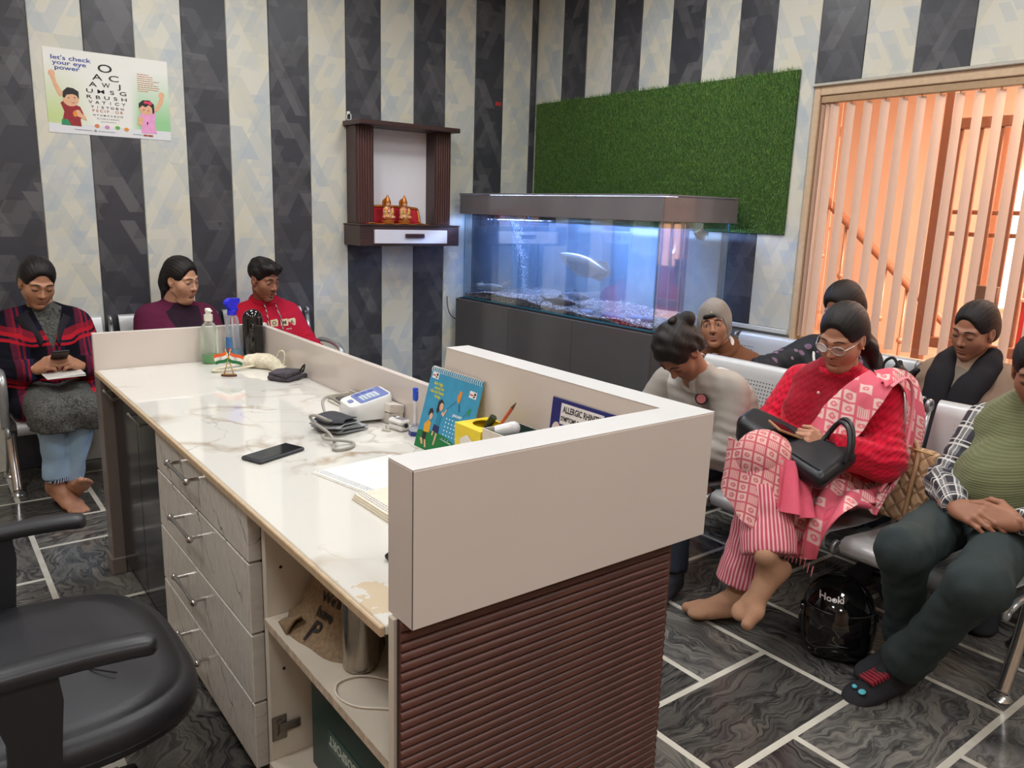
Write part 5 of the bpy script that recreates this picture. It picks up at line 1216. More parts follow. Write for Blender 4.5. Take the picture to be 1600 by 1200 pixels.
bench('rear steel bench below the window blinds', (3.63, 1.815, 0), PI/2, [-.815, -.27, .275, .815], .545)
# ---- office chair in the left foreground
n = NT('black_leather'); f = n.noise(n.coord(), 420, 2); n.set(color=n.ramp(n.noise(n.coord(), 5, 3), [(.3, hexc(34, 34, 38)), (.7, hexc(44, 44, 49))]), rough=.42); n.bump(f, .35, .0015); lea = n.m
plm = M('chair_plastic', (38, 39, 43), .4, vary=.08, nscale=30)
oc = thing('office_chair', 'black leather office chair with armrests in the left foreground', 'office chair', (.06, 1.885, 0))
def cushion(cx, cy, hx, hy, z0, z1, dome, p=3.2, nu=44, nr=12):
    vs = [(cx, cy, z1+dome)]; fs = []
    rings = [(q/nr, None) for q in range(1, nr)]+[(1.0, 0)]
    prof = []
    for q in range(1, 9): r_ = q/8*.9; prof.append((r_, z1+dome*(1-r_**2.2)))
    for q in range(0, 7): a = PI/2*q/6; prof.append((.9+.1*math.sin(a), z1+dome*.2-(z1-z0)*.45*(1-math.cos(a))))
    for q in range(1, 6): a = PI/2*q/5; prof.append((1-.12*(1-math.cos(a)), z0+(z1-z0)*.45-(z1-z0)*.45*math.sin(a)))
    prof.append((.3, z0)); prof.append((.02, z0))
    for r_, z in prof:
        for k_ in range(nu):
            a = 2*PI*k_/nu; c_, s_ = math.cos(a), math.sin(a)
            sx, sy = abs(c_)**(2/p)*(1 if c_ >= 0 else -1), abs(s_)**(2/p)*(1 if s_ >= 0 else -1)
            vs.append((cx+hx*r_*sx, cy+hy*r_*sy, z-.010*(r_ > .5)*max(0, sx)**6*1.6))
    for k_ in range(nu): fs.append((0, 1+k_, 1+(k_+1) % nu))
    for q in range(len(prof)-1):
        for k_ in range(nu):
            k2 = (k_+1) % nu; a, b = 1+q*nu, 1+(q+1)*nu; fs.append((a+k_, b+k_, b+k2, a+k2))
    return MB().add(vs, fs)
sc_ = cushion(.085, 1.885, .365, .350, .395, .475, .024).build('seat_cushion', lea, oc, smooth=True)
MB().tube([(  .085+.362*(abs(math.cos(a))**(2/3.2))*(1 if math.cos(a) >= 0 else -1), 1.885+.347*(abs(math.sin(a))**(2/3.2))*(1 if math.sin(a) >= 0 else -1), .428) for a in np.linspace(0, 2*PI, 61)[:-1]], .0035, 5, True).build('seam_piping', lea, sc_, smooth=True)
MB().tube(catmull([(.22, 1.80, .497), (.235, 1.77, .4975), (.275, 1.73, .495)]), .0022, 5).build('leather_crease', M('crease_black', (16, 16, 18), .6), sc_)
for y, s_ in ((1.525, -1), (2.245, 1)):
    ar = thing_child = None
    P = catmull([(-.30, y, .635), (-.18, y, .655), (0.0, y, .668), (.17, y+.005*s_, .672), (.27, y+.008*s_, .668), (.315, y+.008*s_, .662)], 5)
    k_ = len(P); mb = MB(); vs = []; fs = []
    prof = [(-.029, -.010), (-.024, -.018), (.024, -.018), (.029, -.010), (.028, .004), (.021, .012), (0, .014), (-.021, .012), (-.028, .004)]
    npf = len(prof)
    for q, p in enumerate(P):
        e = q/(k_-1); wf = min(1, ((1-e)/.09)**.5 if e > .91 else 1)*min(1, (e/.06)**.5 if e < .06 else 1); wf = max(wf, .35)
        for a, b in prof: vs.append((p.x, p.y+a*wf, p.z+b*(.6+.4*wf)))
    for q in range(k_-1):
        for z in range(npf): z2 = (z+1) % npf; fs.append((q*npf+z, q*npf+z2, (q+1)*npf+z2, (q+1)*npf+z))
    fs += [tuple(range(npf-1, -1, -1)), tuple((k_-1)*npf+z for z in range(npf))]
    a_ = mb.add(vs, fs).build('armrest', plm, oc, smooth=True, angle=50)
    # post: a broad flat blade bending from the pad down to the seat side
    bl_ = [(.07, .652, .075), (.095, .60, .055), (.10, .54, .044), (.095, .46, .042), (.06, .40, .056), (.05, .37, .060)]
    vs = []; fs = []
    for cx, z, hw in bl_:
        for a, b in ((-hw, -.016), (hw, -.016), (hw, .016), (-hw, .016)): vs.append((cx+a, y+b-s_*.01*(z < .45), z))
    for q in range(len(bl_)-1):
        for z in range(4): z2 = (z+1) % 4; fs.append((q*4+z, (q+1)*4+z, (q+1)*4+z2, q*4+z2))
    fs += [(0, 1, 2, 3), tuple(len(vs)-4+z for z in (3, 2, 1, 0))]
    MB().add(vs, fs).build('armrest_post', plm, a_)
    MB().box((-.05, min(y, y-s_*.22), .375), (.12, max(y, y-s_*.22), .394), .003).build('armrest_bracket', plm, a_)
MB().lathe([(.028, .09), (.028, .30), (.06, .34), (.06, .393)], (.06, 1.885, 0), 18).build('gas_column', M('column_black', (26, 26, 28), .3, .4), oc, smooth=True, angle=40)
for q in range(5):
    a = 2*PI*q/5+.3; d = Vector((math.cos(a), math.sin(a), 0)); c_ = Vector((.06, 1.885, 0))
    lg = MB().tube([c_+d*.02+Vector((0, 0, .115)), c_+d*.16+Vector((0, 0, .10)), c_+d*.29+Vector((0, 0, .075))], [.028, .022, .016], 8, flat=.7).build('base_arm', plm, oc, smooth=True)
    p = c_+d*.29; MB().lathe([(.027, -.02), (.029, -.016), (.029, .016), (.027, .02)], n=16, M4=TR((p.x, p.y, .0295), rx=PI/2, rz=a)).tube([(p.x, p.y, .03), (p.x, p.y, .07)], .008, 8).build('caster', plm, lg, smooth=True, angle=40)
bk = cushion(0, 0, .26, .30, -.035, .03, .015, 3.0); bk.v = [tuple(TR((-.36, 1.885, .86), ry=math.radians(82)) @ Vector(p)) for p in bk.v]
bk.build('backrest', lea, oc, smooth=True)
MB().tube(catmull([(-.10, 1.885, .385), (-.30, 1.885, .40), (-.41, 1.885, .50), (-.42, 1.885, .75)]), .022, 8, flat=.6).build('back_bar', plm, oc, smooth=True)
# ================================================================== PEOPLE: signed-distance modelling -> surface nets
F32 = np.float32
def V3(*a): return np.array(a, dtype=float)
class SD:
    """list of primitives blended in order; each entry (op, k, fn)"""
    def __init__(s): s.e = []; s.lo = None; s.hi = None
    def _b(s, pts, r):
        pts = np.atleast_2d(np.array(pts, float)); lo, hi = pts.min(0)-r, pts.max(0)+r
        s.lo = lo if s.lo is None else np.minimum(s.lo, lo); s.hi = hi if s.hi is None else np.maximum(s.hi, hi)
    def cone(s, a, b, r1, r2=None, k=.02, op='u', flat=None):
        r2 = r1 if r2 is None else r2; a = np.array(a, float); b = np.array(b, float)
        if op == 'u': s._b([a, b], max(r1, r2))
        ba = b-a; L2 = float(ba @ ba)+1e-12
        def f(P):
            q = P-a.astype(F32); h = np.clip((q @ ba.astype(F32))/L2, 0, 1)
            d = q-h[..., None]*ba.astype(F32)
            if flat is not None:      # (axis vector, factor): squash along an axis
                ax = np.array(flat[0], float); ax = (ax/np.linalg.norm(ax)).astype(F32); c = d @ ax
                d = d+(c*(1/flat[1]-1))[..., None]*ax
            return np.sqrt((d*d).sum(-1))-(r1+(r2-r1)*h)
        s.e.append((op, k, f)); return s
    def ell(s, c, r, k=.02, op='u', R=None):
        c = np.array(c, float); r = np.array(r, float)
        if op == 'u': s._b([c], r.max())
        def f(P):
            q = P-c.astype(F32)
            if R is not None: q = q @ np.array(R, F32)      # columns of R = local axes
            k0 = np.sqrt(((q/r.astype(F32))**2).sum(-1)); k1 = np.sqrt(((q/(r*r).astype(F32))**2).sum(-1))+1e-9
            return k0*(k0-1)/k1
        s.e.append((op, k, f)); return s
    def plane(s, p, n_, k=.01, op='i'):
        p = np.array(p, float); n_ = np.array(n_, float); n_ = n_/np.linalg.norm(n_)
        s.e.append((op, k, lambda P: (P-p.astype(F32)) @ n_.astype(F32))); return s
    def fn(s, f, k=0, op='add'): s.e.append((op, k, f)); return s
    def __call__(s, P):
        d = None
        for op, k, f in s.e:
            v = f(P)
            if d is None: d = v
            elif op == 'u':
                if k > 0: h = np.clip(k-np.abs(d-v), 0, None)/k; d = np.minimum(d, v)-h*h*k*.25
                else: d = np.minimum(d, v)
            elif op == 'i':
                h = np.clip(k-np.abs(d-v), 0, None)/k; d = np.maximum(d, v)+h*h*k*.25
            elif op == 's':
                v = -v; h = np.clip(k-np.abs(d-v), 0, None)/k; d = np.maximum(d, v)+h*h*k*.25
            else: d = d+v
        return d
    def mesh(s, h, lo=None, hi=None, pad=2):
        lo = (s.lo if lo is None else np.array(lo))-pad*h; hi = (s.hi if hi is None else np.array(hi))+pad*h
        n_ = np.ceil((hi-lo)/h).astype(int)+1
        ax = [(lo[i]+h*np.arange(n_[i])).astype(F32) for i in range(3)]
        P = np.stack(np.meshgrid(*ax, indexing='ij'), -1)
        D = s(P); S_ = D < 0
        c = [S_[i:n_[0]-1+i, j:n_[1]-1+j, k:n_[2]-1+k] for i in (0, 1) for j in (0, 1) for k in (0, 1)]
        cnt = sum(x.astype(np.int8) for x in c); m = (cnt > 0) & (cnt < 8)
        idx = -np.ones(m.shape, int); ii = np.argwhere(m); idx[m] = np.arange(len(ii))
        acc = np.zeros((len(ii), 3)); num = np.zeros(len(ii)); cor = [(i, j, k) for i in (0, 1) for j in (0, 1) for k in (0, 1)]
        for a in range(8):
            for ax_ in range(3):
                if cor[a][ax_]: continue
                b = list(cor[a]); b[ax_] = 1
                A = D[ii[:, 0]+cor[a][0], ii[:, 1]+cor[a][1], ii[:, 2]+cor[a][2]]; B = D[ii[:, 0]+b[0], ii[:, 1]+b[1], ii[:, 2]+b[2]]
                x = (A < 0) != (B < 0); t = np.where(x, A/np.where(x, A-B, 1), 0)
                p = np.tile(np.array(cor[a], float), (len(ii), 1)); p[:, ax_] += t
                acc += p*x[:, None]; num += x
        V = lo+h*(ii+acc/num[:, None]); Fs = []
        for ax_ in range(3):
            o1, o2 = [(1, 2), (2, 0), (0, 1)][ax_]
            sl0 = [slice(None)]*3; sl1 = [slice(None)]*3; sl0[ax_] = slice(0, -1); sl1[ax_] = slice(1, None)
            a_, b_ = S_[tuple(sl0)], S_[tuple(sl1)]; e = np.argwhere(a_ != b_)
            ok = (e[:, o1] > 0) & (e[:, o2] > 0) & (e[:, o1] < n_[o1]-1) & (e[:, o2] < n_[o2]-1); e = e[ok]
            fl = a_[tuple(e.T)]
            def ci(d1, d2):
                q = e.copy(); q[:, o1] -= d1; q[:, o2] -= d2; return idx[tuple(q.T)]
            q = np.stack([ci(1, 1), ci(0, 1), ci(0, 0), ci(1, 0)], 1)
            q = np.where(fl[:, None], q, q[:, ::-1]); Fs.append(q)
        Fs = np.concatenate(Fs); Fs = Fs[(Fs >= 0).all(1)]
        return V, Fs
def np_mesh(name, parts, mats, parent, label=None):
    """parts: list of (verts, faces, material index) in the parent's local frame -> one smooth object"""
    me = bpy.data.meshes.new(name); vo = 0; vs = []; lt = []; ls = []; mi = []
    tot = 0; vcnt = sum(len(p[0]) for p in parts)
    loops = []; starts = []; totals = []
    for V, F_, m in parts:
        F_ = np.asarray(F_); vs.append(np.asarray(V, float)); w_ = F_.shape[1]
        loops.append((F_+vo).ravel()); starts.append(tot+w_*np.arange(len(F_))); tot += w_*len(F_); totals.append(np.full(len(F_), w_)); mi.append(np.full(len(F_), m) if np.isscalar(m) else np.asarray(m)); vo += len(V)
    vs = np.concatenate(vs); loops = np.concatenate(loops); starts = np.concatenate(starts); mi = np.concatenate(mi); totals = np.concatenate(totals)
    me.vertices.add(len(vs)); me.vertices.foreach_set('co', vs.ravel().astype(F32))
    me.loops.add(len(loops)); me.loops.foreach_set('vertex_index', loops.astype(np.int32))
    me.polygons.add(len(starts)); me.polygons.foreach_set('loop_start', starts.astype(np.int32)); me.polygons.foreach_set('loop_total', totals.astype(np.int32))
    for m in mats: me.materials.append(m)
    me.polygons.foreach_set('material_index', mi.astype(np.int32)); me.polygons.foreach_set('use_smooth', np.ones(len(starts), bool))
    me.update(calc_edges=True); me.validate()
    return link(name, me, parent, label=label, keep=True)
def mb_part(mb, m, M4=None):
    """MB -> triangulated numpy part"""
    V = np.array(mb.v); T = []
    for f in mb.f:
        for q in range(1, len(f)-1): T.append((f[0], f[q], f[q+1]))
    return (V if M4 is None else xf(V, M4), np.array(T), m)
def xf(V, M4):
    A = np.array(M4); return np.asarray(V) @ A[:3, :3].T+A[:3, 3]
def unit(v): v = np.array(v, float); return v/(np.linalg.norm(v)+1e-12)
def frame(o, y, z):
    """4x4 with +Y along y and +Z near z"""
    y = unit(y); z = np.array(z, float); z = unit(z-y*(z @ y)); x = np.cross(y, z)
    M_ = np.eye(4); M_[:3, 0] = x; M_[:3, 1] = y; M_[:3, 2] = z; M_[:3, 3] = o; return M_
def fnoise(seed, amp, freq, aniso=(1, 1, 1)):
    R = np.random.default_rng(seed); K = [(R.normal(0, 1, 3)*freq*np.array(aniso)).astype(F32) for _ in range(5)]; ph = R.uniform(0, 6.28, 5)
    return lambda P: amp*sum(np.sin(P @ k+q) for k, q in zip(K, ph))/2.2
# ---- head template: +Y face, +Z up, +X the person's right; origin between the ears
def head_sdf(jaw=1.0, cheek=1.0, nose=1.0, mouth_open=0.0, double_chin=0.0, lip=1.0):
    s = SD()
    s.ell((0, -.018, .042), (.073, .092, .083), 0)
    s.ell((0, .022, -.028), (.060*cheek, .066, .078), .03)
    for x in (-1, 1):
        s.cone((x*.050*jaw, .0, -.058), (x*.012, .060, -.100), .020, .018, .025)
        s.ell((x*.036, .053, -.022), (.027*cheek, .024, .028), .035)
        s.cone((x*.045, .065, .030), (x*.010, .083, .026), .0088, .008, .018)
    s.ell((0, .064, -.100), (.021, .018, .017), .025)
    s.ell((0, .058, -.058), (.040, .024, .034), .03)
    if double_chin: s.ell((0, .030, -.118), (.046, .042, .022*double_chin+.01), .03)
    for x in (-1, 1): s.ell((x*.0325, .096, .010), (.017, .014, .012), .014, 's')
    for x in (-1, 1): s.ell((x*.0325, .0735, .0085), (.0165, .0135, .0125), .006)
    s.cone((0, .080, .020), (0, .1035*(.9+.1*nose), -.022), .0075, .0105*nose, .012)
    s.ell((0, .103, -.0255), (.0115*nose, .0105, .0095), .008)
    for x in (-1, 1): s.ell((x*.0115*nose, .0925, -.029), (.0075, .009, .0068), .007)
    s.ell((0, .083, -.0455), (.006, .006, .012), .006, 's')
    s.ell((0, .0835, -.0605), (.0235, .0095, .0068*lip), .006)
    s.ell((0, .0825, -.0715-mouth_open*.006), (.0195, .0095, .0078*lip), .006)
    s.ell((0, .096, -.0655-mouth_open*.003), (.021, .010, .0012+.0035*mouth_open), .003, 's')
    s.ell((0, .083, -.084), (.014, .006, .005), .01, 's')
    for x in (-1, 1):
        s.ell((x*.077, -.008, -.002), (.010, .021, .031), .010); s.ell((x*.085, -.002, .002), (.006, .011, .017), .006, 's'); s.ell((x*.073, -.002, -.030), (.008, .010, .010), .008)
    return s
_hc = {}
def head_mesh(**kw):
    key = tuple(sorted(kw.items()))
    if key not in _hc: _hc[key] = head_sdf(**kw).mesh(.0036)
    return _hc[key]
def tri_tube(pts, r, n_=6, flat=1.0): return MB().tube(pts, r, n_, flat=flat)
def surf_y(V, x, z, r=.0042):
    m = (np.abs(V[:, 0]-x) < r) & (np.abs(V[:, 2]-z) < r) & (V[:, 1] > 0)
    return float(V[m, 1].max()) if m.any() else .08
def face_parts(V, eyes='down', brow=1.0, gaze=0.0, mouth_open=0.0, lw=1.0):
    """extra face pieces in head frame -> parts; material slots: 0 skin 1 lips 2 brow/lash 3 eye white 4 iris"""
    out = []
    for x in (-1, 1):
        b = [(x*(.012+.040*t), .0305+.0060*math.sin(PI*min(1, t*.85+.1))-.002*t) for t in np.linspace(0, 1, 9)]
        b = [(p[0], surf_y(V, *p)+.0002, p[1]) for p in b]
        out.append(mb_part(tri_tube(b, [.0016, .0026*brow, .0031*brow, .0033*brow, .0031*brow, .0027*brow, .0022, .0016, .0007], 6), 2))
        if eyes == 'down':
            l = [(x*(.0175+.0305*t), .0052-.0050*math.sin(PI*t)) for t in np.linspace(0, 1, 9)]
            l = [(p[0], surf_y(V, *p, .003)-.0002, p[1]) for p in l]
            out.append(mb_part(tri_tube(l, [.0008, .0016, .0020, .0023, .0025, .0025, .0023, .0018, .0008], 6), 2))
        else:
            o_ = .0052 if eyes == 'open' else .0038
            e = MB(); k_ = 14
            ring = [(x*.0325+.0138*math.cos(a), .0840-.0030*abs(math.cos(a))**2-.0028*math.cos(a)*x*1.0, .0080+(o_ if math.sin(a) > 0 else o_*.75)*math.sin(a)) for a in np.linspace(0, 2*PI, k_+1)[:-1]]
            ctr = (x*.0325, .0885, .0080)
            e.add([ctr]+ring, [(0, 1+q, 1+(q+1) % k_) if x > 0 else (0, 1+(q+1) % k_, 1+q) for q in range(k_)])
            e.add([(p[0], p[1]-.006, p[2]) for p in ring], [])
            out.append(mb_part(MB().ball((x*.0325, .0805, .0078), (.0138, .0066, o_), 16, 10), 3))
            gz = .0078-(.0018 if eyes == 'half' else 0)
            out.append(mb_part(MB().ball((x*.0325+gaze*.006, .0850, gz), (.0058, .0026, min(.0056, o_*1.0)), 12, 8), 4))
            l = [(x*.0325+.0146*math.cos(a), .0862-.0035*abs(math.cos(a))**2, .0080+o_*1.06*math.sin(a)) for a in np.linspace(PI*.97, PI*.03, 9)]
            out.append(mb_part(tri_tube(l, [.0006, .0012, .0016, .0018, .0018, .0018, .0016, .0012, .0006], 5), 2))
            l = [(x*.0325+.0140*math.cos(a), .0852-.0035*abs(math.cos(a))**2, .0080+o_*.78*math.sin(a)) for a in np.linspace(-PI*.05, -PI*.95, 7)]
            out.append(mb_part(tri_tube(l, .0006, 4), 2))
    up = MB().ball((0, .0858, -.0600), (.0215*lw, .0078, .0048), 18, 9); lo = MB().ball((0, .0850, -.0718-mouth_open*.006), (.0180*lw, .0080, .0060), 18, 9)
    out += [mb_part(up, 1), mb_part(lo, 1)]
    if mouth_open: out.append(mb_part(MB().ball((0, .0835, -.0655-mouth_open*.003), (.015, .006, .0028), 14, 7), 2))
    return out
# ---- hand template: wrist at the origin, +Y to the fingers, +Z back of the hand, +X thumb side
def hand_mesh(curl=(.5, .55, .6, .65), thumb=(.5, .3), spread=.06, h=.0030, key=None):
    s = SD()
    s.cone((0, -.045, 0), (0, .010, 0), .0245, .0235, 0, flat=((0, 0, 1), .78))
    M_ = [(.029, .088), (.0095, .093), (-.0105, .089), (-.0285, .079)]
    for mx_, my in M_: s.cone((mx_*.55, .012, -.002), (mx_, my, 0), .0165, .0115, .014)
    s.ell((.022, .035, -.008), (.017, .030, .013), .015); s.ell((-.02, .035, -.008), (.013, .030, .012), .015)
    LN = [(.044, .026, .021), (.048, .030, .022), (.044, .028, .022), (.034, .021, .019)]; RR = [.0098, .0102, .0096, .0084]
    for q in range(4):
        p = np.array([M_[q][0], M_[q][1], 0.0]); sx = (1.5-q)*spread; a = 0.0; c_ = curl[q]
        for j in range(3):
            a += c_*(.9 if j == 0 else 1.05 if j == 1 else .7)
            d = np.array([math.sin(sx)*math.cos(a), math.cos(sx)*math.cos(a), -math.sin(a)]); p2 = p+d*LN[q][j]
            s.cone(p, p2, RR[q]*(1-.10*j), RR[q]*(1-.10*(j+1)), .004 if j else .007); p = p2
    p = np.array([.024, .022, -.004]); az, dn = thumb
    for j, (L, r0, r1) in enumerate(((.042, .0135, .0115), (.033, .0112, .0100), (.025, .0100, .0082))):
        aa = .95-az*(j+.4)*.55; dd = dn*(.5+.5*j)
        d = np.array([math.sin(aa)*math.cos(dd), math.cos(aa)*math.cos(dd), -math.sin(dd)]); p2 = p+d*L
        s.cone(p, p2, r0, r1, .008 if j == 0 else .004); p = p2
    return s.mesh(h)
# ---- foot template: ankle at the origin, +Y to the toes, sole at z=-.075
def foot_mesh(kind='bare', side=1, h=.0042):
    s = SD()
    s.cone((0, -.01, .06), (0, -.012, -.01), .036, .035, 0)
    s.ell((0, -.040, -.042), (.032, .034, .034), .03)
    s.cone((0, .0, -.015), (side*.008, .105, -.050), .038, .026, .03, flat=((1, 0, 0), 1.15))
    s.ell((side*.010, .125, -.055), (.046, .036, .020), .025); s.cone((-.02*side, -.02, -.055), (-.022*side, .10, -.058), .020, .018, .02)
    tx = [(.030, .182, .0155), (.008, .180, .0115), (-.008, .172, .0108), (-.022, .161, .0102), (-.034, .148, .0095)]
    if kind == 'bare':
        for x, y, r in tx: s.cone((side*(x*.95+.006), .130, -.056), (side*(x+.006), y, -.064+r*.2), r*1.02, r, .006)
    elif kind == 'toe_sock':
        s.cone((side*.031, .125, -.054), (side*.034, .170, -.058), .0215, .0185, .010); s.ell((-side*.010, .138, -.056), (.036, .040, .020), .005)
    else: s.ell((side*.006, .148, -.056), (.042, .040, .020), .02)
    s.plane((0, 0, -.0755), (0, 0, -1), .006)
    return s.mesh(h)
HAIR = NT('dark_hair'); _v = HAIR.attr('fab'); _f = HAIR.noise(HAIR.maps(_v, sc=(330, 40, 14)), 1.0, 4, .65, .4)
HAIR.set(color=HAIR.ramp(_f, [(.3, hexc(15, 12, 12)), (.7, hexc(36, 29, 27))]), rough=.48, spec=.35); HAIR.bump(_f, .7, .004); HAIR = HAIR.m
LASH = M('brow_black', (26, 20, 20), .6); EYEW = M('eye_white', (214, 208, 202), .25); IRIS = M('iris_dark', (34, 22, 18), .1)
def skin_mat(name, rgb):
    n = NT(name); f = n.noise(n.coord(), 14, 3); c = hexc(*rgb)
    n.set(color=n.ramp(f, [(.3, tuple(q*.90 for q in c)), (.7, tuple(min(1, q*1.07) for q in c))]), rough=.48, spec=.35, sss=.04); return n.m
def cloth(name, rgb, scale=300, bump=.3, vary=.10, rough=.85):
    n = NT(name); v = n.coord(); f = n.noise(v, scale, 2); f2 = n.noise(v, 9, 3); c = hexc(*rgb)
    n.set(color=n.mix(n.math('MULTIPLY', f2, .5), n.ramp(f, [(.3, tuple(q*(1-vary) for q in c)), (.7, tuple(min(1, q*(1+vary)) for q in c))]), tuple(q*.82 for q in c)), rough=rough, spec=.25); n.bump(f, bump, .002); return n.m
class Person:
    def __init__(s, label, fwd, J, skin, group=None, hs=.95, w=1.0, d=1.0):
        s.J = {k: np.array(v, float) for k, v in J.items() if k != 'look'}; p = s.J['pel']
        s.rz = math.atan2(-fwd[0], fwd[1]); s.root = thing('person', label, 'person', (p[0], p[1], 0), s.rz, group)
        c, n_ = math.cos(-s.rz), math.sin(-s.rz); s.R = np.array([[c, -n_, 0], [n_, c, 0], [0, 0, 1]]); s.o = np.array([p[0], p[1], 0])
        s.q = {k: s.R @ (v-s.o) for k, v in s.J.items()}
        q = s.q
        s.lat = unit(q['shR']-q['shL']); s.up = unit(q['neck']-q['pel']); s.f = np.cross(s.up, s.lat); s.B = np.stack([unit(np.cross(s.f, s.up)), s.f, s.up], 1)
        s.hl = unit(np.array([s.lat[0], s.lat[1]*.3, 0]))
        yaw, pit, rol = J['look'] if len(J['look']) == 3 else (*J['look'], 0)
        s.skin = skin if not isinstance(skin, tuple) else skin_mat('skin_%d_%d' % skin[:2], skin); s.hs, s.w, s.d = hs, w, d
        # look: world heading of the face (degrees, atan2(y, x)), pitch down, roll
        a = math.radians(yaw)-PI/2-s.rz
        s.H = np.array(Matrix.Translation(q['head']) @ Matrix.Rotation(a, 4, 'Z') @ Matrix.Rotation(-math.radians(pit), 4, 'X') @ Matrix.Rotation(math.radians(rol), 4, 'Y') @ Matrix.Scale(hs, 4))
        s.parts = []; s.knit = 0
    def loc(s, p): return s.R @ (np.array(p, float)-s.o)
    def vec(s, v): return s.R @ np.array(v, float)
    def body(s, head=None, eyes='down', gaze=0, brow=1.0, mouth=0.0, lips=(150, 86, 80), hands=(), feet=(), fkind='bare', sock=None, neck=(.052, .056)):
        q = s.q; kw = head or {}; V, F_ = head_mesh(mouth_open=mouth, **kw) if mouth else head_mesh(**kw)
        parts = [(xf(V, s.H), F_, 0)]+[(xf(a, s.H), b, m) for a, b, m in face_parts(V, eyes, brow, gaze, mouth)]
        n_ = SD(); jaw = xf([(0, -.012, -.055)], s.H)[0]; nb = q['neck']
        n_.cone(jaw, nb, neck[0], neck[1], 0); n_.cone(nb, nb-s.up*.10-s.f*.005, neck[1], .072, .04, flat=(s.f, .8)); n_.cone(q['shL']*.8+nb*.2-s.up*.03, q['shR']*.8+nb*.2-s.up*.03, .042, .042, .05)
        parts.append((*n_.mesh(.009), 0))
        c = SD(); c.cone(q['pel'], q['ch'], .10, .10, 0)       # coarse core under the clothes keeps the figure whole
        c.cone(q['ch'], nb, .10, .05, .05)
        for sd in 'LR':
            c.cone(q['sh'+sd], q['el'+sd], .042, .036, .03); c.cone(q['el'+sd], q['wr'+sd], .036, .026, .01)
            if 'kn'+sd in q: h_ = s.hip(sd); c.cone(h_, q['kn'+sd], .07, .05, .03); c.cone(q['kn'+sd], q['an'+sd], .048, .036, .01)
        parts.append((*c.mesh(.018), 0))
        for sd, V_, F2, M_ in hands: parts.append((xf(V_, M_), F2 if np.linalg.det(np.array(M_)[:3, :3]) > 0 else F2[:, ::-1], 0))
        mats = [s.skin, M('lips_%d' % lips[0], lips, .4), LASH, EYEW, IRIS]
        fm_ = 0
        if sock: mats.append(sock); fm_ = 5
        for sd, d, nrm in feet:
            V_, F2 = foot_mesh(fkind, -1 if sd == 'R' else 1)
            fr = frame(q['an'+sd], s.vec(d), s.vec(nrm)); parts.append((xf(V_*(1.1 if sock else 1.0)+np.array([0, 0, .0075 if sock else 0]), fr), F2, fm_))
        s.b = np_mesh('body', parts, mats, s.root); return s
    def hip(s, sd): return s.q['pel']+s.hl*(.088 if sd == 'R' else -.088)*s.w
    def hand(s, sd, d, nrm, tpl, sc=1.0):
        """hand of side sd: finger direction d, back-of-hand normal nrm (world)"""
        fr = frame(s.q['wr'+sd], s.vec(d), s.vec(nrm)); sx = np.diag([sc if sd == 'L' else -sc, sc, sc, 1.0])
        return (sd, tpl[0], tpl[1], fr @ sx)
    def torso(s, t=.012, bust=0.0, belly=0.0, hipw=1.0, low=True, seed=1, folds=.0035):
        q = s.q; g = SD(); w, d, B = s.w, s.d, s.B; mid = (q['pel']+q['ch'])/2
        g.ell(q['ch']+s.up*.01, (.165*w+t, .115*d+t, .18), 0, R=B)
        g.ell(mid+s.f*belly*.6, (.155*w+t, .110*d+t+belly, .17), .06, R=B)
        if low: g.ell(q['pel']+s.up*.03, (.175*w*hipw+t, .125*d+t, .13), .06, R=B)
        mid_s = (q['shL']+q['shR'])/2
        g.cone(q['shL']*.86+mid_s*.14-s.up*.015, q['shR']*.86+mid_s*.14-s.up*.015, .058+t*.5, .058+t*.5, .07)
        for sd in 'LR': g.cone(q['neck']-s.up*.005, q['sh'+sd]*.8+mid_s*.2+s.up*.012, .050+t*.4, .046+t*.4, .04)
        if bust:
            for x in (-1, 1): g.ell(q['ch']+s.lat*x*.072*w+s.f*(.098*d)+s.up*.0, (.066+.2*bust, .05+bust, .066), .05, R=B)
        if folds: g.fn(fnoise(seed, folds, 22, (1, 1, .8))); g.fn(fnoise(seed+9, folds*.5, 60))
        return g
    def sleeves(s, g, r=(.062, .052, .042), upto=1.0, sides='LR', k=.045, folds=True, cuff=0):
        q = s.q
        for sd in sides:
            a, b, c = q['sh'+sd], q['el'+sd], q['wr'+sd]; e = b+(c-b)*upto; u = unit(c-b); l = SD()
            l.cone(a, b, r[0], r[1], 0); l.cone(b, e+u*.02, r[1], r[2], .02); l.ell(b, (r[1]*1.06,)*3, .03)
            if cuff: l.cone(e-u*.05, e+u*.02, r[2]+cuff, r[2]+cuff*.6, .006)
            if folds:
                A = unit(b-a).astype(F32); b32 = b.astype(F32)
                def wr(P, b32=b32, A=A):
                    d_ = P-b32; rr = (d_*d_).sum(-1); return .007*np.exp(-rr/.016)*np.sin((d_ @ A)*150+np.sin(d_[..., 0]*40)*1.5)
                l.fn(wr)
            l.plane(e, u, .004); g.fn(l, k if g.e else 0, 'u'); g._b([a, b, e], max(r)+.02)
        return g
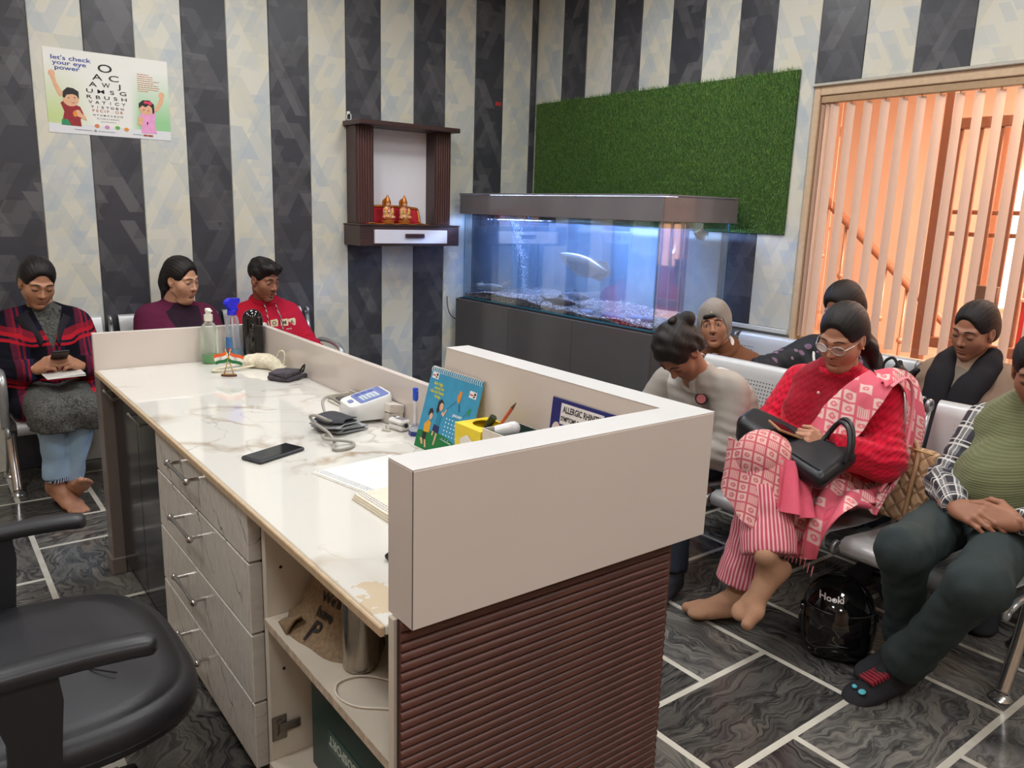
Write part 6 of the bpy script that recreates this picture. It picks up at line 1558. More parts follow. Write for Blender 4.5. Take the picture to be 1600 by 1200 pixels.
    def legs(s, r=(.092, .070, .052), sides='LR', upto=1.0, k=.05, pel=True, seed=3, start=0.0, hem=None):
        q = s.q; g = SD()
        if pel: g.ell(q['pel']+np.array([0, 0, .01]), (.172*s.w, .125*s.d, .11), 0, R=s.B)
        for sd in sides:
            a, b, c = s.hip(sd), q['kn'+sd], q['an'+sd]; e = b+(c-b)*upto; l = SD()
            l.cone(a, b, r[0], r[1], 0); l.cone(b, e, r[1]*.98, r[2], .03); u = unit(c-b)
            l.ell(b, (r[1],)*3, .03)
            b32, u32 = b.astype(F32), unit(b-a).astype(F32)
            l.fn(lambda P, b32=b32, u32=u32: .0032*np.exp(-((P-b32)**2).sum(-1)/.018)*np.sin(((P-b32) @ u32)*110+np.sin(P[..., 0]*50)))
            if hem: l.cone(e-u*.05, e+u*.03, hem, hem, .03)
            l.plane(e, u, .004)
            g.fn(l, k if g.e else 0, 'u'); g._b([a, b, e], max(r)+.02)
        g.fn(fnoise(seed, .0032, 20)); g.fn(fnoise(seed+4, .0018, 55)); return g
    def put(s, name, g, mat, h=.011, label=None, fab=None):
        V, F_ = g.mesh(h); o = np_mesh(name, [(V, F_, 0)], [mat], s.root, label)
        if fab:      # cloth coordinates: round the limb, along the limb
            q = s.q; D = np.full(len(V), 9.0); out = np.zeros((len(V), 3))
            for k_, sd in enumerate('LR'):
                ch = [q['sh'+sd], q['el'+sd], q['wr'+sd]] if fab == 'arm' else [s.hip(sd), q['kn'+sd], q['an'+sd]]; s0 = 0
                for a, b in zip(ch, ch[1:]):
                    L = np.linalg.norm(b-a); u = (b-a)/L; t = (V-a) @ u; c = V-a-np.clip(t, 0, L)[:, None]*u; d = np.linalg.norm(c, axis=1)
                    ref = unit(s.f+np.array([0, 0, .7]) if fab == 'arm' else s.f*1.0+np.array([0, 0, .6])); e1 = unit(ref-u*(ref @ u)); e2 = np.cross(u, e1)
                    th = np.arctan2(c @ e2, c @ e1); m = d < D; D[m] = d[m]
                    out[m] = np.stack([th*(.065 if fab == 'arm' else .085), s0+t, np.full(len(V), k_*.37)], 1)[m]; s0 += L
            at = o.data.attributes.new('fab', 'FLOAT_VECTOR', 'POINT'); at.data.foreach_set('vector', out.astype(F32).ravel())
        return o
    def collar(s, r=.066, tube=.013, drop=.0, lean=.25, gap=0):
        nb = s.q['neck']; n_ = unit(s.up+s.f*lean); x = unit(np.cross(s.f, n_)); y = np.cross(n_, x)
        return MB().tube([nb-s.up*drop+r*(math.cos(a)*x+math.sin(a)*y) for a in (np.linspace(PI/2+gap, PI*2.5-gap, 25) if gap else np.linspace(0, 2*PI, 25)[:-1])], tube, 8, not gap)
    def mb(s, name, mb, mat, label=None, parent=None): return mb.build(name, mat, parent or s.root, smooth=True, keep=True, label=label, angle=70)
    def hair(s, g, name='hair', mat=None, h=.006, label=None):
        V, F_ = g.mesh(h); o = np_mesh(name, [(xf(V, s.H), F_, 0)], [mat or HAIR], s.root, label)
        at = o.data.attributes.new('fab', 'FLOAT_VECTOR', 'POINT')     # strands run from the face to the back
        at.data.foreach_set('vector', np.stack([np.arctan2(V[:, 0], np.abs(V[:, 2]+.035)+.01)*.1, V[:, 2]*.3, V[:, 1]], 1).astype(F32).ravel()); return o
    def hp(s, p): return xf([p], s.H)[0]
def cap(top=.0, grow=.010, nape=-.085, part=True, w=1.0):
    g = SD()
    g.ell((0, -.020, .044), (.074+grow, .093+grow, .084+grow), 0); g.ell((0, -.055, -.02), (.066+grow, .050+grow, .075), .04)
    g.ell((0, .124, -.004+top), (.071*w, .090, .106), .026, 's')
    for x in (-1, 1): g.ell((x*.088, .014, -.040), (.05, .046, .052), .015, 's')
    g.plane((0, 0, nape), (0, 0, -1), .02)
    g.fn(lambda P: .0011*np.sin(np.arctan2(np.abs(P[..., 0])+.004, P[..., 2]+.02)*46)*np.clip((P[..., 2]+.06)*12, 0, 1))
    if part: g.cone((0, .085, .118), (0, -.02, .141), .0035, .0025, .006, 's')
    return g
RELAX = hand_mesh((.45, .5, .55, .6), (.5, .3)); GRIP = hand_mesh((.75, .85, .9, .9), (.7, .6)); HOLD = hand_mesh((1.0, 1.05, 1.1, 1.1), (.75, .55), .03)
CLASP = hand_mesh((.55, .6, .6, .55), (.9, .45), .05)
# ================================================================== PATTERNED FABRICS
def band(n, x, period, width, off=0.0):
    f = n.math('FRACT', n.math('ADD', n.math('DIVIDE', x, period), off)); return n.math('LESS_THAN', f, width/period)
def plaid_red():
    n = NT('plaid_wool'); v = n.coord(); x, y, z = n.sep(v); fz = n.noise(v, 160, 3)
    w = n.noise(v, 5, 2); zz = n.math('ADD', n.math('MULTIPLY_ADD', y, .35, z), n.math('MULTIPLY', w, .02)); xx = n.math('ADD', x, n.math('MULTIPLY', w, .02))
    c = n.mix(band(n, xx, .15, .075, .3), hexc(22, 22, 30), hexc(36, 36, 60)); c = n.mix(n.math('MULTIPLY', band(n, zz, .17, .085, .1), .6), c, hexc(30, 30, 48))
    c = n.mix(n.math('MULTIPLY', n.math('MAXIMUM', band(n, xx, .15, .011, .02), band(n, xx, .15, .011, .17)), .75), c, hexc(150, 36, 52))
    c = n.mix(n.math('MULTIPLY', band(n, xx, .15, .036, .02), .30), c, hexc(150, 36, 52))
    c = n.mix(n.math('MULTIPLY', n.math('MAXIMUM', band(n, zz, .17, .016, .0), band(n, zz, .17, .013, .14)), .92), c, hexc(196, 34, 48))
    c = n.mix(n.math('MULTIPLY', band(n, zz, .17, .037, .0), .45), c, hexc(180, 34, 48))
    c = n.mix(n.math('MULTIPLY', fz, .28), c, hexc(18, 16, 22))
    vm = n.math('MULTIPLY', n.math('LESS_THAN', n.math('ABSOLUTE', n.math('ADD', x, .006)), n.math('MULTIPLY', n.math('SUBTRACT', z, .745), .34)), n.math('GREATER_THAN', y, .02))
    c = n.mix(vm, c, n.ramp(n.noise(v, 46, 3, .6, 2.0), [(.42, hexc(60, 61, 60)), (.52, hexc(108, 108, 102)), (.58, hexc(60, 61, 60))])); n.set(color=c, rough=.95, spec=.1); n.bump(fz, .5, .003); return n.m
def plaid_bw():
    n = NT('plaid_shirt'); v = n.attr('fab'); x, y, z = n.sep(v); w = n.noise(n.coord(), 6, 2)
    zz = n.math('ADD', y, n.math('MULTIPLY', w, .02)); xx = n.math('ADD', x, n.math('MULTIPLY', w, .012))
    c = n.mix(band(n, xx, .062, .030, 0), hexc(52, 52, 58), hexc(120, 120, 122)); c = n.mix(n.math('MULTIPLY', band(n, zz, .066, .030, .3), .55), c, hexc(40, 40, 46))
    c = n.mix(n.math('MULTIPLY', n.math('MAXIMUM', band(n, xx, .062, .007, .55), band(n, xx, .062, .004, .82)), .85), c, hexc(214, 212, 206))
    c = n.mix(n.math('MULTIPLY', n.math('MAXIMUM', band(n, zz, .066, .008, .0), band(n, zz, .066, .004, .22)), .85), c, hexc(216, 214, 208))
    n.set(color=c, rough=.85); n.bump(n.noise(v, 400, 2), .2, .001); return n.m
def block_print(name, base, motif, scale=.058, fab=False, dens=1.0):
    n = NT(name); v = n.coord(); x, y, z = n.sep(n.attr('fab') if fab else v); w = n.noise(v, 40, 2)
    u_ = n.math('DIVIDE', x if fab else n.math('MULTIPLY_ADD', y, .45, x), scale); v_ = n.math('DIVIDE', y if fab else n.math('SUBTRACT', n.math('MULTIPLY', y, .9), z), scale)
    fu = n.math('SUBTRACT', n.math('FRACT', u_), .5); fv = n.math('SUBTRACT', n.math('FRACT', v_), .5)
    au, av = n.math('ABSOLUTE', fu), n.math('ABSOLUTE', fv); m = n.math('MAXIMUM', au, av)
    wh = n.white(n.comb(n.math('FLOOR', u_), n.math('FLOOR', v_), 1.7))
    r2 = n.math('SQRT', n.math('ADD', n.math('POWER', fu, 2), n.math('POWER', fv, 2)))
    fl = n.math('MULTIPLY', n.math('LESS_THAN', r2, n.math('MULTIPLY_ADD', w, .35, .06)), n.math('GREATER_THAN', r2, .07))
    stripes = n.math('GREATER_THAN', n.math('FRACT', n.math('MULTIPLY', fu, 7)), .55)
    inner = n.math('MULTIPLY', n.mix(n.math('GREATER_THAN', wh, .80), n.comb(fl, fl, fl), n.comb(stripes, stripes, stripes)), 1.0)
    sq = n.math('MULTIPLY', n.math('LESS_THAN', m, .44), n.math('SUBTRACT', 1.0, n.math('MULTIPLY', inner, .8)))
    on = n.math('LESS_THAN', n.white(n.comb(n.math('FLOOR', u_), n.math('FLOOR', v_), 8.3)), dens); sq = n.math('MULTIPLY', sq, on)
    c = n.mix(n.math('MULTIPLY', sq, .8), hexc(*base), hexc(*motif)); c = n.mix(n.math('MULTIPLY', n.math('MULTIPLY', n.math('GREATER_THAN', m, .40), n.math('LESS_THAN', m, .44)), .7), c, hexc(*base))
    n.set(color=c, rough=.85); n.bump(n.noise(v, 350, 2), .2, .001); return n.m
def striped(name, a, b, period, fab=False):
    n = NT(name); v = n.coord(); x, y, z = n.sep(n.attr('fab') if fab else v); u_ = x if fab else n.math('MULTIPLY_ADD', y, .55, n.math('MULTIPLY_ADD', z, .10, x)); f = n.math('ABSOLUTE', n.math('SUBTRACT', n.math('FRACT', n.math('DIVIDE', u_, period)), .5))
    n.set(color=n.mix(n.math('GREATER_THAN', f, .27), hexc(*a), hexc(*b)), rough=.85); n.bump(f, .4, .002); return n.m
def rib_knit(name, rgb, sx, sz, amt=.5, yoke=None):
    n = NT(name); v = n.coord(); x, y, z = n.sep(v); w = n.noise(v, 30, 2); c = hexc(*rgb)
    a = n.math('SINE', n.math('ADD', n.math('MULTIPLY', x, sx), n.math('MULTIPLY', w, 3))); b = n.math('SINE', n.math('ADD', n.math('MULTIPLY', n.math('MULTIPLY_ADD', y, .5, z), sz), n.math('MULTIPLY', a, .8)))
    h = n.math('MULTIPLY', a, b) if amt > .4 else n.math('SINE', n.math('ADD', n.math('MULTIPLY', n.math('MULTIPLY_ADD', y, .3, z), sz), n.math('MULTIPLY', w, 2.5)))
    col = n.ramp(n.math('MULTIPLY_ADD', h, .5, .5), [(.1, tuple(q*(.68 if amt > .4 else .92) for q in c)), (.6, c), (1, tuple(min(1, q*1.12) for q in c))])
    if yoke: col = n.mix(n.math('MULTIPLY', yoke(n, x, y, z), .7), col, hexc(120, 8, 26))
    n.set(color=col, rough=.9, spec=.2, sheen=.15); n.bump(h, amt, .002); return n.m
def leaves(name, base, leaf):
    n = NT(name); v = n.coord(); vo = n.new('ShaderNodeTexVoronoi', feature='F1'); n.link(n.maps(v, rot=(.4, .7, .3), sc=(1, 3.2, 1.5)), vo.inputs[0]); vo.inputs['Scale'].default_value = 12
    f = n.math('LESS_THAN', vo.outputs['Distance'], .30); g = n.math('GREATER_THAN', n.white(vo.outputs['Position']), .35)
    n.set(color=n.mix(n.math('MULTIPLY', f, g), hexc(*base), n.mix(n.white(vo.outputs['Position']), hexc(*leaf), hexc(112, 84, 110))), rough=.7); return n.m
def mottled(name, a, b, sc=38):
    n = NT(name); v = n.coord(); f = n.noise(n.maps(v, rot=(0, .5, .3)), sc, 3, .6, 2.0); n.set(color=n.ramp(f, [(.42, hexc(*a)), (.52, hexc(*b)), (.58, hexc(*a))]), rough=.9); return n.m
def two_tone(name, outer, inner, mask, bump=300):
    n = NT(name); v = n.coord(); x, y, z = n.sep(v); f = n.noise(v, bump, 2); m = mask(n, x, y, z); f2 = n.noise(v, 8, 3)
    c = n.mix(m, hexc(*outer), hexc(*inner)); c = n.mix(n.math('MULTIPLY', f2, .28), c, tuple(q*.7 for q in hexc(*outer))); n.set(color=c, rough=.9, spec=.2); n.bump(f, .3, .002); return n.m
def v_open(z0, w0, slope, y0=.0):    # front opening that widens towards the neck
    def m(n, x, y, z):
        w_ = n.math('MULTIPLY_ADD', n.math('SUBTRACT', z, z0), slope, w0)
        return n.math('MULTIPLY', n.math('LESS_THAN', n.math('ABSOLUTE', x), w_), n.math('GREATER_THAN', y, y0))
    return m
denim = cloth('denim_light', (160, 190, 214), 260, .3, .14); denim_d = cloth('denim_dark', (58, 68, 84), 260, .3, .15); blackc = cloth('black_trousers', (30, 31, 35), 260, .3)
SK1, SK2, SK3, SK4, SK5 = (182, 132, 103), (202, 153, 124), (152, 103, 80), (156, 110, 88), (166, 116, 90)
grp = 'people waiting on the benches'
# ------------------------------------------------------------------ 1 young woman in the plaid coat
p = Person('young woman in red and navy plaid coat bent over her phone, bare feet crossed', (0, -1), dict(pel=(.55, 4.66, .51), ch=(.548, 4.69, .76), neck=(.54, 4.665, .925), head=(.522, 4.60, 1.073), look=(-82, 26, -4),
    shR=(.40, 4.70, .855), shL=(.69, 4.70, .838), elR=(.335, 4.56, .62), elL=(.755, 4.56, .62), wrR=(.455, 4.40, .672), wrL=(.655, 4.40, .672), knR=(.475, 4.20, .485), knL=(.62, 4.19, .485), anR=(.49, 4.255, .13), anL=(.54, 4.28, .105)), SK1, grp)
p.body(eyes='down', lips=(140, 80, 74), brow=.85, head=dict(jaw=.96, cheek=1.05, nose=.9, lip=1.1), hands=[p.hand('R', (.55, -.45, .35), (-.6, -.45, .55), HOLD, .92), p.hand('L', (-.55, -.45, .35), (.6, -.45, .55), HOLD, .92)],
       feet=[('R', (.38, -.80, -.42), (.1, -.45, .9)), ('L', (.30, -.66, .55), (.0, .55, .8))], fkind='bare')
g = p.torso(.03, .02, .02, 1.12, seed=2, folds=.006); p.sleeves(g, (.078, .068, .055))
for sd, x in (('L', -1), ('R', 1)): a = p.hip(sd)+p.hl*x*.065; g.cone(a, a+(p.q['kn'+sd]-p.hip(sd))*.55+np.array([0, 0, -.01]), .085, .07, .05)
p.put('plaid_coat', g, plaid_red(), .011)
plc = cloth('coat_collar', (34, 32, 40), 160, .5)
p.mb('coat_collar', p.collar(.076, .020, .0, .2, .85), plc)
nb = p.q['neck']
for x in (-1, 1):
    a = nb+p.lat*x*.075+p.f*.03; b = nb+p.lat*x*.030+p.f*.135-p.up*.13
    p.mb('coat_lapel', MB().grid(lambda u, v: a*(1-u)+b*u+p.lat*x*(.055*v*(1-u*.8))-p.up*.035*v+p.f*(.018+.012*math.sin(PI*v)), 8, 4, thick=.006), plc)
gy = mottled('kurti_grey', (52, 53, 52), (104, 104, 98), 46)
p.mb('coat_button', MB().ball(tuple(p.q['ch']+p.f*.158-p.up*.02), (.009, .005, .009), 10, 6), M('button_dark', (40, 40, 48), .3)); p.mb('coat_button', MB().ball(tuple(p.q['ch']+p.f*.158-p.up*.12), (.009, .005, .009), 10, 6), M('button_dark', (40, 40, 48), .3))
g = p.legs((.092, .086, .100), upto=.15, k=.07, seed=5); p.put('kurti_skirt', g, gy, .012)
g = SD()
for sd in 'LR':
    a, b = p.hip(sd), p.q['kn'+sd]; l = SD(); l.cone(a*.25+b*.75, b, .14, .12, 0); g.fn(l, .08 if g.e else 0, 'u'); g._b([a*.25+b*.75, b], .16)
g = p.legs((.072, .060, .050), upto=.90, k=.004, seed=6, pel=False, hem=.053); p.put('jeans', g, denim, .010)
for sd in 'LR':
    b, c = p.q['kn'+sd], p.q['an'+sd]; u = unit(c-b); e = b+(c-b)*.90
    p.mb('jeans_cuff', MB().tube([e-u*.012, e-u*.004, e+u*.012], [.0555, .0565, .055], 16), striped('cuff_stripes', (30, 44, 92), (206, 212, 220), .012) if 'cuff_stripes' not in bpy.data.materials else bpy.data.materials['cuff_stripes'])
g = cap(0, .012, -.085); g.ell((0, -.12, -.06), (.045, .035, .06), .04); p.hair(g)
t = phone('smartphone', 'smartphone held in both hands by the woman in plaid', (.556, 4.335, .735), 0, rot=(math.radians(28), 0, PI), case=(30, 28, 30))
t = thing('booklet', 'small white folded booklet on the lap of the woman in plaid', 'booklet', (.55, 4.36, .64))
Mk = TR((.565, 4.335, .648), rx=.10, rz=.12)
MB().box((-.085, -.06, 0), (.085, .06, .004), .001, M4=Mk).build('cover', M('booklet_white', (226, 224, 218), .6), t); MB().box((-.083, -.058, .0042), (.085, .055, .008), .001, M4=Mk @ TR((0, 0, 0), ry=-.05)).build('page', M('booklet_page', (216, 214, 206), .6), t)
# ------------------------------------------------------------------ 2 woman in maroon cardigan
p = Person('woman in maroon cardigan over a black top, hair tied back, looking aside', (.18, -1), dict(pel=(1.215, 4.70, .50), ch=(1.21, 4.735, .755), neck=(1.21, 4.72, .925), head=(1.228, 4.655, 1.064), look=(-58, 14, 2),
    shR=(1.065, 4.735, .845), shL=(1.365, 4.74, .835), elR=(1.01, 4.62, .60), elL=(1.45, 4.64, .60), wrR=(1.13, 4.44, .57), wrL=(1.33, 4.44, .57), knR=(1.11, 4.22, .48), knL=(1.31, 4.22, .48), anR=(1.11, 4.2, .085), anL=(1.31, 4.2, .085)), SK2, grp, w=1.08, d=1.15)
p.body(eyes='half', gaze=.4, lips=(164, 92, 88), brow=.8, head=dict(cheek=1.10, jaw=1.0, double_chin=.5, nose=.88, lip=1.05), hands=[p.hand('R', (.7, -.5, -.2), (-.2, -.3, .9), RELAX, .92), p.hand('L', (-.7, -.5, -.2), (.2, -.3, .9), RELAX, .92)], feet=[(s_, (0, -1, -.05), (0, 0, 1)) for s_ in 'LR'], neck=(.056, .062))
g = p.torso(.02, .035, .03, 1.1, seed=12); p.sleeves(g, (.076, .064, .048))
p.put('cardigan', g, two_tone('maroon_cardigan', (96, 34, 62), (36, 28, 38), v_open(.50, .045, .12, .04)), .011)
g = p.legs((.095, .072, .055), seed=8); p.put('trousers', g, blackc, .013)
g = cap(0, .012, -.09); g.ell((0, -.10, -.03), (.05, .045, .07), .04); g.cone((-.01, -.115, -.06), (-.02, -.115, -.16), .038, .028, .04); p.hair(g)
# ------------------------------------------------------------------ 3 boy in the red hoodie
p = Person('boy in red hoodie with short black hair, lips parted, beside the tank side wall', (.12, -1), dict(pel=(1.745, 4.70, .50), ch=(1.735, 4.74, .74), neck=(1.715, 4.715, .915), head=(1.692, 4.645, 1.052), look=(-66, 16, 0),
    shR=(1.60, 4.745, .825), shL=(1.875, 4.745, .82), elR=(1.53, 4.62, .60), elL=(1.975, 4.62, .60), wrR=(1.65, 4.44, .56), wrL=(1.85, 4.44, .56), knR=(1.65, 4.22, .48), knL=(1.84, 4.22, .48), anR=(1.65, 4.2, .085), anL=(1.84, 4.2, .085)), SK3, grp, hs=.94, w=.95, d=1.0)
p.body(eyes='half', gaze=.3, lips=(142, 82, 76), brow=1.2, mouth=.8, head=dict(nose=1.08, lip=1.15), hands=[p.hand('R', (.7, -.5, -.2), (-.2, -.3, .9), RELAX, .92), p.hand('L', (-.7, -.5, -.2), (.2, -.3, .9), RELAX, .92)], feet=[(s_, (0, -1, -.05), (0, 0, 1)) for s_ in 'LR'])
redh = cloth('red_fleece', (186, 22, 48), 200, .35, .08)
g = p.torso(.026, 0, .02, 1.05, seed=15, folds=.005); p.sleeves(g, (.076, .066, .052)); p.put('hoodie', g, redh, .010)
p.mb('hoodie_collar', p.collar(.066, .024, -.012, .30), redh)
nb = p.q['neck']
for x in (-1, 1):
    S_ = [nb+p.lat*x*.034+p.f*.088-p.up*.0, nb+p.lat*x*.036+p.f*.125-p.up*.06, nb+p.lat*x*.042+p.f*.152-p.up*.13, nb+p.lat*x*.03+p.f*.160-p.up*.165]
    p.mb('drawstring', MB().tube(catmull(S_), .0036, 6), striped('drawstring_twist', (26, 24, 28), (190, 186, 180), .008) if 'drawstring_twist' not in bpy.data.materials else bpy.data.materials['drawstring_twist'])
cc = p.q['ch']
def chest_pt(x, z):   # a point on the front of the chest (local)
    return cc+p.lat*x+p.up*z+p.f*(.1415*math.sqrt(max(.05, 1-(x/.19)**2-(z/.27)**2))+.009)
for q, x in enumerate((.004, -.062, -.118)):
    o_ = chest_pt(x, .055); fr = frame(o_, p.up, p.f); M4 = Matrix(fr.tolist())
    pt = MB().prism([(-.023, -.019), (.021, -.022), (.025, .010), (.019, .022), (-.022, .019)], -.001, .0025, 'z', M4=M4); lt = p.mb('chest_patch', pt, M('patch_cream', (226, 210, 170), .8))
    text_mb(MB(), ('O', 'M', 'A')[q], .033, M4 @ TR((0, -.012, .0028)), 'CENTER', 1.0, .0005, .0006).build('patch_letter', M('patch_ltr', (96, 70, 60), .8), lt, keep=True)
M4 = Matrix(frame(chest_pt(-.075, .010), p.up, p.f).tolist()); stuff(text_mb(MB(), 'CAMPING', .012, M4 @ TR((0, 0, .001)), 'CENTER', 1.1, .0004, .0002).build('chest_words', M('patch_cream', (226, 210, 170), .8), p.root, keep=True))
g = p.legs((.088, .068, .052), seed=9); p.put('trousers', g, blackc, .013)
g = SD(); g.ell((0, -.022, .056), (.084, .102, .084), 0); g.ell((0, .045, .095), (.066, .052, .034), .03); g.ell((-.03, .065, .088), (.035, .026, .022), .02)
g.plane((0, .072, .060), (0, .75, -.66), .010); g.plane((0, 0, -.055), (0, 0, -1), .02)
for x in (-1, 1): g.ell((x*.085, .025, -.045), (.05, .052, .055), .015, 's')
g.fn(fnoise(32, .004, 70, (1.4, 1.4, .5))); p.hair(g)
# ------------------------------------------------------------------ 4 bent woman in the grey sweatshirt
p = Person('woman in grey sweatshirt with tied hair bending forward behind the parapet', (-1, -.08), dict(pel=(2.86, 2.16, .51), ch=(2.755, 2.125, .70), neck=(2.575, 2.09, .855), head=(2.445, 2.085, .968), look=(186, 64, 4),
    shR=(2.61, 2.27, .785), shL=(2.665, 1.985, .80), elR=(2.50, 2.36, .55), elL=(2.60, 1.925, .56), wrR=(2.36, 2.20, .545), wrL=(2.40, 2.03, .55), knR=(2.42, 2.30, .475), knL=(2.42, 2.02, .475), anR=(2.34, 2.30, .09), anL=(2.335, 1.945, .09)), SK4, grp)
p.body(eyes='down', lips=(140, 84, 78), brow=.8, head=dict(jaw=.94, nose=.88, cheek=1.04), hands=[p.hand('R', (-.5, -.6, -.1), (-.2, 0, .95), RELAX, .9), p.hand('L', (-.5, .5, -.1), (-.2, 0, .95), RELAX, .9)], feet=[('L', (-.9, -.25, -.06), (0, 0, 1)), ('R', (-1, .1, -.06), (0, 0, 1))], fkind='sock', sock=cloth('sock_charcoal', (48, 50, 56), 300))
g = p.torso(.024, .015, .02, 1.05, seed=21, folds=.008); p.sleeves(g, (.076, .064, .048))
swm = two_tone('grey_sweatshirt', (164, 158, 150), (206, 203, 198), v_open(.30, .055, .05, .10))
p.put('sweatshirt', g, swm, .009); p.mb('sweatshirt_collar', p.collar(.068, .011, .004, .4), cloth('grey_rib', (170, 164, 156), 300))
o_ = p.loc((2.557, 2.040, .772)); fr = frame(o_, (0, 0, 1), p.vec((-.85, -.45, .12))); M4 = Matrix(fr.tolist())
bd = MB().lathe([(.026, -.002), (.026, .012), (.022, .014)], n=18, M4=M4); pb = p.mb('chest_badge', bd, M('badge_dark', (50, 36, 44), .7)); MB().lathe([(.019, .0142), (.019, .0155)], n=16, M4=M4).build('badge_centre', M('badge_pink', (200, 120, 120), .7), pb, keep=True)
g = p.legs((.096, .072, .062), seed=13, upto=.97, k=.03); p.put('jeans', g, cloth('denim_navy', (40, 46, 58), 260, .3, .15), .011)
g = cap(-.012, .016, -.075, part=False); g.ell((-.022, -.122, .062), (.040, .036, .038), .012); g.ell((-.04, -.138, .055), (.028, .028, .03), .012); g.fn(fnoise(44, .003, 90, (.6, 1.4, 1))); p.hair(g)
p.mb('hair_tie', MB().tube([p.hp((-.02+.030*math.cos(a), -.100, .060+.030*math.sin(a))) for a in np.linspace(0, 2*PI, 15)[:-1]], .005, 6, True), M('hair_band', (40, 26, 30), .6))
p.hair(SD().cone((-.01, -.09, .12), (.015, -.135, .06), .018, .012, 0).cone((.015, -.135, .06), (.02, -.14, -.0), .012, .004, .01), 'hair_tail')
# ------------------------------------------------------------------ 5 boy in beanie
p = Person('boy in grey beanie and brown hoodie looking up from the rear bench', (-.9, -.4), dict(pel=(3.62, 2.62, .46), ch=(3.53, 2.62, .66), neck=(3.43, 2.63, .815), head=(3.365, 2.645, .945), look=(-147, -2, 9),
    shR=(3.42, 2.765, .735), shL=(3.50, 2.50, .735), elR=(3.37, 2.82, .53), elL=(3.46, 2.44, .53), wrR=(3.25, 2.72, .50), wrL=(3.25, 2.52, .50), knR=(3.26, 2.72, .46), knL=(3.26, 2.54, .46), anR=(3.25, 2.72, .085), anL=(3.25, 2.54, .085)), SK5, grp, hs=.93, w=.84, d=.95)
p.body(eyes='open', gaze=0, lips=(142, 88, 80), brow=1.25, hands=[p.hand('R', (-.7, -.3, -.2), (-.2, 0, .95), RELAX, .85), p.hand('L', (-.7, .3, -.2), (-.2, 0, .95), RELAX, .85)], feet=[(s_, (-1, 0, -.06), (0, 0, 1)) for s_ in 'LR'], neck=(.046, .05))
brh = cloth('brown_fleece', (116, 74, 50), 200, .35); g = p.torso(.024, 0, .01, seed=24, folds=.005); p.sleeves(g, (.066, .056, .046)); p.put('hoodie', g, brh, .010)
p.mb('hood', p.collar(.072, .026, .0, .2), brh); p.mb('white_collar', p.collar(.058, .015, -.022, .35), M('collar_white', (226, 224, 218), .7))
g = SD(); g.ell((0, -.020, .058), (.090, .108, .094), 0); g.ell((0, -.030, -.02), (.091, .080, .10), .05); g.ell((0, .128, -.022), (.068, .094, .098), .014, 's'); g.plane((0, 0, -.105), (0, 0, -1), .02); g.fn(fnoise(61, .0025, 30))
bn = rib_knit('beanie_knit', (142, 134, 126), 420, 60, .35); p.hair(g, 'beanie', bn)
ov = [p.hp((.0705*math.sin(a), .071-.048*(1-math.cos(a))**.8*.62, .082*math.cos(a)-.006)) for a in np.linspace(-1.9, 1.9, 27)]
p.mb('beanie_band', MB().tube(ov, .0085, 8, flat=.8), bn)
p.hair(SD().ell((.010, .078, .060), (.034, .012, .012), 0).ell((.034, .072, .052), (.018, .010, .012), .012), 'fringe')
p.mb('beanie_tag', MB().ball(tuple(p.hp((.0, .080, .079))), .006, 8, 6), M('tag_silver', (210, 210, 210), .2, .8))
# ------------------------------------------------------------------ 6 woman in red with dupatta
J = dict(pel=(2.83, 1.64, .52), ch=(2.885, 1.635, .765), neck=(2.85, 1.62, .945), head=(2.785, 1.59, 1.075), look=(183, 27, -5),
    shR=(2.875, 1.79, .845), shL=(2.875, 1.465, .86), elR=(2.735, 1.835, .655), elL=(2.765, 1.365, .66), wrR=(2.55, 1.67, .69), wrL=(2.575, 1.475, .695), knR=(2.375, 1.600, .665), knL=(2.42, 1.62, .50), anR=(2.265, 1.455, .315), anL=(2.385, 1.655, .105))
p = Person('woman in red cardigan and pink printed dupatta with glasses, legs crossed, reading her phone', (-1, -.06), J, (184, 132, 106), grp, w=1.10, d=1.12)
p.body(eyes='down', lips=(160, 92, 88), brow=.8, head=dict(cheek=1.10, jaw=.98, double_chin=.3, nose=.9, lip=1.1), hands=[p.hand('R', (-.75, -.45, .3), (-.3, .5, .7), HOLD, .95), p.hand('L', (-.62, .42, .42), (-.2, -.80, .35), HOLD, .95)],
       feet=[('R', (-.80, .12, -.58), (-.45, 0, .85)), ('L', (-.72, .55, -.10), (0, 0, 1))], fkind='toe_sock', sock=cloth('sock_tan', (176, 134, 106), 300, .4))
yk = lambda n, x, y, z: n.math('LESS_THAN', n.math('ADD', n.math('POWER', n.math('MULTIPLY', n.math('SUBTRACT', x, .02), 1.0), 2), n.math('POWER', n.math('SUBTRACT', z, .86), 2)), .0190)
rk = rib_knit('red_cable_knit', (206, 20, 52), 210, 300, .55, yk); rk2 = rib_knit('red_cable_sleeve', (206, 20, 52), 210, 300, .55)
g = p.torso(.022, .03, .04, 1.05, seed=31, folds=.004); p.put('cardigan', g, rk, .008); g = SD(); p.sleeves(g, (.084, .072, .056), k=.03, cuff=.010); p.put('cardigan_sleeves', g, rk2, .008)
p.mb('cardigan_collar', p.collar(.066, .017, .0, .3), rk2)
for q in range(3):
    b_ = p.q['ch']+p.up*(.085-.075*q)+p.f*(.155+.012*q); p.mb('pearl_button', MB().ball(tuple(b_), (.007, .005, .007), 10, 6), M('pearl_pink', (236, 180, 180), .2))
fpm = block_print('pink_block_print', (192, 84, 98), (228, 190, 178), .044)
strp = striped('pink_stripes', (196, 78, 96), (234, 178, 182), .0135, True)
g = SD()       # kurta over hips and both thighs
g.ell(p.q['pel']+np.array([0, .02, .0]), (.20, .16, .11), 0, R=p.B)
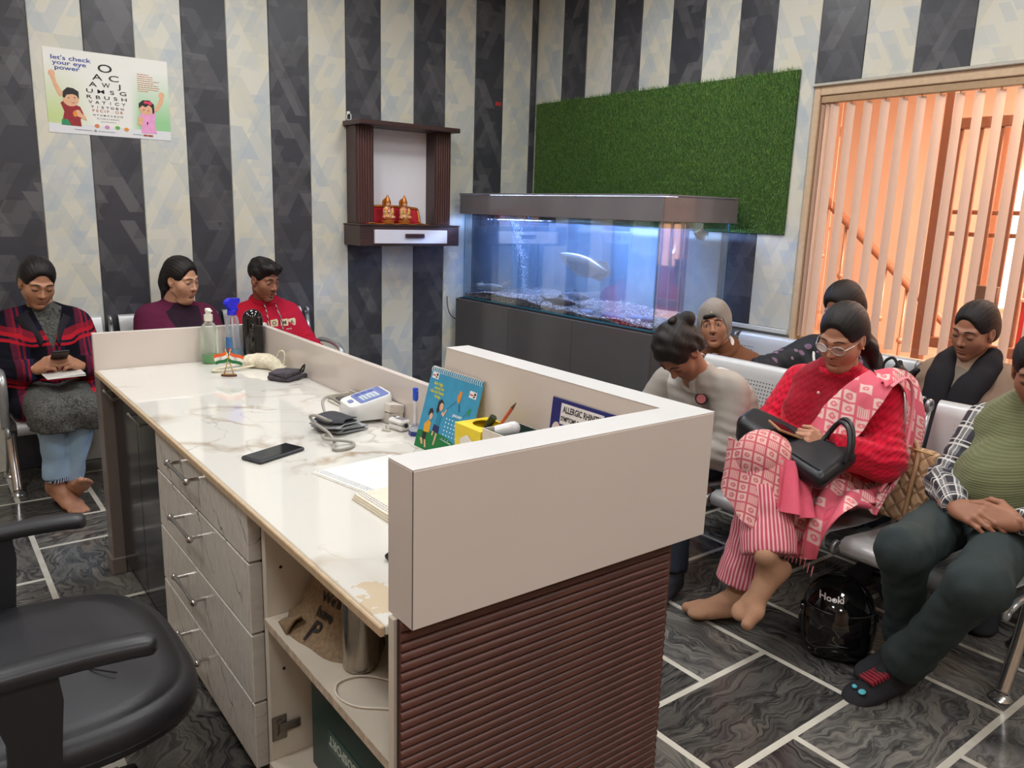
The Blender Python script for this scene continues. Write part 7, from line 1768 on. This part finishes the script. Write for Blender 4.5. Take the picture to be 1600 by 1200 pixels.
for sd, rr_ in (('L', .105), ('R', .108)):
    l = SD(); l.cone(p.hip(sd), p.q['kn'+sd], rr_+.012, rr_-.012, 0); g.fn(l, .07, 'u'); g._b([p.hip(sd), p.q['kn'+sd]], rr_+.02)
g.fn(fnoise(71, .004, 24)); p.put('kurta', g, fpm, .010)
g = p.legs((.09, .082, .082), upto=.86, k=.02, seed=33, pel=False, hem=.088); p.put('striped_trousers', g, strp, .009, fab='leg')
kn = p.q['knR']; anR = p.q['anR']
LL = p.loc
def flap(c0, c1, c2, c3, bulge, thick=.005, nu=16, nv=16, wav=.010, seed=0):
    """hanging cloth patch: top edge c0->c1, bottom edge c3->c2"""
    c0, c1, c2, c3 = [LL(c) for c in (c0, c1, c2, c3)]; nr = unit(np.cross(c1-c0, c3-c0)); bl = LL((0, 0, 0))*0+p.vec(bulge)
    def fn(u, v):
        q_ = (c0*(1-u)+c1*u)*(1-v)+(c3*(1-u)+c2*u)*v
        return q_+bl*math.sin(PI*u)*(.4+.6*v)+nr*wav*math.sin(u*13+seed+v*2)*(v+.15)
    return MB().grid(fn, nu, nv, thick=thick)
p.mb('kurta_front_flap', flap((2.33, 1.72, .72), (2.345, 1.50, .69), (2.245, 1.44, .42), (2.30, 1.71, .545), (-.05, 0, .01), seed=1), fpm, 'front kurta panel hanging over the crossed knee')
p.mb('kurta_side_flap', flap((2.345, 1.52, .70), (2.45, 1.49, .66), (2.40, 1.40, .50), (2.28, 1.47, .54), (-.02, -.03, 0), seed=4, wav=.018), cloth('pink_lining', (222, 96, 118), 260, .3))
# dupatta: over the left shoulder, down the side to the seat, its end hanging over the seat front
dup = block_print('dupatta_print', (220, 100, 118), (236, 212, 202), .056, dens=.62)
def sheet_along(path, wid, nu=40, nv=8, thick=.004, wav=.006, seed=0, twist=None):
    P_s = [LL(c) for c in path]; P_s = [np.array(q_) for q_ in catmull(P_s, 6)]; Wd = [p.vec(w_) for w_ in wid]
    def fn(u, v):
        f_ = u*(len(P_s)-1); i = min(int(f_), len(P_s)-2); c = P_s[i]*(1-f_+i)+P_s[i+1]*(f_-i)
        g_ = u*(len(Wd)-1); j = min(int(g_), len(Wd)-2); w_ = Wd[j]*(1-g_+j)+Wd[j+1]*(g_-j)
        t_ = P_s[i+1]-P_s[i]; nr = unit(np.cross(t_, w_))
        return c+w_*(v-.5)+nr*wav*math.sin(v*16+u*6+seed)
    return MB().grid(fn, nu, nv, thick=thick)
p.mb('dupatta_front', sheet_along([(2.80, 1.43, .945), (2.735, 1.44, .905), (2.695, 1.475, .83), (2.665, 1.50, .765), (2.635, 1.52, .72), (2.61, 1.53, .69)], [(.02, .10, .03), (-.02, .14, .035), (-.03, .15, .06), (-.03, .13, .06), (-.02, .12, .05)], seed=2), dup, 'dupatta band crossing the chest')
p.mb('dupatta_back', sheet_along([(2.79, 1.43, .946), (2.87, 1.405, .955), (2.93, 1.375, .90), (2.915, 1.335, .78), (2.865, 1.315, .67), (2.78, 1.33, .565), (2.66, 1.36, .50)], [(.10, .10, .02), (.10, .06, .03), (.12, .02, .05), (.14, -.01, .04), (.13, -.01, .06), (.11, .03, .06), (.06, .14, .02)], seed=5, wav=.008), dup, 'dupatta side falling over the left arm')
p.mb('dupatta_edge', MB().tube(catmull([LL(c) for c in ((2.76, 1.37, .93), (2.84, 1.36, .955), (2.875, 1.345, .90), (2.85, 1.325, .78), (2.80, 1.315, .66), (2.72, 1.34, .55))]), .008, 6, flat=.6), cloth('pink_border', (232, 142, 152), 260, .3))
p.mb('dupatta_lap', sheet_along([(2.70, 1.42, .545), (2.60, 1.44, .565), (2.50, 1.42, .56), (2.43, 1.42, .50), (2.405, 1.435, .42), (2.40, 1.445, .335)], [(.03, .22, .02), (.04, .23, .03), (.06, .23, .02), (.06, .22, -.02), (.05, .20, -.05), (.04, .17, -.06)], seed=7, wav=.014, nu=48, nv=14), dup, 'loose dupatta end gathered on the seat')
p.mb('dupatta_fold', MB().tube(catmull([LL(c) for c in ((2.63, 1.33, .52), (2.53, 1.34, .545), (2.45, 1.36, .52), (2.415, 1.40, .45), (2.39, 1.44, .36))]), [.018]*10+[.022]*6+[.016]*5, 8, flat=.7), cloth('pink_lining', (222, 96, 118), 260, .3))
for q in range(8):
    a_ = (2.40+.004*q, 1.375+.018*q, .352-.006*abs(q-3.5)); p.mb('dupatta_tassel', MB().tube([LL(a_), LL((a_[0]-.004, a_[1], a_[2]-.018)), LL((a_[0]-.002, a_[1]+.003, a_[2]-.040))], [.002, .0026, .0014], 5), cloth('pink_border', (232, 142, 152), 260, .3))
g = cap(0, .012, -.08); g.ell((0, -.115, -.02), (.034, .036, .034), .03); p.hair(g)
p.hair(SD().cone((-.0, -.135, -.03), (-.03, -.15, -.14), .026, .034, 0).cone((-.03, -.15, -.14), (-.05, -.14, -.22), .034, .016, .03).fn(fnoise(77, .004, 60, (1.6, 1.6, .2))), 'ponytail')
gm_ = M('spectacle_frame', (206, 196, 190), .2, .3); gl_ = clear_mat('spectacle_lens', (246, 246, 246), .06)
for x in (-1, 1):
    ring = [p.hp((x*.034+.0255*math.cos(a)*(1 if abs(math.cos(a)) < .8 else .97), .1035-.009*(x*math.cos(a)*.5+.5)+.0, .004+.0185*math.sin(a))) for a in np.linspace(0, 2*PI, 25)[:-1]]
    fr_ = p.mb('glasses_rim', MB().tube(ring, .0019, 6, True), gm_); MB().add([tuple(np.mean(ring, 0))]+[tuple(r_) for r_ in ring], [(0, 1+q, 1+(q+1) % 24) for q in range(24)]).build('glasses_lens', gl_, fr_, keep=True)
    MB().tube([p.hp((x*.060, .094, .010)), p.hp((x*.076, .05, .010)), p.hp((x*.080, -.005, .008)), p.hp((x*.079, -.02, -.008))], .0017, 5).build('glasses_temple', gm_, fr_, keep=True)
p.mb('glasses_bridge', MB().tube([p.hp((-.009, .105, .008)), p.hp((0, .108, .011)), p.hp((.009, .105, .008))], .0017, 5), gm_)
p.mb('earring', MB().ball(tuple(p.hp((-.083, .0, -.034))), .0045, 8, 6), M('earring_gold', (220, 180, 100), .2, .9))
p.mb('bangle', MB().tube([p.q['wrL']+unit(p.q['wrL']-p.q['elL'])*-.005+.033*(math.cos(a)*p.up+math.sin(a)*unit(np.cross(p.up, p.q['wrL']-p.q['elL']))) for a in np.linspace(0, 2*PI, 21)[:-1]], .0022, 6, True), M('earring_gold', (220, 180, 100), .2, .9))
phone('smartphone', 'smartphone with tan back held by the woman in red', (2.475, 1.575, .752), 0, rot=(math.radians(22), math.radians(-14), math.radians(70)), case=(164, 120, 84))
# ------------------------------------------------------------------ 10 man in the green vest
J = dict(pel=(2.83, 1.02, .52), ch=(2.925, .975, .765), neck=(2.92, .975, .93), head=(2.865, .950, 1.05), look=(196, 24, 4),
    shR=(2.915, 1.100, .84), shL=(2.915, .83, .845), elR=(2.765, 1.135, .635), elL=(2.77, .775, .63), wrR=(2.585, 1.025, .625), wrL=(2.585, .845, .635), knR=(2.36, 1.065, .515), knL=(2.31, .825, .505), anR=(2.56, 1.105, .125), anL=(2.42, 1.055, .105))
p = Person('man in olive knit vest over checked shirt, hands clasped on his lap', (-1, .04), J, (156, 108, 84), grp, w=.90, d=1.05)
p.body(eyes='down', lips=(124, 78, 72), head=dict(jaw=1.08, nose=1.15), hands=[p.hand('R', (-.42, -.86, .06), (-.62, .25, .72), CLASP, 1.0), p.hand('L', (-.30, .95, .04), (-.78, -.15, .60), CLASP, 1.0)],
       feet=[('L', (-.82, .32, -.30), (-.25, 0, .95)), ('R', (-.85, .30, -.25), (-.2, 0, .95))], fkind='sock', sock=cloth('sock_black', (44, 44, 48), 300, .4))
g = p.torso(.018, 0, .045, 1.1, seed=41, folds=.004); p.put('knit_vest', g, rib_knit('olive_knit', (108, 111, 80), 14, 800, .25), .009)
pbw = plaid_bw(); g = SD(); p.sleeves(g, (.070, .060, .037), k=.03); p.put('checked_sleeves', g, pbw, .008, fab='arm'); p.mb('shirt_collar', p.collar(.064, .017, .0, .35), cloth('shirt_collar_grey', (92, 92, 96), 120, .3, .4))
trm = cloth('green_grey_trousers', (50, 60, 60), 420, .35, .16); g = p.legs((.098, .074, .061), upto=.94, seed=43, hem=.066, k=.014); p.put('trousers', g, trm, .009)
anL = p.q['anL']; d_ = unit(p.vec((-.82, .32, -.30)))
fr = frame(anL+d_*.085+p.vec((0, 0, 1))*.002, d_, p.vec((-.25, 0, .95))); M4 = Matrix(fr.tolist())
mb = MB()
for q in range(6): mb.box((-.030, -.032+.012*q, -.012), (.034, -.025+.012*q, .004), .001, M4=M4 @ TR((.004, 0, 0), ry=.25))
stuff(p.mb('sock_motif', mb, M('sock_red', (150, 40, 54), .85), 'red ribbed motif'))
p.mb('sock_spot', MB().ball((0, 0, 0), (.012, .012, .004), 10, 6, M4=M4 @ TR((-.012, .066, -.020))), M('sock_cyan', (90, 190, 206), .8)); p.mb('sock_spot', MB().ball((0, 0, 0), (.009, .008, .004), 10, 6, M4=M4 @ TR((.018, .070, -.020))), M('sock_cyan', (90, 190, 206), .8))
g = cap(0, .010, -.075); p.hair(g)
# ------------------------------------------------------------------ 8 woman in beige cardigan
J = dict(pel=(3.64, 1.49, .50), ch=(3.68, 1.49, .76), neck=(3.68, 1.485, .92), head=(3.625, 1.475, 1.06), look=(170, 20, -6), shR=(3.685, 1.635, .83), shL=(3.685, 1.335, .845), elR=(3.58, 1.70, .61), elL=(3.58, 1.28, .61), wrR=(3.40, 1.57, .56), wrL=(3.40, 1.42, .56), knR=(3.23, 1.58, .47), knL=(3.23, 1.41, .47), anR=(3.24, 1.58, .085), anL=(3.24, 1.41, .085))
p = Person('woman in beige cardigan and black scarf seated before the window blinds', (-1, .05), J, (160, 112, 88), grp)
p.body(eyes='down', lips=(146, 84, 78), brow=.85, head=dict(cheek=1.08, jaw=.95, nose=.95, lip=1.15), hands=[p.hand('R', (-.7, -.4, -.1), (-.2, 0, .95), RELAX, .9), p.hand('L', (-.7, .4, -.1), (-.2, 0, .95), RELAX, .9)], feet=[(s_, (-1, 0, -.06), (0, 0, 1)) for s_ in 'LR'], fkind='sock', sock=cloth('sock_charcoal', (48, 50, 56), 300))
g = p.torso(.022, .02, .02, seed=51); p.sleeves(g, (.072, .062, .046)); p.put('cardigan', g, two_tone('beige_cardigan', (150, 126, 108), (120, 112, 100), v_open(.5, .04, .10, .05)), .010)
sc = cloth('black_scarf', (34, 32, 36), 200, .3)
q = p.q
for x, off in ((-1, 0), (1, .02)):
    S_ = [q['neck']+p.lat*x*.055-p.f*.035+p.up*.03, q['neck']+p.lat*x*.082+p.f*.02+p.up*.01, q['neck']+p.lat*x*.075+p.f*.105-p.up*.075, q['ch']+p.lat*x*.060+p.f*.165+p.up*.02, q['ch']+p.lat*x*.052+p.f*.188-p.up*.12, q['pel']+p.lat*x*.052+p.f*.215+p.up*.03]
    P_s = [np.array(c) for c in catmull(S_, 6)]
    g = SD(); n_ = len(P_s)
    for i in range(n_-1):
        r_ = .024+.032*min(1, i/8); g.cone(P_s[i], P_s[i+1], r_, r_, .012 if i else 0, flat=(p.f, .42 if i > 4 else .8))
    g.fn(fnoise(55+x, .004, 40, (1.6, 1, .2))); p.put('scarf_end', g, sc, .009)
g = p.legs((.09, .068, .055), seed=52); p.put('trousers', g, denim_d, .013)
g = cap(0, .010, -.07); p.hair(g); p.hair(SD().ell((.01, -.128, .06), (.026, .022, .026), 0).fn(fnoise(58, .003, 60)), 'hair_bun'); p.mb('hair_clip', MB().tube([p.hp((.03*math.cos(a), -.118, .06+.03*math.sin(a))) for a in np.linspace(-1.2, 1.2, 9)], .008, 6), M('clip_black', (18, 18, 20), .3))
# ------------------------------------------------------------------ 7 person in black floral jacket
J = dict(pel=(3.64, 2.07, .50), ch=(3.63, 2.10, .76), neck=(3.585, 2.085, .93), head=(3.545, 2.035, 1.095), look=(176, 30, 8), shR=(3.575, 2.225, .845), shL=(3.64, 1.95, .85), elR=(3.42, 2.355, .745), elL=(3.55, 1.89, .62), wrR=(3.27, 2.16, .72), wrL=(3.37, 2.03, .57), knR=(3.23, 2.15, .47), knL=(3.23, 1.98, .47), anR=(3.24, 2.15, .085), anL=(3.24, 1.98, .085))
p = Person('person in black jacket with pink leaf print, half hidden behind the woman in red', (-1, .1), J, (158, 114, 92), grp)
p.body(eyes='down', hands=[p.hand('R', (-.3, -.9, -.1), (-.2, 0, .95), RELAX, .9), p.hand('L', (-.7, .4, -.1), (-.2, 0, .95), RELAX, .9)], feet=[(s_, (-1, 0, -.06), (0, 0, 1)) for s_ in 'LR'], fkind='sock', sock=cloth('sock_charcoal', (48, 50, 56), 300))
lf = leaves('leaf_print', (24, 24, 28), (176, 138, 152)); g = p.torso(.026, .015, .02, seed=61, folds=.005); p.sleeves(g, (.076, .068, .052)); p.put('jacket', g, lf, .010); p.mb('jacket_collar', p.collar(.066, .018, .0, .3), cloth('jacket_black', (26, 26, 30), 200))
g = p.legs((.09, .068, .055), seed=62); p.put('trousers', g, blackc, .013)
g = cap(0, .012, -.08); g.ell((0, -.115, .0), (.035, .035, .035), .03); p.hair(g)
p.mb('bag_strap', MB().tube(catmull([q_ for q_ in (p.q['neck']+p.lat*.075+p.up*.01, p.q['neck']+p.lat*.07+p.f*.09-p.up*.06, p.q['ch']+p.lat*.01+p.f*.155, p.q['ch']-p.lat*.06+p.f*.16-p.up*.12)]), .006, 6, flat=.5), M('strap_white', (226, 224, 220), .5))
# ------------------------------------------------------------------ 9 person in lavender, mostly outside the frame
J = dict(pel=(3.64, .99, .50), ch=(3.67, 1.0, .76), neck=(3.66, .995, .925), head=(3.61, .99, 1.065), look=(182, 15, 0), shR=(3.655, 1.165, .845), shL=(3.67, .85, .845), elR=(3.53, 1.215, .63), elL=(3.57, .79, .61), wrR=(3.39, 1.08, .56), wrL=(3.39, .92, .56), knR=(3.23, 1.08, .47), knL=(3.23, .91, .47), anR=(3.24, 1.08, .085), anL=(3.24, .91, .085))
p = Person('person in fuzzy lavender sweater behind the man in the vest, at the right edge', (-1, 0), J, SK2, grp, w=1.08)
p.body(eyes='down', hands=[p.hand('R', (-.7, -.4, -.1), (-.2, 0, .95), RELAX, .9), p.hand('L', (-.7, .4, -.1), (-.2, 0, .95), RELAX, .9)], feet=[(s_, (-1, 0, -.06), (0, 0, 1)) for s_ in 'LR'], fkind='sock', sock=cloth('sock_charcoal', (48, 50, 56), 300))
g = p.torso(.03, .02, .02, seed=71); p.sleeves(g, (.080, .070, .054)); p.put('sweater', g, cloth('lavender_fleece', (174, 154, 190), 90, .6, .12), .011)
g = p.legs((.09, .068, .055), seed=72); p.put('trousers', g, denim_d, .014); g = cap(0, .010, -.08); p.hair(g)
# ================================================================== BAGS, HELMET
blk = NT('bag_black_leather'); f = blk.noise(blk.coord(), 500, 2); blk.set(color=hexc(30, 30, 34), rough=.38); blk.bump(f, .25, .001); blk = blk.m
t = thing('handbag', 'black leather handbag lying on the lap of the woman in red', 'handbag', (2.46, 1.55, .70))
A_, B_ = Vector((2.465, 1.765, .745)), Vector((2.50, 1.375, .655)); ax = (B_-A_).normalized(); nz = Vector((-.30, 0, 1)); nz = (nz-ax*nz.dot(ax)).normalized(); ny = nz.cross(ax)
s_ = SD(); R_ = np.stack([np.array(ax), np.array(ny), np.array(nz)], 1); c0 = np.array((A_+B_)/2)
def bagbox(P):
    q = (P-c0.astype(F32)) @ R_.astype(F32); u = q[..., 0]/.20
    hw = .088+.030*u; hh = .046-.012*u
    d = np.stack([np.abs(q[..., 0])-.170, np.abs(q[..., 1])-hw+.03, np.abs(q[..., 2])-hh+.03], -1)
    return np.sqrt((np.maximum(d, 0)**2).sum(-1))+np.minimum(d.max(-1), 0)-.030
s_.fn(bagbox, 0, 'u'); s_._b([A_, B_], .10); s_.fn(fnoise(91, .005, 18)); V, F_ = s_.mesh(.008); 
np_mesh('bag_body', [((V-np.array((2.46, 1.55, .70))), F_, 0)], [blk], t)
hl = [(2.56, 1.50, .70), (2.60, 1.475, .775), (2.60, 1.44, .815), (2.585, 1.40, .80), (2.56, 1.375, .745), (2.545, 1.375, .69)]
MB().tube(catmull(hl), .0085, 8).build('handle', blk, t, smooth=True); MB().tube(catmull([(x-.03, y-.005, z-.006) for x, y, z in hl]), .0085, 8).build('handle', blk, t, smooth=True)
zp = [A_+ax*(.04+.33*q/10)+nz*(.048-.010*q/10)-ny*(.055+.03*q/10) for q in range(11)]; MB().tube(zp, .003, 5).build('zip', M('zip_dark', (50, 50, 54), .3, .7), t)
# quilted tan bag on the seat between the two
t = thing('quilted_bag', 'tan quilted leather bag standing on the bench between the red woman and the man', 'handbag', (2.88, 1.325, .425))
n = NT('quilted_tan'); x, y, z = n.sep(n.coord()); 
d1 = n.math('ABSOLUTE', n.math('SUBTRACT', n.math('FRACT', n.math('DIVIDE', n.math('ADD', y, z), .062)), .5)); d2 = n.math('ABSOLUTE', n.math('SUBTRACT', n.math('FRACT', n.math('DIVIDE', n.math('SUBTRACT', y, z), .062)), .5))
h_ = n.math('MINIMUM', n.math('SUBTRACT', .5, d1), n.math('SUBTRACT', .5, d2)); n.set(color=n.mix(n.math('LESS_THAN', h_, .03), hexc(200, 162, 124), hexc(158, 122, 90)), rough=.42); n.bump(n.math('MINIMUM', n.math('MULTIPLY', h_, 4), 1.0), .7, .012); qtm = n.m; tanl = M('tan_leather', (190, 152, 114), .42, vary=.08)
s_ = SD(); c0 = V3(2.895, 1.335, .562)
def tote(P):
    q = P-c0.astype(F32); u = q[..., 2]/.14; hw = .118-.016*u; hx = .052-.022*u
    xx = q[..., 0]-.10*q[..., 2]
    d = np.stack([np.abs(xx)-hx+.02, np.abs(q[..., 1])-hw+.02, np.abs(q[..., 2])-.135+.02], -1)
    return np.sqrt((np.maximum(d, 0)**2).sum(-1))+np.minimum(d.max(-1), 0)-.02
s_.fn(tote, 0, 'u'); s_._b([c0], .17); s_.fn(fnoise(95, .003, 22)); V, F_ = s_.mesh(.008); np_mesh('bag_body', [(V-np.array((2.88, 1.325, .425)), F_, 0)], [qtm], t)
for y in (1.285, 1.395): MB().tube(catmull([(2.815+.0, y, .45), (2.832, y, .56), (2.868, y+.006, .69), (2.90, 1.34, .735), (2.905, 1.33, .735)]), .009, 6, flat=.4).build('strap', tanl, t, smooth=True)
MB().tube([(2.89-.03, 1.235, .695), (2.89-.03, 1.335, .700), (2.89-.03, 1.435, .695)], .004, 6).build('top_zip', M('zip_gold', (180, 150, 96), .3, .8), t)
# dark bag on the rear bench
t = thing('black_cloth_bag', 'crumpled black cloth bag on the rear bench beside the beige woman', 'bag', (3.60, 1.77, .42))
s_ = SD(); s_.ell((3.60, 1.765, .60), (.10, .085, .20), 0).ell((3.56, 1.73, .78), (.08, .07, .08), .04).cone((3.55, 1.70, .82), (3.55, 1.655, .865), .03, .008, .02).cone((3.58, 1.76, .80), (3.60, 1.76, .88), .03, .008, .02).plane((0, 0, .4255), (0, 0, -1), .01).fn(fnoise(97, .006, 30)); V, F_ = s_.mesh(.011)
np_mesh('bag_body', [(V-np.array((3.60, 1.77, .42)), F_, 0)], [cloth('black_nylon', (24, 24, 28), 60, .4, .2, .4)], t); MB().tube(catmull([(3.56, 1.80, .76), (3.57, 1.82, .86), (3.575, 1.78, .895), (3.57, 1.74, .84)]), .007, 6).build('carry_loop', M('loop_black', (22, 22, 24), .7), t)
# motorcycle helmet on the floor
t = thing('motorcycle_helmet', 'glossy black full face motorcycle helmet on the floor under the bench', 'helmet', (2.535, 1.335, 0), math.radians(122)); t.scale = (1, 1, .89)
glb = M('helmet_black', (12, 12, 13), .07, vary=.02, coat=.4); hv = NT('helmet_visor'); hv.set(color=hexc(26, 24, 24), rough=.04, coat=.6); hv = hv.m
s_ = SD(); s_.ell((0, -.01, .165), (.120, .150, .130), 0); s_.ell((0, -.015, .09), (.126, .150, .095), .06); s_.cone((-.055, .085, .055), (.055, .085, .055), .050, .050, .05)
s_.plane((0, 0, .004), (0, 0, -1), .012); V, F_ = s_.mesh(.0065); np_mesh('shell', [(V, F_, 0)], [glb], t)
def vis(u, v):
    a = (-1.15+2.3*u); z = .088+.115*v; r = .1265+.003*math.sin(PI*v)
    return (r*math.sin(a)*.985, -.012+(.158-.020*max(0, (v-.45))**2*3)*math.cos(a)**.9 if math.cos(a) > 0 else -.012, z)
MB().grid(vis, 26, 8, thick=-.003).build('visor', hv, t, smooth=True, keep=True)
rim = [vis(q/26, 1) for q in range(27)]+[vis(1, 1-q/6) for q in range(1, 7)]+[vis(1-q/26, 0) for q in range(1, 27)]+[vis(0, q/6) for q in range(1, 6)]
MB().tube([(p_[0]*1.015, p_[1]*1.015, p_[2]) for p_ in rim], .0028, 5, True).build('visor_rim', M('rim_grey', (52, 52, 54), .25), t, smooth=True, keep=True)
for x in (-1, 1): MB().lathe([(.018, 0), (.018, .006), (.014, .010)], n=16, M4=TR((x*.120, .02, .165), ry=x*PI/2)).build('visor_pivot', glb, t, keep=True, smooth=True, angle=40)
MB().tube([(-.10, .10, .052), (-.06, .128, .050), (0, .139, .050), (.06, .128, .050), (.10, .10, .052)], .006, 6).build('chin_trim', M('rim_grey', (52, 52, 54), .25), t, smooth=True, keep=True)
mb = text_mb(MB(), 'Hooki', .028, Matrix.Identity(4), 'CENTER', 1.15, .0002, .0006); out = []
for p_ in mb.v:
    xx = -p_[0]+.034; zz = .243+p_[1]*.9+p_[0]*.10      # wrap the lettering on the brow of the shell
    k_ = max(.02, 1-(xx/.120)**2-((zz-.165)/.130)**2); out.append((xx, -.01+.150*math.sqrt(k_)+.0022+p_[2], zz))
mb.v = out; mb.f = [tuple(reversed(f_)) for f_ in mb.f]; stuff(mb.build('helmet_lettering', M('helmet_script', (216, 208, 204), .3), t, keep=True))
# ---- soft cloth things on the counter
def put_sd(name, g, h, mat, t, org):
    V, F_ = g.mesh(h); return np_mesh(name, [(V-np.array(org), F_, 0)], [mat], t)
def crease(seed, amp, freq, n_=4):
    R = np.random.default_rng(seed); K = [(unit(R.normal(0, 1, 3)*np.array([1, 1, .5]))*freq*R.uniform(.7, 1.4)).astype(F32) for _ in range(n_)]; ph = R.uniform(0, 6.28, n_)
    return lambda P: -amp*sum(1-np.abs(np.sin(P @ k+q+.8*np.sin(P[..., 0]*31+P[..., 1]*23))) for k, q in zip(K, ph))/n_*2+amp*.7
org = (1.11, 3.19, ZT)
t = thing('cotton_bag', 'crumpled cream cotton cloth bag lying by the low back partition', 'bag', org)
g = SD().ell((1.118, 3.215, ZT+.018), (.056, .046, .032), 0).ell((1.15, 3.17, ZT+.020), (.045, .055, .036), .02).ell((1.165, 3.12, ZT+.016), (.034, .05, .026), .02).ell((1.17, 3.06, ZT+.010), (.028, .045, .018), .02).fn(crease(4, .007, 55)).plane((0, 0, ZT+.0012), (0, 0, -1), .002)
put_sd('bag_body', g, .0042, cream, t, org)
MB().tube([(x-org[0], y-org[1], z) for x, y, z in catmull([(1.09, 3.235, .012), (1.03, 3.225, .010), (.96, 3.19, .008), (.935, 3.165, .007), (.955, 3.15, .007), (1.02, 3.155, .008), (1.10, 3.165, .012)])], .008, 8, flat=.5).build('strap', cream, t, smooth=True, keep=True)
MB().tube([(x-org[0], y-org[1], z) for x, y, z in catmull([(1.17, 3.11, .025), (1.18, 3.10, .07), (1.187, 3.075, .080), (1.19, 3.06, .062), (1.182, 3.055, .03), (1.17, 3.045, .012)])], .0035, 7).build('strap', cream, t, smooth=True, keep=True)
org = (1.155, 2.915, ZT); pch = NT('grey_fleece'); f = pch.noise(pch.coord(), 260, 3); pch.set(color=pch.ramp(f, [(.3, hexc(52, 48, 54)), (.7, hexc(84, 79, 86))]), rough=.9); pch.bump(f, .4, .003); pch = pch.m
t = thing('fabric_pouch', 'dark grey folded fabric pouch with a black loop on the counter', 'pouch', org)
def slab(c, h_, rz, r_=.008):
    c_, s_ = math.cos(rz), math.sin(rz); R_ = np.array([[c_, -s_, 0], [s_, c_, 0], [0, 0, 1]], F32); c = np.array(c, F32); h_ = np.array(h_, F32)
    def f(P):
        q = np.abs((P-c) @ R_)-h_+r_; return np.sqrt((np.maximum(q, 0)**2).sum(-1))+np.minimum(q.max(-1), 0)-r_
    return f
for nm, c_, h_, a_, sd_ in (('lower_fold', (1.140, 2.912, ZT+.010), (.062, .050, .009), .5, 3), ('upper_fold', (1.136, 2.915, ZT+.026), (.058, .046, .009), .56, 6)):
    g = SD().fn(slab(c_, h_, a_), 0, 'u'); g._b([c_], .085); g.fn(fnoise(sd_, .003, 40)); g.fn(crease(sd_, .0022, 50, 3)).plane((0, 0, ZT+.0012), (0, 0, -1), .002); put_sd(nm, g, .0042, pch, t, org)
MB().tube([(x-org[0], y-org[1], z) for x, y, z in ((1.178, 2.88, .034), (1.19, 2.875, .054), (1.192, 2.865, .060), (1.188, 2.86, .049), (1.184, 2.865, .032))], .0035, 6).build('loop', M('loop_black', (22, 22, 24), .7), t, smooth=True, keep=True)
